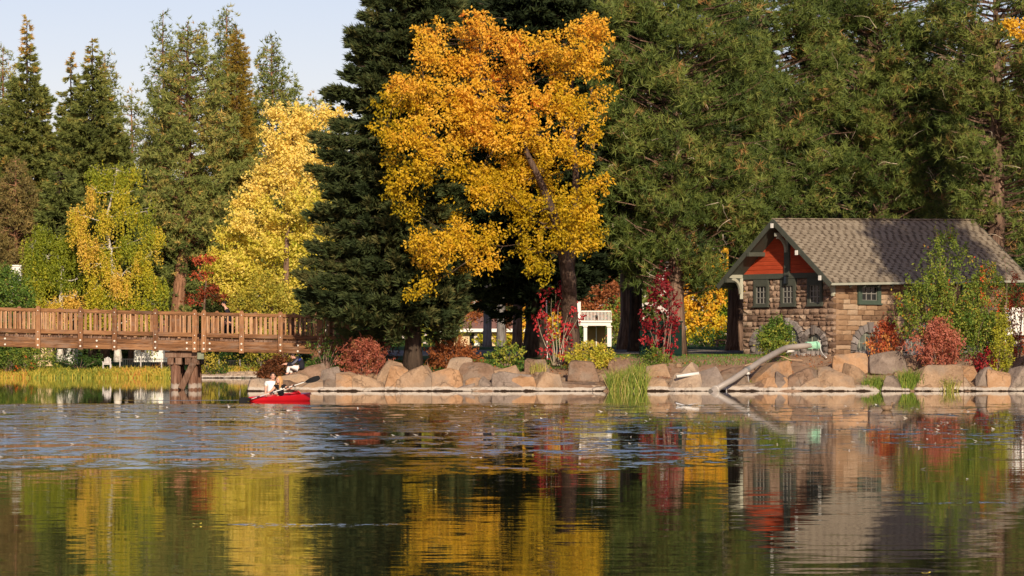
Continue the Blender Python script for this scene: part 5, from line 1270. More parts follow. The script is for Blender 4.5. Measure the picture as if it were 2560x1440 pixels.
# ------------------------------------------------------------------ boulders along the shore
def rock_mat(name, stops):
    m = NT(name); p = m.geo()
    n = m.noise(p, 1.6, 7, 0.65, 0.4); n2 = m.noise(p, 9, 5, 0.75)
    f = m.math('ADD', m.math('MULTIPLY', n, 0.6), m.math('ADD', m.math('MULTIPLY', n2, 0.3), m.math('MULTIPLY', m.rnd(), 0.12)))
    c = m.ramp(f, stops)
    dv = m.node('ShaderNodeVectorMath', operation='ADD'); m.t.links.new(p, dv.inputs[0]); m.t.links.new(m.noise(p, 1.5, 4, 0.6, 0.0, out=1), dv.inputs[1])
    vo = m.node('ShaderNodeTexVoronoi', feature='DISTANCE_TO_EDGE'); m.t.links.new(dv.outputs[0], vo.inputs['Vector']); vo.inputs['Scale'].default_value = 1.5
    crack = m.math('MULTIPLY', m.ramp(vo.outputs['Distance'], [(0.0, 1.0), (0.022, 0.0)]), m.ramp(m.noise(p, 1.1, 3), [(0.5, 0.0), (0.6, 1.0)]))
    grey = m.noise(p, 0.9, 5, 0.6)
    c = m.mix(m.ramp(grey, [(0.5, 0.0), (0.62, 0.55)]), c, (0.25, 0.205, 0.165))
    c = m.mix(m.ramp(n2, [(0.62, 0.0), (0.72, 0.5)]), c, (0.16, 0.13, 0.09))
    c = m.mix(m.math('MULTIPLY', crack, 0.4), c, (0.07, 0.045, 0.03))
    s = m.node('ShaderNodeSeparateXYZ'); m.t.links.new(p, s.inputs[0])
    zz = m.math('ADD', s.outputs[2], m.math('MULTIPLY', m.math('SUBTRACT', m.noise(p, 1.3, 4), 0.5), 0.26))
    zz = m.math('ADD', zz, m.math('MULTIPLY', m.math('SUBTRACT', n2, 0.5), 0.08))
    c = m.mix(m.ramp(zz, [(0.045, 0.0), (0.06, 1.0), (0.165, 0.9), (0.20, 0.0)]), c, (0.5, 0.44, 0.38))   # lime left at the waterline
    c = m.mix(m.ramp(zz, [(0.035, 1.0), (0.055, 0.0)]), c, (0.03, 0.018, 0.012))  # undercut shadow just above the water, painted dark into the rock colour
    return m.done(m.pbr(c, 0.92, 0.15, m.bump(m.math('SUBTRACT', m.math('ADD', m.math('MULTIPLY', n, 0.9), m.math('MULTIPLY', n2, 0.6)), m.math('MULTIPLY', crack, 0.25)), 1.0, 0.12)))
RM = {
    't': rock_mat('tan_rock', [(0.32, (0.171, 0.103, 0.063)), (0.48, (0.324, 0.211, 0.13)), (0.62, (0.432, 0.292, 0.189)), (0.75, (0.504, 0.361, 0.252))]),
    'o': rock_mat('orange_tan_rock', [(0.32, (0.198, 0.103, 0.0504)), (0.48, (0.378, 0.219, 0.118)), (0.62, (0.468, 0.284, 0.164)), (0.75, (0.513, 0.353, 0.235))]),
    'g': rock_mat('grey_rock', [(0.32, (0.117, 0.086, 0.0714)), (0.48, (0.234, 0.181, 0.147)), (0.62, (0.324, 0.258, 0.214)), (0.75, (0.414, 0.344, 0.294))]),
    'b': rock_mat('brown_rock', [(0.32, (0.09, 0.0559, 0.0378)), (0.48, (0.198, 0.125, 0.084)), (0.62, (0.288, 0.189, 0.13)), (0.75, (0.36, 0.258, 0.193))]),
    'p': rock_mat('pale_rock', [(0.32, (0.234, 0.163, 0.113)), (0.48, (0.396, 0.292, 0.21)), (0.62, (0.504, 0.387, 0.286)), (0.75, (0.576, 0.464, 0.37))])}
def rock(x0, y0, x1, y1, col, label, shape='r', group=None):
    D = 150.35 + max(0, (974 - y1)) * 0.095
    if x0 > 690: ex_ = (x1 - x0) * 0.16; x0 -= ex_; x1 += ex_; y0 -= 1
    sc = D / F; w = (x1 - x0) * sc; h = (y1 - y0) * sc
    xc = X((x0 + x1) / 2, D); zb = Z(y1, D); z1 = Z(y0, D)
    dep = 0.5 * (w + h) * random.uniform(0.8, 1.05); dep = min(dep, 1.8)
    r = np.random.default_rng(int(x0 * 7 + y0))
    bm = bmesh.new(); n = 11 + int(r.integers(0, 5))
    tw = r.uniform(-0.25, 0.25)
    for i in range(n):
        v = r.uniform(-1, 1, 3); v = v / np.abs(v).max() * r.uniform(0.82, 1.0)       # points on a block, corners knocked off
        ch = np.abs(v).sum(); v = v * (1.0 if ch < 2.4 else 2.4 / ch); v[2] = np.sign(v[2]) * abs(v[2]) ** 0.6
        k = (v[2] + 1) / 2
        v[0] *= 1 - {'r': 0.18, 'f': 0.1, 'p': 0.34, 'l': 0.12, 'k': 0.12, 's': 0.3}[shape] * k; v[1] *= 1 - 0.3 * k
        v[0] += tw * v[2] * 0.5
        if shape == 'l': v[2] = v[2] * 0.55 + 0.45 * v[0]          # rises to the right
        if shape == 'k': v[2] = v[2] * 0.55 - 0.45 * v[0]          # rises to the left
        bm.verts.new((v[0] * w / 2, v[1] * dep / 2, v[2] * 0.5 * h))
    for sx in (-1, 1):
        for sy in (-1, 1): bm.verts.new((sx * w * 0.49 * r.uniform(0.85, 1), sy * dep * 0.48 * r.uniform(0.8, 1), -0.5 * h * r.uniform(0.6, 1)))
    bmesh.ops.convex_hull(bm, input=bm.verts[:])
    loose = [v for v in bm.verts if not v.link_faces]
    bmesh.ops.delete(bm, geom=loose, context='VERTS')
    zs_ = [v.co.z for v in bm.verts]; xs_ = [v.co.x for v in bm.verts]
    za, zb_ = min(zs_), max(zs_); xa, xb = min(xs_), max(xs_)
    bmesh.ops.bevel(bm, geom=bm.edges[:], offset=min(w, h) * 0.03, segments=1, affect='EDGES')
    bmesh.ops.triangulate(bm, faces=bm.faces[:])
    bmesh.ops.subdivide_edges(bm, edges=[e for e in bm.edges if e.calc_length() > 0.22], cuts=1, use_grid_fill=True)
    import mathutils.noise as mn
    foot = 0.28 if y1 > 966 else 0.22
    for v in bm.verts:
        nv = mn.noise_vector(v.co * 1.9 + Vector((x0 * 0.1, y0 * 0.07, 0))) * 0.045 + mn.noise_vector(v.co * 6 + Vector((x0, 0, 0))) * 0.02
        v.co += nv * min(1.0, (w + h) * 0.8)
        tx = (v.co.x - xa) / (xb - xa); tz = (v.co.z - za) / (zb_ - za)
        v.co.x = -w / 2 + tx * w
        v.co.z = (zb - foot) + tz * (z1 - zb + foot) - zb
    me = bpy.data.meshes.new('boulder'); bm.to_mesh(me); bm.free(); me.materials.append(RM[col]); me.update()
    o = bpy.data.objects.new('boulder', me); SC.collection.objects.link(o); o.location = (xc, D + dep * 0.25, zb)
    setp(o, label, 'rock', 'boulders lining the bank'); return o
RK = [
 (612, 946, 690, 978, 'p', 'low flat pale slab, first rock of the bank, left of the kayak', 'f'),
 (676, 950, 745, 978, 'b', 'low brown rock right behind the paddlers', 'f'),
 (700, 932, 778, 966, 't', 'tan pointed rock behind the heads of the paddlers', 'p'),
 (728, 908, 816, 955, 'b', 'long slanting brown slab the hooded person sits on', 'l'),
 (750, 946, 818, 978, 't', 'tan rock just behind the black upper paddle blade', 'r'),
 (806, 918, 850, 958, 'g', 'ribbed grey rock right of the slanting slab', 'r'),
 (812, 950, 868, 978, 'b', 'dull brown rock low at the water right of the paddle blade', 'f'),
 (846, 930, 906, 978, 'o', 'orange tan rock with a dark hollow below the pinkish shrub', 'r'),
 (884, 936, 952, 977, 't', 'sloping tan rock left of the tall pale boulder', 'k'),
 (947, 900, 1006, 962, 't', 'tall pale boulder leaning left beside the pinkish shrub', 'r'),
 (966, 914, 1018, 972, 'o', 'upright rounded tan rock in front of the tall pale boulder', 'r'),
 (996, 914, 1070, 977, 't', 'big tan rock sloping down left of the round orange one', 'l'),
 (1056, 926, 1092, 958, 'p', 'small pale rock tucked left of the round orange one', 'r'),
 (1034, 944, 1086, 977, 'g', 'grey brown wedge at the water left of the round orange rock', 'l'),
 (1076, 918, 1148, 972, 'o', 'round orange boulder, heart shaped, balanced on its neighbours', 'r'),
 (1118, 894, 1182, 940, 'p', 'pale pointed boulder at the top of the bank by the russet shrub', 'p'),
 (1154, 906, 1230, 962, 'b', 'large square shouldered brown tan boulder right of the pale pointed one', 'f'),
 (1116, 950, 1180, 978, 'g', 'low grey slab under the round orange boulder', 'l'),
 (1166, 944, 1212, 977, 'o', 'small orange tan rock at the water below the square shouldered boulder', 'p'),
 (1200, 942, 1248, 977, 'g', 'grey tan rock left of the white topped grey rock', 'k'),
 (1220, 914, 1292, 952, 't', 'long tan rock rising to the right behind the white topped one', 'l'),
 (1240, 930, 1322, 977, 'g', 'bluish grey rock with a white streaked top', 'f'),
 (1282, 940, 1342, 977, 'o', 'squat orange tan rock left of the pyramid shaped one', 'r'),
 (1337, 930, 1404, 977, 't', 'pyramid shaped tan rock right of the dry grass', 'p'),
 (1318, 896, 1368, 924, 'b', 'half buried brown rock at the top of the bank under the crimson sapling', 'r'),
 (1398, 956, 1498, 977, 'b', 'long low brown ledge with a white foot left of the big grass clump', 'f'),
 (1428, 902, 1492, 952, 'b', 'brown rounded rock below the yellow green shrub', 'r'),
 (1468, 964, 1500, 979, 'p', 'little white stone beside the big grass clump', 'f'),
 (1528, 895, 1584, 928, 'b', 'rounded brown rock behind the top of the big grass clump', 'r'),
 (1622, 910, 1672, 942, 't', 'square tan rock on the bank under the crimson vine', 'f'),
 (1604, 948, 1672, 978, 't', 'low tan rock right of the big grass clump', 'p'),
 (1694, 904, 1742, 940, 'p', 'pale upright rock just above the loose white pipe', 'r'),
 (1664, 940, 1700, 968, 'b', 'small shaded brown rock under the end of the loose white pipe', 'r'),
 (1678, 934, 1752, 978, 'p', 'pale flat topped block under the loose white pipe', 'p'),
 (1746, 916, 1808, 976, 'g', 'rough pitted grey boulder left of the big drain pipe', 'r'),
 (1786, 914, 1862, 966, 'b', 'smooth brown boulder behind the lower end of the drain pipe', 'l'),
 (1884, 898, 1970, 956, 'o', 'big oval orange tan boulder leaning over below the drain pipe', 'l'),
 (1866, 952, 1912, 976, 'b', 'brown rock in the shadow of the leaning oval boulder', 'r'),
 (1814, 960, 1924, 979, 'p', 'long low white footed ledge right of the drain pipe mouth', 'f'),
 (1904, 944, 1968, 978, 'o', 'bright orange rock below the leaning oval boulder', 'r'),
 (1944, 930, 1994, 974, 'g', 'grey tan rock right of the bright orange one', 'k'),
 (1976, 922, 2042, 974, 'b', 'creviced brown rock left of the big pale round boulder', 'r'),
 (1984, 940, 2052, 979, 't', 'tan sloping rock in front of the creviced brown one', 'l'),
 (2050, 916, 2132, 977, 't', 'big pale round boulder below the corner of the stone house', 'r'),
 (2094, 882, 2172, 928, 'o', 'large orange tan boulder against the foot of the long stone wall', 'r'),
 (2112, 906, 2166, 966, 't', 'tan rock under the large orange tan boulder', 'k'),
 (2056, 964, 2192, 979, 'p', 'longest flat white ledge at the waterline below the house', 'f'),
 (2186, 880, 2272, 932, 'g', 'mossy grey boulder below the orange and red shrub', 'r'),
 (2206, 940, 2254, 977, 'g', 'pointed grey rock between the two grass clumps', 'p'),
 (2256, 888, 2328, 930, 'b', 'dark brown boulder in shade under the tall pinkish shrub', 'r'),
 (2298, 912, 2398, 977, 't', 'big flat faced tan block behind the straw coloured grass', 'f'),
 (2330, 894, 2374, 922, 'g', 'small pointed rock on top of the big flat faced block', 'p'),
 (2372, 880, 2450, 928, 'b', 'broad brown veined boulder under the green shrubs', 'r'),
 (2392, 914, 2446, 960, 'o', 'dull orange rock behind the pale triangular one', 'r'),
 (2366, 944, 2438, 979, 'p', 'pale triangular rock with an orange flank at the waterline', 'p'),
 (2446, 916, 2492, 977, 'g', 'grey half of the split boulder near the right edge', 'r'),
 (2474, 922, 2522, 976, 'o', 'orange half of the split boulder near the right edge', 'r'),
 (2498, 958, 2528, 978, 'p', 'small pale stone at the foot of the split boulder', 'r'),
 (2516, 890, 2580, 932, 'b', 'brown rock at the right edge below the scarlet sprigs', 'l'),
 (2528, 914, 2600, 977, 'g', 'grey rock cut by the right edge of the photo', 'r')]
for r_k in RK: rock(*r_k)
# rubble between the boulders and on the far edge
def rubble(name, pts, size, mat, label):
    mb = MB()
    for p in pts:
        s = size * random.uniform(0.5, 1.3)
        rot = Matrix.Rotation(random.uniform(0, 3), 3, 'Z') @ Matrix.Rotation(random.uniform(-0.4, 0.4), 3, 'X')
        mb.sphere(p, (s * random.uniform(0.7, 1.3), s * random.uniform(0.6, 1), s * random.uniform(0.4, 0.7)), 6, 4, 0.5, rot)
    o = mb.obj(name, mat); setp(o, label, 'rubble', kind='stuff')
rubble('rubble', [(x_, y_, gzf(x_, y_)) for x_, y_ in [(random.uniform(-11.0, 24), 150.3 + abs(random.gauss(0, 1.6))) for _ in range(760)]], 0.34, RM['t'], 'small broken stones between the boulders')
rubble('rubble', [(X(px, D), D, max(gzf(X(px, D), D), 0.0) + 0.05) for px, D in [(random.uniform(495, 665), random.uniform(299.6, 302)) for _ in range(330)]], 0.42, RM['p'], 'pale stones edging the far shore right of the pier')

# ------------------------------------------------------------------ pipes and hoses by the house
M['pipe'] = plain('grey_plastic_pipe', (0.33, 0.29, 0.26), 0.45, 0.4, 0.12, 1.5)
M['whitepipe'] = plain('white_plastic_pipe', (0.72, 0.7, 0.66), 0.4, 0.4, 0.06, 3)
M['mint'] = plain('mint_green_coupling', (0.3, 0.58, 0.42), 0.45, 0.4, 0.2, 6)
M['steel'] = plain('steel', (0.4, 0.39, 0.37), 0.35, 0.5, 0.15, 6, 0.6)
M['black'] = plain('black', (0.012, 0.012, 0.013), 0.45, 0.4, 0.2, 5)
M['hose'] = plain('tan_hose', (0.42, 0.28, 0.18), 0.6, 0.3, 0.15, 5)
pts = [P(1784, 977, 149.1), P(1830, 950, 149.8), P(1900, 904, 152.0), P(1944, 880, 155.0), P(1968, 869, 157.3), P(2000, 866, 157.7), P(2042, 862, 158.2)]
dp = thing('drain_pipe', 'thick grey pipe bending from the arch down over the rocks into the pond', 'pipe', pts[0])
mb = MB(); mb.tube(pts[:4] + [P(1957, 873.5, 156.2)] + pts[4:], [0.138] * 8, 14); mb.obj('pipe', M['pipe'], dp, smooth=True)
mb = MB(); mb.tube([P(1778, 981, 149.0), P(1793, 972, 149.25)], [0.162, 0.162], 14); mb.obj('pipe_end', M['pipe'], dp)
mb = MB(); mb.tube([P(1787, 975, 149.13), P(1790, 973.4, 149.2)], [0.182, 0.182], 14); mb.obj('collar', plain('pale_collar', (0.5, 0.45, 0.4), 0.5), dp)
mb = MB(); mb.tube([P(2020, 863.6, 158.0), P(2042, 861.8, 158.15)], [0.162, 0.162], 14)
for k in range(6):
    an = k * math.pi / 3; c0 = P(2019, 863.7, 158.0) + Vector((0, math.cos(an) * 0.165, math.sin(an) * 0.165)); c1 = P(2043, 861.7, 158.15) + Vector((0, math.cos(an) * 0.165, math.sin(an) * 0.165)); mb.beam(c0, c1, 0.035, 0.035)
mb.obj('coupling', M['mint'], dp)
for q0, q1 in ((2016, 2021), (2041, 2046)):
    mb = MB(); mb.tube([P(q0, 864, 158.0), P(q1, 863.4, 158.05)], [0.182, 0.182], 14); mb.obj('flange', M['mint'], dp)
mb = MB(); mb.tube([P(1864, 927.7, 150.88), P(1870, 923.7, 151.06)], [0.158, 0.158], 14); mb.box(P(1868, 933, 150.8), (0.2, 0.08, 0.1)); mb.obj('clamp', M['steel'], dp)
mb = MB(); mb.tube([P(1869, 932, 151.0), P(1872, 955, 151.0)], [0.035, 0.035], 6); mb.tube([P(1860, 934, 151.0), P(1876, 934, 151.0)], [0.03, 0.03], 6); mb.obj('prop', M['steel'], dp)
mb = MB(); mb.tube([P(1932, 886.6, 154.2), P(1934, 885.5, 154.3)], [0.145, 0.145], 14); mb.obj('seam', M['pipe'], dp)
wp = thing('loose_pipe', 'short loose white pipe lying across two pale rocks', 'pipe', P(1720, 938, 150.6))
a_, b_ = P(1691, 941.5, 150.2), P(1747, 933.5, 150.4)
mb = MB(); mb.tube([a_, b_], [0.075, 0.075], 12); mb.obj('pipe', M['whitepipe'], wp, smooth=True)
mb = MB(); d_ = (b_ - a_).normalized(); mb.tube([a_ - d_ * 0.012, a_ + d_ * 0.01], [0.06, 0.06], 10); mb.obj('pipe_mouth', M['black'], wp)
def hose(label, pts, r, mat, cat='hose'):
    P_ = [P(*p) for p in pts]; out = []
    for i in range(len(P_) - 1):
        for k in range(5):
            t = k / 5; a = P_[max(i - 1, 0)]; b = P_[i]; c = P_[i + 1]; d = P_[min(i + 2, len(P_) - 1)]
            out.append(0.5 * ((2 * b) + (c - a) * t + (2 * a - 5 * b + 4 * c - d) * t * t + (3 * b - a - 3 * c + d) * t ** 3))
    out.append(P_[-1]); mb = MB(); mb.tube(out, [r] * len(out), 6)
    setp(mb.obj('hose', mat, smooth=True), label, cat)
hose('thin tan hose snaking over the thick grey pipe and the dirt', [(1862, 914, 151.0), (1880, 909, 151.4), (1905, 906, 152.6), (1928, 896, 154.9), (1945, 890, 155.8), (1960, 893, 156.2), (1975, 899, 156.2), (2008, 901, 156.6)], 0.03, M['hose'])
hose('pale cable hanging from the arched window beside the coupling', [(2052, 862, 159.3), (2051, 872, 159.0), (2056, 884, 158.4), (2066, 894, 157.4)], 0.03, M['whitepipe'], 'cable')
hose('small white hose dropping into the water by the drain pipe mouth', [(1822, 962, 150.9), (1817, 970, 150.4), (1816, 977, 149.9), (1820, 983, 149.6)], 0.025, M['whitepipe'])
vb = thing('valve', 'small white valve stub on the wall under the grey pipe', 'valve', P(1975, 878, 158.6))
mb = MB(); mb.tube([P(1968, 877.5, 158.6), P(1984, 878, 158.8)], [0.07, 0.07], 10); mb.obj('stub', M['whitepipe'], vb, smooth=True)
mb = MB(); mb.tube([P(1966, 877.4, 158.58), P(1970, 877.6, 158.62)], [0.1, 0.1], 10); mb.obj('cap', M['whitepipe'], vb)
sx_ = thing('outlet_box', 'little white framed slot in the glazing above the pale cable', 'outlet', wall_pt('g', 1.0, 0.02, 2.25))
mb = MB(); mb.box(wall_pt('g', 1.12, -0.02, 2.2), (0.16, 0.08, 0.3), ROT_G); mb.obj('frame', M['whitepipe'], sx_)
mb = MB(); mb.box(wall_pt('g', 1.12, 0.025, 2.2), (0.08, 0.02, 0.2), ROT_G); mb.obj('slot', M['black'], sx_)
# paving stone at the corner
mb = MB(); mb.box(P(2110, 891, 158.6) + Vector((0, 0, 0.02)), (0.9, 0.6, 0.16)); setp(mb.obj('foundation_block', RM['p'], bev=0.02), 'pale foundation block at the foot of the house corner', 'stone block')

# green cabinet behind the crimson vine
M['cabinet'] = plain('dark_green_enamel', (0.006, 0.022, 0.017), 0.85, 0.08, 0.2, 2)
cb_ = thing('utility_cabinet', 'dark green metal cabinet standing behind the crimson vine', 'cabinet', P(1652, 890, 158.5))
xa, xb_ = X(1600, 158.5), X(1705, 158.5); z0 = Z(891, 158.5); z1 = Z(806, 158.5)
mb = MB(); mb.boxp(xa, xb_, 158.6, 159.5, z0, z1); mb.obj('housing', M['cabinet'], cb_, bev=0.02)
for k in range(2):
    mb = MB(); mb.boxp(xa + 0.06 + k * (xb_ - xa) / 2, xa - 0.06 + (k + 1) * (xb_ - xa) / 2, 158.56, 158.597, z0 + 0.1, z1 - 0.08); dr = mb.obj('door', M['cabinet'], cb_)
    mb = MB(); mb.boxp(xa + (xb_ - xa) / 2 + (-0.16 if k == 0 else 0.1), xa + (xb_ - xa) / 2 + (-0.1 if k == 0 else 0.16), 158.52, 158.557, (z0 + z1) / 2 - 0.12, (z0 + z1) / 2 + 0.08); mb.obj('handle', M['steel'], dr)
mb = MB(); mb.boxp(xa - 0.05, xb_ + 0.05, 158.55, 159.55, z1, z1 + 0.06); mb.obj('lid', M['cabinet'], cb_)

# white portico with balcony
D = 232
po = thing('portico', 'white columned portico with a balustraded balcony beyond the lawn', 'portico', P(1485, 866, D))
mb = MB(); mb.boxp(X(1436, D), X(1530, D), D, D + 3, Z(806, D), Z(801, D)); mb.boxp(X(1439, D), X(1527, D), D + 0.1, D + 2.9, Z(814, D), Z(806.2, D)); mb.obj('entablature', M['white'], po)
for p0, p1 in ((1459, 1468), (1518, 1529)):
    mb = MB(); mb.boxp(X(p0, D), X(p1, D), D + 0.15, D + 0.5, Z(868, D), Z(814.2, D)); mb.obj('column', M['white'], po, bev=0.03)
    mb = MB(); mb.boxp(X(p0 - 1.5, D), X(p1 + 1.5, D), D + 0.05, D + 0.6, Z(817, D), Z(814.4, D)); mb.obj('capital', M['white'], po)
mb = MB(); mb.boxp(X(1434, D), X(1452, D), D + 0.3, D + 2, Z(802, D), Z(754, D)); mb.obj('chimney_block', M['white'], po)
mb = MB(); mb.beam((X(1453, D), D + 0.3, Z(778, D)), (X(1528, D), D + 0.3, Z(778, D)), 0.1, 0.08); mb.obj('balcony_rail', M['white'], po)
for i in range(22):
    px = 1454 + i * 3.5; mb = MB(); mb.boxp(X(px, D), X(px + 1.3, D), D + 0.28, D + 0.33, Z(800, D), Z(778.6, D)); mb.obj('baluster', M['white'], po)
mb = MB(); mb.boxp(X(1470, D), X(1516, D), D + 2.8, D + 2.9, Z(868, D), Z(815, D)); mb.obj('back_wall', plain('tan_wall', (0.36, 0.22, 0.09), 0.8), po)
mb = MB(); mb.boxp(X(1492, D), X(1494.5, D), D + 2.7, D + 2.78, Z(868, D), Z(815, D)); mb.obj('door_post', M['white'], po)
# low cream house with brown red roof
D = 262
lh_ = thing('cream_house', 'low cream house with a long brown red roof beyond the lawn', 'house', P(1230, 864, D))
M['cream'] = plain('cream_wall', (0.66, 0.5, 0.3), 0.8, 0.2, 0.08, 1)
M['redroof'] = plain('brown_red_roof', (0.27, 0.14, 0.11), 0.9, 0.2, 0.18, 2, 0, 0.4)
mb = MB(); mb.boxp(X(1100, D), X(1330, D), D, D + 6, Z(868, D), Z(829, D)); mb.obj('wall', M['cream'], lh_)
mb = MB(); mb.boxp(X(1095, D), X(1340, D), D - 0.85, D - 0.75, Z(830, D), Z(822, D)); mb.obj('fascia', M['white'], lh_)
mb = MB(); a0 = [(X(1095, D), D - 0.8, Z(822, D)), (X(1340, D), D - 0.8, Z(822, D)), (X(1330, D), D + 4, Z(782, D)), (X(1105, D), D + 4, Z(782, D))]; mb.poly(a0, 0.12, (0, -1, 1)); mb.obj('roof', M['redroof'], lh_)
for p0, p1, mt in ((1186, 1200, 'white'), (1174, 1185, 'glass'), (1203, 1212, 'glass'), (1240, 1252, 'glass'), (1120, 1134, 'glass')):
    mb = MB(); mb.boxp(X(p0, D), X(p1, D), D - 0.06, D - 0.003, Z(864, D), Z(833, D)); mb.obj('door' if mt == 'white' else 'window', M[mt], lh_)
# left: dark red roofed house with white chimney
D = 310.2
lf = thing('red_roofed_house', 'house with a dark red roof and white chimney half hidden at the left edge', 'house', P(60, 905, D))
M['darkred'] = plain('dark_red_shingle_roof', (0.19, 0.075, 0.06), 0.9, 0.2, 0.15, 2, 0, 0.3)
mb = MB(); mb.poly([(X(30, D), D, Z(780, D)), (X(135, D), D, Z(780, D)), (X(112, D), D + 4, Z(684, D)), (X(20, D), D + 4, Z(684, D))], 0.2, (0, -1, 0.6)); mb.obj('roof', M['darkred'], lf)
mb = MB(); mb.boxp(X(25, D), X(130, D), D + 0.3, D + 7, Z(915, D), Z(779, D)); mb.obj('wall', M['cream'], lf)
mb = MB(); mb.boxp(X(11, D), X(41, D), D + 3, D + 4.2, Z(760, D), Z(661, D)); ch = mb.obj('chimney', M['white'], lf)
mb = MB(); mb.boxp(X(9.5, D), X(42.5, D), D + 2.9, D + 4.3, Z(663.5, D), Z(660, D)); mb.obj('chimney_cap', M['white'], ch)
for p in (60, 95):
    mb = MB(); mb.boxp(X(p, D), X(p + 14, D), D + 0.2, D + 0.28, Z(850, D), Z(815, D)); mb.obj('window', M['glass'], lf)
D = 316
wb = thing('garden_shed', 'white garden building with dark hooks under the left part of the bridge', 'shed', P(168, 905, D))
mb = MB(); mb.boxp(X(150, D), X(188, D), D, D + 2, Z(910, D), Z(866, D)); mb.obj('wall', M['white'], wb)
for p in (161, 177):
    mb = MB(); mb.boxp(X(p, D), X(p + 2.5, D), D - 0.06, D - 0.003, Z(887, D), Z(876, D)); mb.obj('hook', M['black'], wb)
mb = MB(); mb.boxp(X(147, D), X(191, D), D - 0.3, D + 2.3, Z(866, D), Z(862, D)); mb.obj('roof', M['darkred'], wb)
wb = thing('white_house', 'bright white house wall showing under the bridge left of the pier', 'house', P(375, 905, 310.5)); D = 310.5
mb = MB(); mb.boxp(X(335, D), X(408, D), D, D + 6, Z(905, D), Z(842, D)); mb.obj('wall', M['white'], wb)
mb = MB(); mb.poly([(X(328, D), D - 0.4, Z(842, D)), (X(415, D), D - 0.4, Z(842, D)), (X(405, D), D + 3, Z(800, D)), (X(338, D), D + 3, Z(800, D))], 0.15, (0, -1, 1)); mb.obj('roof', M['redroof'], wb)
for p in (352, 388):
    mb = MB(); mb.boxp(X(p, D), X(p + 9, D), D - 0.06, D - 0.003, Z(880, D), Z(856, D)); mb.obj('window', M['glass'], wb)
# iron fences
def ifence(p0, p1, D, py0, py1, label):
    r = thing('iron_fence', label, 'fence', P((p0 + p1) / 2, py1, D))
    mb = MB(); mb.beam(P(p0, py0 + 2, D), P(p1, py0 + 2, D), 0.04, 0.05); mb.obj('rail', M['black'], r)
    mb = MB(); mb.beam(P(p0, py1 - 4, D), P(p1, py1 - 4, D), 0.04, 0.05); mb.obj('rail', M['black'], r)
    mb = MB(); p = p0
    while p < p1: mb.boxp(X(p, D), X(p, D) + 0.035, D - 0.02, D + 0.02, Z(py1, D), Z(py0, D)); p += 4.5
    mb.obj('pickets', M['black'], r, kind='stuff')
    for p in np.arange(p0, p1 + 1, 52): mb = MB(); mb.boxp(X(p, D) - 0.05, X(p, D) + 0.05, D - 0.05, D + 0.05, Z(py1 + 4, D), Z(py0 - 2, D)); mb.obj('post', M['steel'], r)
ifence(300, 428, 305.5, 896, 926, 'black iron fence behind the reeds left of the bridge pier')
ifence(548, 655, 304, 900, 932, 'iron fence with grey posts on the far bank right of the bridge pier')
# white adirondack chair on the far bank
D = 303.5; ac = thing('garden_chair', 'white slatted garden chair standing on the far bank above the reeds', 'chair', P(268, 922, D))
M['chairwhite'] = plain('weathered_white_paint', (0.6, 0.55, 0.52), 0.6)
cx_, cz_ = X(268, D), Z(920, D)
for i in range(5):
    mb = MB(); px = cx_ + (i - 2) * 0.11; h_ = 1.0 - 0.05 * abs(i - 2) ** 1.5
    mb.beam((px, D + 0.15, cz_ + 0.35), (px + (i - 2) * 0.02, D + 0.42, cz_ + h_), 0.085, 0.03, up=(0, 1, 0)); mb.obj('slat', M['chairwhite'], ac)
mb = MB(); mb.box((cx_, D - 0.15, cz_ + 0.36), (0.58, 0.55, 0.05), Matrix.Rotation(0.12, 3, 'X')); mb.obj('seat', M['chairwhite'], ac)
for s in (-1, 1):
    mb = MB(); mb.box((cx_ + s * 0.36, D - 0.1, cz_ + 0.56), (0.14, 0.7, 0.04)); mb.obj('armrest', M['chairwhite'], ac)
    for yy in (-0.38, 0.2): mb = MB(); mb.boxp(cx_ + s * 0.33 - 0.04, cx_ + s * 0.33 + 0.04, D + yy - 0.04, D + yy + 0.04, cz_ - 0.1, cz_ + 0.54); mb.obj('leg', M['chairwhite'], ac)
# white panel fence at the right edge
D = 167.5; pf = thing('panel_fence', 'white panelled fence at the right edge behind the sprigs', 'fence', P(2560, 838, D))
for i in range(5):
    mb = MB(); mb.boxp(X(2516 + i * 22, D), X(2516 + i * 22 + 21, D), D, D + 0.05, Z(838, D), Z(769, D)); mb.obj('panel', M['white'], pf, bev=0.01)
for i in range(3): mb = MB(); mb.boxp(X(2512 + i * 50, D), X(2515.5 + i * 50, D), D - 0.06, D + 0.11, Z(890, D), Z(766, D)); mb.obj('post', M['white'], pf)
# lamp behind the roof
D = 180; lp = thing('street_lamp', 'brown domed lamp head rising in the shade above the roof ridge', 'street lamp', P(2368, 862, D))
mb = MB(); mb.tube([P(2368, 866, D), P(2368, 540, D)], [0.09, 0.07], 8); mb.obj('pole', M['bark_dark'], lp)
M['lamp'] = plain('brown_lamp_enamel', (0.16, 0.1, 0.05), 0.5)
mb = MB(); mb.tube([P(2368, 542, D), P(2368, 532, D), P(2368, 522, D), P(2368, 506, D), P(2368, 500, D)], [0.08, 0.17, 0.24, 0.27, 0.24], 12); mb.obj('lamp_head', M['lamp'], lp, smooth=True)
# picnic table
D = 200; pt = thing('picnic_table', 'low dark picnic table under the yellow maple', 'table', P(1800, 868, D))
mb = MB(); mb.boxp(X(1786, D), X(1836, D), D, D + 0.8, Z(852, D), Z(848.5, D)); mb.obj('table_top', M['oldwood'], pt)
for s in (-0.55, 1.05): mb = MB(); mb.boxp(X(1786, D), X(1836, D), D + s, D + s + 0.3, Z(860, D), Z(858, D)); mb.obj('bench', M['oldwood'], pt)
for p in (1792, 1828): mb = MB(); mb.boxp(X(p, D), X(p + 3, D), D - 0.4, D + 1.2, Z(868, D), Z(852.5, D)); mb.obj('leg', M['oldwood'], pt)
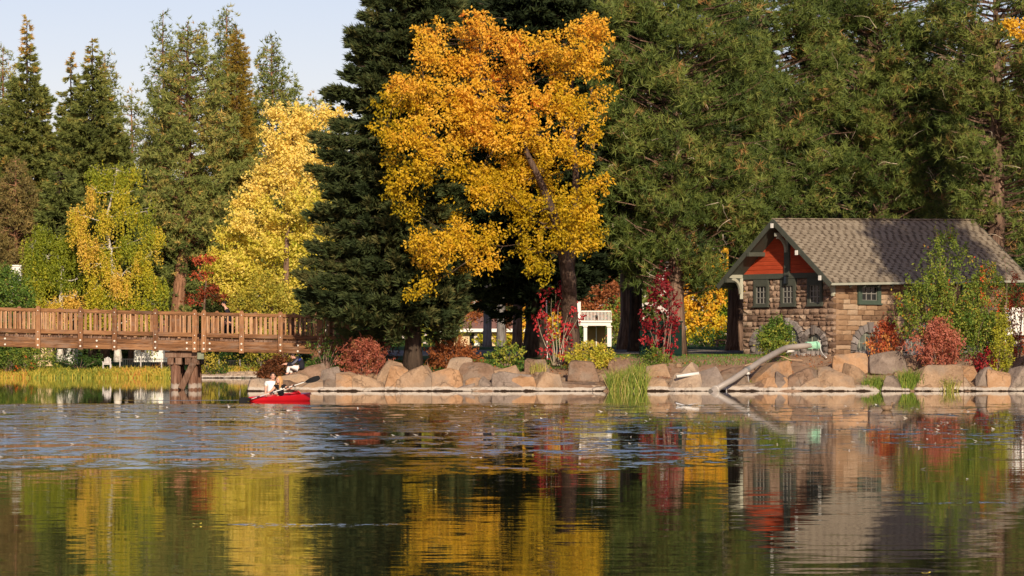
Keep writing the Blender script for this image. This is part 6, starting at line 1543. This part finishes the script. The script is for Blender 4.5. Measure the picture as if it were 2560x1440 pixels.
# white pole by the black trunk
D = 160; wpz = thing('marker_pole', 'thin pale marker pole beside the broad black trunk', 'pole', P(1366, 840, D))
mb = MB(); mb.tube([P(1368.5, 905, D), P(1366, 753, D)], [0.03, 0.03], 8); mb.obj('pole', M['whitepipe'], wpz)
mb = MB(); mb.tube([P(1366, 753, D), P(1366, 750, D)], [0.045, 0.02], 8); mb.obj('cap', M['whitepipe'], wpz)

# ------------------------------------------------------------------ people
M['skin'] = plain('skin', (0.62, 0.34, 0.24), 0.55, 0.3, 0.05, 8)
M['tee'] = plain('white_cotton', (0.8, 0.79, 0.78), 0.85, 0.1, 0.03, 8)
M['blackcloth'] = plain('black_cloth', (0.015, 0.014, 0.016), 0.85, 0.15, 0.3, 8)
M['navy'] = plain('dark_navy_cloth', (0.022, 0.022, 0.03), 0.9, 0.1, 0.3, 6)
M['blue'] = plain('blue_cloth', (0.03, 0.05, 0.25), 0.85, 0.1, 0.2, 6)
M['greycloth'] = plain('grey_blue_cloth', (0.13, 0.13, 0.17), 0.85, 0.1, 0.2, 6)
M['brownhair'] = plain('dark_brown_hair', (0.035, 0.02, 0.012), 0.6, 0.4, 0.3, 30)
M['blond'] = plain('blond_hair', (0.5, 0.27, 0.1), 0.55, 0.4, 0.25, 30)
m = NT('speckled_white_trousers'); n = m.noise(m.geo(), 22, 2, 0.5)
M['speck'] = m.done(m.pbr(m.ramp(n, [(0.32, (0.35, 0.06, 0.06)), (0.42, (0.76, 0.72, 0.7))]), 0.85, 0.1))
def skinmesh(name, mat, parent, chain, edges, root_i=0, sub=2, kind=None):
    """continuous body: joints (x, y, z, radius) joined by edges, grown with a Skin modifier"""
    bm = bmesh.new(); ly = bm.verts.layers.skin.verify(); vs = []
    for i, c in enumerate(chain):
        v = bm.verts.new(c[:3]); vs.append(v)
        ra = c[3]; rb = c[4] if len(c) > 4 else ra
        v[ly].radius = (ra, rb); v[ly].use_root = (i == root_i)
    for a, b in edges: bm.edges.new((vs[a], vs[b]))
    me = bpy.data.meshes.new(name); bm.to_mesh(me); bm.free(); me.materials.append(mat)
    o = link(name, me, parent, kind)
    md = o.modifiers.new('skin', 'SKIN'); md.use_smooth_shade = True
    ms = o.modifiers.new('sub', 'SUBSURF'); ms.levels = sub; ms.render_levels = sub
    return o
def hand(mb, p, d, up, s=1.0):
    """palm with four curled fingers and a thumb, joined to the body as one skinned chain list"""
    p = Vector(p); d = Vector(d).normalized(); up = Vector(up); sd = d.cross(up).normalized(); up = sd.cross(d)
    b = len(mb[0]); mb[0].append((*(p + d * 0.045 * s), 0.028 * s, 0.02 * s)); mb[0].append((*(p + d * 0.085 * s), 0.036 * s, 0.018 * s))
    e = [(b, b + 1)]
    for k, ln in enumerate((0.065, 0.078, 0.074, 0.056)):
        o_ = (k - 1.5) * 0.021 * s; i = len(mb[0])
        q1 = p + d * 0.105 * s + sd * o_; q2 = q1 + d * ln * 0.55 * s - up * ln * 0.25 * s; q3 = q2 + d * ln * 0.1 * s - up * ln * 0.5 * s
        for q, r in ((q1, 0.0095), (q2, 0.0085), (q3, 0.007)): mb[0].append((*q, r * s))
        e += [(b + 1, i), (i, i + 1), (i + 1, i + 2)]
    i = len(mb[0]); t1 = p + d * 0.055 * s + sd * 0.045 * s; t2 = t1 + d * 0.03 * s + sd * 0.012 * s - up * 0.012 * s
    mb[0].append((*t1, 0.011 * s)); mb[0].append((*t2, 0.009 * s)); e += [(b, i), (i, i + 1)]
    mb[1].extend(e); return b
def head(root, c, face, r=0.1, hair='brownhair', long=False, cap=False, lean=Vector((0, 0, 1))):
    """face features and hair are parts; the skull itself belongs to the body mesh"""
    c = Vector(c); f = Vector(face).normalized(); up = lean; sd = f.cross(up).normalized(); up = sd.cross(f).normalized()
    rot = Matrix((sd, f, up)).transposed()
    mb = MB(); mb.sphere(c + up * 0.0 , (0.076, 0.094, 0.112), 16, 12, 0.5, rot)
    mb.sphere(c - up * 0.07 + f * 0.035, (0.052, 0.055, 0.045), 12, 8, 0.5, rot)
    mb.sphere(c + f * 0.098 - up * 0.012, (0.013, 0.022, 0.024), 8, 6, 0.5, rot)
    for s in (-1, 1): mb.sphere(c + sd * 0.078 * s - up * 0.01 - f * 0.005, (0.01, 0.02, 0.03), 8, 6, 0.5, rot)
    hd = mb.obj('head', M['skin'], root, smooth=True)
    for s in (-1, 1):
        mb = MB(); mb.sphere(c + sd * 0.032 * s + f * 0.086 + up * 0.012, (0.013, 0.008, 0.008), 8, 5, 0.5, rot); mb.obj('eye', M['black'], hd)
        mb = MB(); mb.sphere(c + sd * 0.033 * s + f * 0.088 + up * 0.032, (0.02, 0.007, 0.005), 8, 5, 0.5, rot); mb.obj('eyebrow', M[hair], hd)
    mb = MB(); mb.sphere(c + f * 0.088 - up * 0.058, (0.024, 0.009, 0.008), 8, 5, 0.5, rot); mb.obj('mouth', plain('lips', (0.45, 0.13, 0.11), 0.5), hd)
    mb = MB(); mb.sphere(c - f * 0.016 + up * 0.028, (0.086, 0.096, 0.1), 16, 12, 0.5, rot)
    if long:
        for s in (-1, 1):
            mb.tube([c + sd * 0.07 * s + up * 0.07, c + sd * 0.088 * s - up * 0.04 - f * 0.005, c + sd * 0.09 * s - up * 0.18 + f * 0.02, c + sd * 0.085 * s - up * 0.33 + f * 0.035], [0.04, 0.045, 0.042, 0.012], 8)
        mb.tube([c - f * 0.05 + up * 0.05, c - f * 0.08 - up * 0.08, c - f * 0.09 - up * 0.22], [0.08, 0.085, 0.04], 10)
    if cap:
        mb.sphere(c + f * 0.09 + up * 0.06, (0.06, 0.06, 0.012), 10, 5, 0.5, rot)
    mb.obj('cap' if cap else 'hair', M['blackcloth'] if cap else M[hair], hd, smooth=True)
    return hd
def V3(px, py, D): return tuple(P(px, py, D))

# kayak with its crew
KD = 109.0
ky = thing('kayak', 'short red kayak carrying two people across the pond', 'kayak', (X(699, KD), KD, 0))
M['kred'] = plain('glossy_red_hull', (0.55, 0.012, 0.02), 0.28, 0.5, 0.08, 2)
M['kdeck'] = plain('red_deck', (0.6, 0.02, 0.025), 0.22, 0.5, 0.08, 2)
yaw = R(32); kx = Vector((math.cos(yaw), math.sin(yaw), 0)); kyv = Vector((-math.sin(yaw), math.cos(yaw), 0))
KC = Vector((X(699, KD), KD, 0)); KL = 2.25
def kp(s, t, z): return KC + kx * s + kyv * t + UP * z
st_ = []
for i in range(15):
    q_ = -1 + 2 * i / 14
    hw_ = 0.34 * (1 - abs(q_) ** 2.4) ** 0.8 + 0.012
    sh_ = 0.17 + 0.11 * max(0, q_) ** 2.0 + 0.0 * max(0, -q_) - 0.03 * max(0, -q_) ** 2
    kz = -0.09 + 0.10 * abs(q_) ** 4
    st_.append((q_ * KL / 2 * (1.0), hw_, sh_, kz))
vs = []; fs = []
NSEC = 9
for s, hw_, sh_, kz in st_:
    for k in range(NSEC):
        an = math.pi * k / (NSEC - 1)
        vs.append(kp(s, -math.cos(an) * hw_ * (1.0 if k in (0, NSEC - 1) else 0.96), sh_ + (kz - sh_) * math.sin(an) ** 0.7))
for i in range(14):
    for k in range(NSEC - 1): a = i * NSEC + k; fs.append((a, a + 1, a + 1 + NSEC, a + NSEC))
mb = MB(); mb.add(vs, fs); mb.obj('hull', M['kred'], ky, smooth=True)
vs = []; fs = []
for s, hw_, sh_, kz in st_:
    cw = 0.24 * max(0, 1 - (abs((s - 0.0) / 0.72)) ** 2.5) ** 0.5 if abs(s) < 0.72 else 0.0
    rise = 0.06 if s > 0 else 0.03
    for k in range(5):
        t = [-1, -0.62, 0, 0.62, 1][k]
        vs.append(kp(s, t * hw_, sh_ + rise * (1 - t * t) * (hw_ / 0.34)))
for i in range(14):
    s_m = (st_[i][0] + st_[i + 1][0]) / 2
    for k in range(4):
        if abs(s_m) < 0.6 and k in (1, 2): continue
        a = i * 5 + k; fs.append((a, a + 5, a + 6, a + 1))
mb = MB(); mb.add(vs, fs); mb.obj('deck', M['kdeck'], ky, smooth=True)
mb = MB(); rim = []
for i in range(25):
    an = 2 * math.pi * i / 24; rim.append(kp(math.cos(an) * 0.66, math.sin(an) * 0.235, 0.215 + 0.055 * math.cos(an)))
mb.tube(rim, [0.02] * 25, 6); mb.obj('cockpit_rim', M['kred'], ky, smooth=True)
mb = MB(); mb.poly([kp(0.66, -0.2, 0.24), kp(0.66, 0.2, 0.24), kp(0.56, 0.17, 0.34), kp(0.56, -0.17, 0.34)], 0.04, -kx); mb.obj('backrest', M['kdeck'], ky)
mb = MB(); mb.tube([kp(KL / 2, 0, 0.27), kp(KL / 2 + 0.03, 0, 0.25), kp(KL / 2 + 0.03, 0, 0.2)], [0.014, 0.014, 0.014], 6); mb.obj('grab_handle', M['black'], ky)
# man in white
dm = KD + 0.12
mn_ = thing('person', 'young man in a white T-shirt sitting in the red kayak, looking ahead', 'person', V3(676, 986, dm))
hc = Vector(V3(682.5, 940.5, dm - 0.04)); nk = V3(680, 951, dm)
ch_ = [(*V3(677, 988, dm), 0.15, 0.12), (*V3(677.5, 976, dm), 0.145, 0.11), (*V3(678, 964, dm), 0.155, 0.11), (*V3(678.5, 957, dm), 0.12, 0.09), (*nk, 0.055), (hc.x, hc.y, hc.z - 0.05, 0.05),
       (*V3(667.5, 957.5, dm - 0.02), 0.06), (*V3(664, 970, dm - 0.05), 0.045), (*V3(664, 981, dm - 0.25), 0.032),
       (*V3(689, 957.5, dm), 0.06), (*V3(692, 968, dm - 0.03), 0.045), (*V3(686, 977, dm - 0.2), 0.032),
       (*kp(-0.42, 0.12, 0.14), 0.075), (*kp(-0.7, 0.06, 0.16), 0.055), (*kp(-0.9, 0.03, 0.06), 0.045)]
ed = [(0, 1), (1, 2), (2, 3), (3, 4), (4, 5), (3, 6), (6, 7), (7, 8), (3, 9), (9, 10), (10, 11), (0, 12), (12, 13), (13, 14)]
L_ = [ch_, ed]
i = hand(L_, ch_[8][:3], (0.1, -0.3, -0.9), (0, -1, 0)); ed.append((8, i))
i = hand(L_, ch_[11][:3], (-0.6, -0.5, -0.6), (0, 0, 1)); ed.append((11, i))
skinmesh('body', M['skin'], mn_, ch_, ed)
skinmesh('t_shirt', M['tee'], mn_, [(*V3(677, 989, dm), 0.175, 0.14), (*V3(677.5, 976, dm), 0.17, 0.13), (*V3(678, 964, dm), 0.18, 0.13), (*V3(679, 956.5, dm), 0.12, 0.095), (*V3(680, 953.5, dm), 0.07), (*V3(667, 957.5, dm - 0.02), 0.08), (*V3(663.5, 967, dm - 0.03), 0.075), (*V3(689.5, 957.5, dm), 0.08), (*V3(692.5, 966, dm - 0.02), 0.07)], [(0, 1), (1, 2), (2, 3), (3, 4), (3, 5), (5, 6), (3, 7), (7, 8)])
head(mn_, hc, (0.12, -1, -0.02))
# woman in black
dw = KD - 0.3
wm = thing('person', 'woman with long blond hair in a black top holding the paddle in the red kayak', 'person', V3(699, 987, dw))
hw2 = Vector(V3(697.5, 949.5, dw - 0.05))
ch_ = [(*V3(702, 990, dw), 0.13, 0.11), (*V3(701.5, 979, dw), 0.115, 0.095), (*V3(700.5, 970, dw), 0.125, 0.1), (*V3(700, 965, dw), 0.1, 0.08), (*V3(699, 960, dw), 0.045), (hw2.x, hw2.y, hw2.z - 0.05, 0.045),
       (*V3(689, 965, dw), 0.05), (*V3(680, 976, dw - 0.12), 0.038), (*V3(672, 981.5, dw - 0.3), 0.028),
       (*V3(711, 965, dw), 0.05), (*V3(722, 974.5, dw - 0.1), 0.038), (*V3(726, 972, dw - 0.3), 0.028),
       (*kp(-0.2, -0.1, 0.15), 0.07), (*kp(-0.5, -0.1, 0.15), 0.05), (*kp(-0.75, -0.05, 0.05), 0.045)]
ed = [(0, 1), (1, 2), (2, 3), (3, 4), (4, 5), (3, 6), (6, 7), (7, 8), (3, 9), (9, 10), (10, 11), (0, 12), (12, 13), (13, 14)]
L_ = [ch_, ed]
i = hand(L_, ch_[8][:3], (-0.5, -0.5, -0.4), (0, 0, 1)); ed.append((8, i))
i = hand(L_, ch_[11][:3], (0.35, -0.5, 0.55), (0, -1, 0.3)); ed.append((11, i))
skinmesh('body', M['skin'], wm, ch_, ed)
skinmesh('top', M['blackcloth'], wm, [(*V3(702, 991, dw), 0.15, 0.125), (*V3(701.5, 979, dw), 0.135, 0.115), (*V3(700.5, 970, dw), 0.145, 0.115), (*V3(700, 964.5, dw), 0.1, 0.08), (*V3(688.5, 965, dw), 0.065), (*V3(685, 970, dw - 0.05), 0.06), (*V3(711.5, 965, dw), 0.065), (*V3(716, 969, dw - 0.03), 0.06)], [(0, 1), (1, 2), (2, 3), (3, 4), (4, 5), (3, 6), (6, 7)])
mb = MB(); mb.box(Vector(V3(701, 971, dw - 0.125)), (0.09, 0.012, 0.035)); mb.obj('shirt_print', M['white'], wm)
head(wm, hw2, (-0.75, -0.8, 0.0), hair='blond', long=True, lean=Vector((0.12, 0, 1)))
# paddle
pd = thing('paddle', 'double bladed paddle with black blades held across the red kayak', 'paddle', V3(696, 978, dw - 0.42))
a_, b_ = Vector(V3(629, 997.5, dw - 0.42)), Vector(V3(763, 955, dw - 0.42)); d_ = (b_ - a_).normalized()
mb = MB(); mb.tube([a_, b_], [0.016, 0.016], 10); mb.obj('shaft', M['whitepipe'], pd, smooth=True)
for t0, t1 in ((0.10, 0.155), (0.62, 0.70), (0.76, 0.80), (0.33, 0.40)):
    mb = MB(); mb.tube([a_.lerp(b_, t0), a_.lerp(b_, t1)], [0.0185, 0.0185], 10); mb.obj('grip_tape', M['black'], pd)
M['bladeblack'] = plain('black_blade', (0.008, 0.008, 0.009), 0.7, 0.15, 0.1, 5)
def blade(base, dr, ln, wd):
    n = Vector((0, -0.96, 0.28)); sd = dr.cross(n).normalized(); mb = MB(); pts = []
    prof = [(0, 0.02), (0.12, 0.05), (0.35, 0.088), (0.65, 0.1), (0.88, 0.085), (0.98, 0.05), (1.0, 0.0)]
    for q_, w_ in prof: pts.append(base + dr * ln * q_ + sd * w_ * wd)
    for q_, w_ in prof[-2::-1]: pts.append(base + dr * ln * q_ - sd * w_ * wd * 0.85)
    mb.poly(pts, 0.015, n); mb.tube([base - dr * 0.04, base + dr * ln * 0.5], [0.018, 0.008], 6); return mb.obj('blade', M['bladeblack'], pd)
blade(b_, (d_ + Vector((0, 0, 0.02))).normalized(), 0.5, 1.0)
blade(a_, (-d_ + Vector((0, 0, 0.22))).normalized(), 0.42, 0.8)
# person sitting on the slanting slab
ds = 152.0
sp2 = thing('person', 'person in a dark hooded jacket and white speckled trousers sitting on the slanting slab', 'person', V3(748, 928, ds))
hs = Vector(V3(732.5, 890.5, ds))
ch_ = [(*V3(752, 924, ds), 0.11, 0.1), (*V3(754, 914, ds), 0.12, 0.1), (*V3(750, 904, ds), 0.15, 0.13), (*V3(744, 898, ds), 0.12, 0.1), (*V3(738, 895, ds), 0.055), (hs.x + 0.01, hs.y, hs.z - 0.03, 0.05),
       (*V3(741, 900, ds - 0.2), 0.065), (*V3(729, 911, ds - 0.28), 0.048), (*V3(713, 911, ds - 0.3), 0.035),
       (*V3(741, 900, ds + 0.18), 0.065), (*V3(729, 909, ds + 0.2), 0.048), (*V3(715, 909, ds + 0.1), 0.035),
       (*V3(722, 915, ds - 0.16), 0.085), (*V3(719, 934, ds - 0.2), 0.06), (*V3(713, 937, ds - 0.2), 0.04),
       (*V3(724, 918, ds + 0.16), 0.085), (*V3(729, 935, ds + 0.16), 0.06), (*V3(723, 938, ds + 0.16), 0.04)]
ed = [(0, 1), (1, 2), (2, 3), (3, 4), (4, 5), (3, 6), (6, 7), (7, 8), (3, 9), (9, 10), (10, 11), (0, 12), (12, 13), (13, 14), (0, 15), (15, 16), (16, 17)]
L_ = [ch_, ed]
i = hand(L_, ch_[8][:3], (-1, -0.1, 0.05), (0, 0, 1)); ed.append((8, i)); i = hand(L_, ch_[11][:3], (-1, -0.2, 0.0), (0, 0, 1)); ed.append((11, i))
skinmesh('body', M['skin'], sp2, ch_, ed)
skinmesh('jacket', M['navy'], sp2, [(*V3(752.5, 925, ds), 0.2, 0.185), (*V3(755, 913, ds), 0.18, 0.15), (*V3(751, 904, ds), 0.18, 0.16), (*V3(745, 898, ds), 0.15, 0.13), (*V3(741, 900, ds - 0.22), 0.09), (*V3(729, 911, ds - 0.3), 0.075), (*V3(716, 911, ds - 0.3), 0.06), (*V3(741, 900, ds + 0.2), 0.09), (*V3(729, 909, ds + 0.22), 0.075), (*V3(718, 909, ds + 0.1), 0.055)], [(0, 1), (1, 2), (2, 3), (3, 4), (4, 5), (5, 6), (3, 7), (7, 8), (8, 9)])
skinmesh('trousers', M['speck'], sp2, [(*V3(752, 923, ds), 0.165, 0.15), (*V3(722, 914.5, ds - 0.16), 0.105), (*V3(719, 934, ds - 0.2), 0.085), (*V3(724, 918, ds + 0.16), 0.105), (*V3(729, 934, ds + 0.16), 0.085)], [(0, 1), (1, 2), (0, 3), (3, 4)])
for (px, py, o_) in ((716, 937, -0.2), (726, 938, 0.16)):
    mb = MB(); mb.sphere(V3(px, py, ds + o_), (0.14, 0.055, 0.05), 10, 7); mb.obj('shoe', M['blackcloth'], sp2, smooth=True)
mb = MB(); mb.sphere(V3(743, 895, ds + 0.02), (0.12, 0.13, 0.09), 12, 8); mb.obj('hood', M['navy'], sp2, smooth=True)
mb = MB(); mb.sphere(V3(748.5, 900, ds - 0.03), (0.13, 0.19, 0.07), 12, 8, 0.5, Matrix.Rotation(-0.5, 3, 'Y')); mb.obj('shoulder_panel', M['blue'], sp2, smooth=True)
mb = MB(); mb.tube([V3(744, 898, ds - 0.26), V3(738, 905, ds - 0.33), V3(729.5, 911, ds - 0.375)], [0.05, 0.05, 0.04], 8); mb.obj('sleeve_stripe', M['greycloth'], sp2, smooth=True)
head(sp2, hs, (-0.92, -0.25, -0.35), cap=False)
# walker on the bridge
dk = BD + 1.3
wk = thing('person', 'person in black clothes and cap walking across the footbridge', 'person', V3(572, 857, dk))
hk = Vector(V3(560, 759.5, dk))
ch_ = [(*V3(573, 806, dk), 0.15, 0.12), (*V3(572, 795, dk), 0.14, 0.11), (*V3(570, 783, dk), 0.16, 0.11), (*V3(568, 776, dk), 0.13, 0.09), (*V3(564, 769, dk), 0.055), (hk.x, hk.y, hk.z - 0.05, 0.05),
       (*V3(567, 777, dk - 0.2), 0.065), (*V3(570, 793, dk - 0.24), 0.048), (*V3(562, 806, dk - 0.26), 0.036),
       (*V3(569, 777, dk + 0.2), 0.065), (*V3(575, 793, dk + 0.24), 0.048), (*V3(569, 806, dk + 0.26), 0.036),
       (*V3(566, 830, dk - 0.1), 0.075), (*V3(563, 850, dk - 0.1), 0.05), (*V3(557, 853, dk - 0.1), 0.038),
       (*V3(578, 830, dk + 0.1), 0.075), (*V3(588, 848, dk + 0.1), 0.05), (*V3(583, 853, dk + 0.1), 0.038)]
ed = [(0, 1), (1, 2), (2, 3), (3, 4), (4, 5), (3, 6), (6, 7), (7, 8), (3, 9), (9, 10), (10, 11), (0, 12), (12, 13), (13, 14), (0, 15), (15, 16), (16, 17)]
L_ = [ch_, ed]
i = hand(L_, ch_[8][:3], (-0.3, 0, -1), (0, 1, 0)); ed.append((8, i)); i = hand(L_, ch_[11][:3], (-0.3, 0, -1), (0, 1, 0)); ed.append((11, i))
skinmesh('body', M['skin'], wk, ch_, ed)
skinmesh('sweater', M['navy'], wk, [(*V3(573.5, 808, dk), 0.18, 0.15), (*V3(572.5, 795, dk), 0.175, 0.14), (*V3(570.5, 783, dk), 0.185, 0.14), (*V3(568.5, 775.5, dk), 0.14, 0.11), (*V3(567, 777, dk - 0.22), 0.085), (*V3(570, 793, dk - 0.25), 0.07), (*V3(563, 804, dk - 0.26), 0.055), (*V3(569, 777, dk + 0.22), 0.085), (*V3(575, 793, dk + 0.25), 0.07), (*V3(570, 804, dk + 0.26), 0.055)], [(0, 1), (1, 2), (2, 3), (3, 4), (4, 5), (5, 6), (3, 7), (7, 8), (8, 9)])
skinmesh('trousers', M['blackcloth'], wk, [(*V3(573, 806, dk), 0.17, 0.14), (*V3(566, 830, dk - 0.1), 0.1), (*V3(563, 851, dk - 0.1), 0.08), (*V3(578, 830, dk + 0.1), 0.1), (*V3(588, 848, dk + 0.1), 0.08)], [(0, 1), (1, 2), (0, 3), (3, 4)])
for (px, py, o_) in ((560, 854.5, -0.1), (586, 853, 0.1)):
    mb = MB(); mb.sphere(V3(px, py, dk + o_), (0.14, 0.055, 0.05), 10, 7); mb.obj('shoe', M['blackcloth'], wk, smooth=True)
head(wk, hk, (-0.97, -0.2, -0.1), cap=True)

# ------------------------------------------------------------------ on the water
M['feather'] = plain('white_feather', (0.8, 0.78, 0.74), 0.7)
M['floatleaf'] = plain('yellow_leaf', (0.62, 0.5, 0.08), 0.5)
M['duck'] = plain('brown_plumage', (0.2, 0.13, 0.08), 0.7, 0.2, 0.4, 20)
def wl(px, py): D = F * H / (py - HZ); return Vector((X(px, D), D, 0))
def fleaf(px, py, s, mat, label, cat='leaf', rz=0.0):
    c = wl(px, py); mb = MB(); pts = []
    for k in range(10):
        an = 2 * math.pi * k / 10; r = s * (1 + 0.15 * math.cos(3 * an)); pts.append(c + Vector((math.cos(an) * r, math.sin(an) * r * 0.7, 0.008 + 0.12 * s * (1 + math.cos(2 * an)))))
    ctr = c + Vector((0, 0, 0.008)); vs = [ctr] + pts; fs = [(0, 1 + k, 1 + (k + 1) % 10) for k in range(10)]
    vs2 = [v - Vector((0, 0, 0.004)) for v in vs]; mb.add(vs, fs); mb.add(vs2, [f[::-1] for f in fs])
    mb.tube([c + Vector((s, 0, 0.01)), c + Vector((s * 1.5, 0.01, 0.012))], [0.004, 0.003], 4)
    o = mb.obj('floating_leaf' if cat == 'leaf' else 'feather', M[mat]); setp(o, label, cat)
fleaf(1077, 1227, 0.035, 'floatleaf', 'yellow leaf floating below the reflection of the dark spruce')
fleaf(490, 1312, 0.028, 'floatleaf', 'small yellow leaf floating left of the bright ripple line')
fleaf(1320, 1138, 0.05, 'floatleaf', 'pale leaf floating in the ripples right of the white feather')
fleaf(2312, 1436, 0.022, 'floatleaf', 'tan leaf at the bottom edge of the photo')
fleaf(1187, 1146, 0.06, 'feather', 'upright white feather on the water below the russet shrub', 'feather')
fleaf(675, 1045, 0.16, 'feather', 'white foam patch on the water below the kayak', 'foam patch')
fleaf(2358, 1057, 0.07, 'feather', 'ring shaped white speck on the water at the right', 'feather')
fleaf(1715, 1014, 0.35, 'feather', 'flat white foam streak below the pale flat topped block', 'foam patch')
dc = wl(2218, 1026); dk_ = thing('duck', 'small brown duck swimming on the pond right of the house reflection', 'duck', dc)
mb = MB(); mb.tube([dc + Vector((-0.17, 0, 0.1)), dc + Vector((-0.1, 0, 0.06)), dc + Vector((0.02, 0, 0.06)), dc + Vector((0.1, 0, 0.08)), dc + Vector((0.125, 0, 0.14)), dc + Vector((0.13, 0, 0.2)), dc + Vector((0.16, 0, 0.2))], [0.012, 0.06, 0.085, 0.06, 0.03, 0.035, 0.012], 10); mb.obj('body', M['duck'], dk_, smooth=True)
mb = MB(); mb.beam(dc + Vector((0.155, 0, 0.197)), dc + Vector((0.205, 0, 0.19)), 0.025, 0.01); mb.obj('bill', M['hose'], dk_)
# floating bits
n = 1100
mb_v = []; mb_t = []
for _ in range(n):
    px = random.uniform(-30, 2590); py = 1012 + abs(random.gauss(0, 1)) * 60
    if py > 1400: continue
    c = wl(px, py); s = random.uniform(0.014, 0.034) * (1.0 + c.y / 80)
    an = random.uniform(0, 6.28); a0 = Vector((math.cos(an), math.sin(an), 0)) * s; b0 = Vector((-math.sin(an), math.cos(an), 0)) * s * 0.5
    up_ = Vector((0, 0, random.uniform(0.1, 0.7) * s))
    mb_v.append([tuple(c - a0 + Vector((0, 0, 0.004))), tuple(c + b0 + Vector((0, 0, 0.004))), tuple(c + a0 + up_)]); mb_t.append(random.random())
setp(link('debris', tri_mesh('debris', np.array(mb_v), np.array(mb_t), leaf_mat('floating_bits', [(0, (0.2, 0.14, 0.08)), (0.5, (0.5, 0.42, 0.3)), (1, (0.8, 0.76, 0.7))], 0.1))), 'tiny leaves and feathers drifting on the rippled water', 'debris', kind='stuff')
print('TRIANGLES in foliage', NTRI)
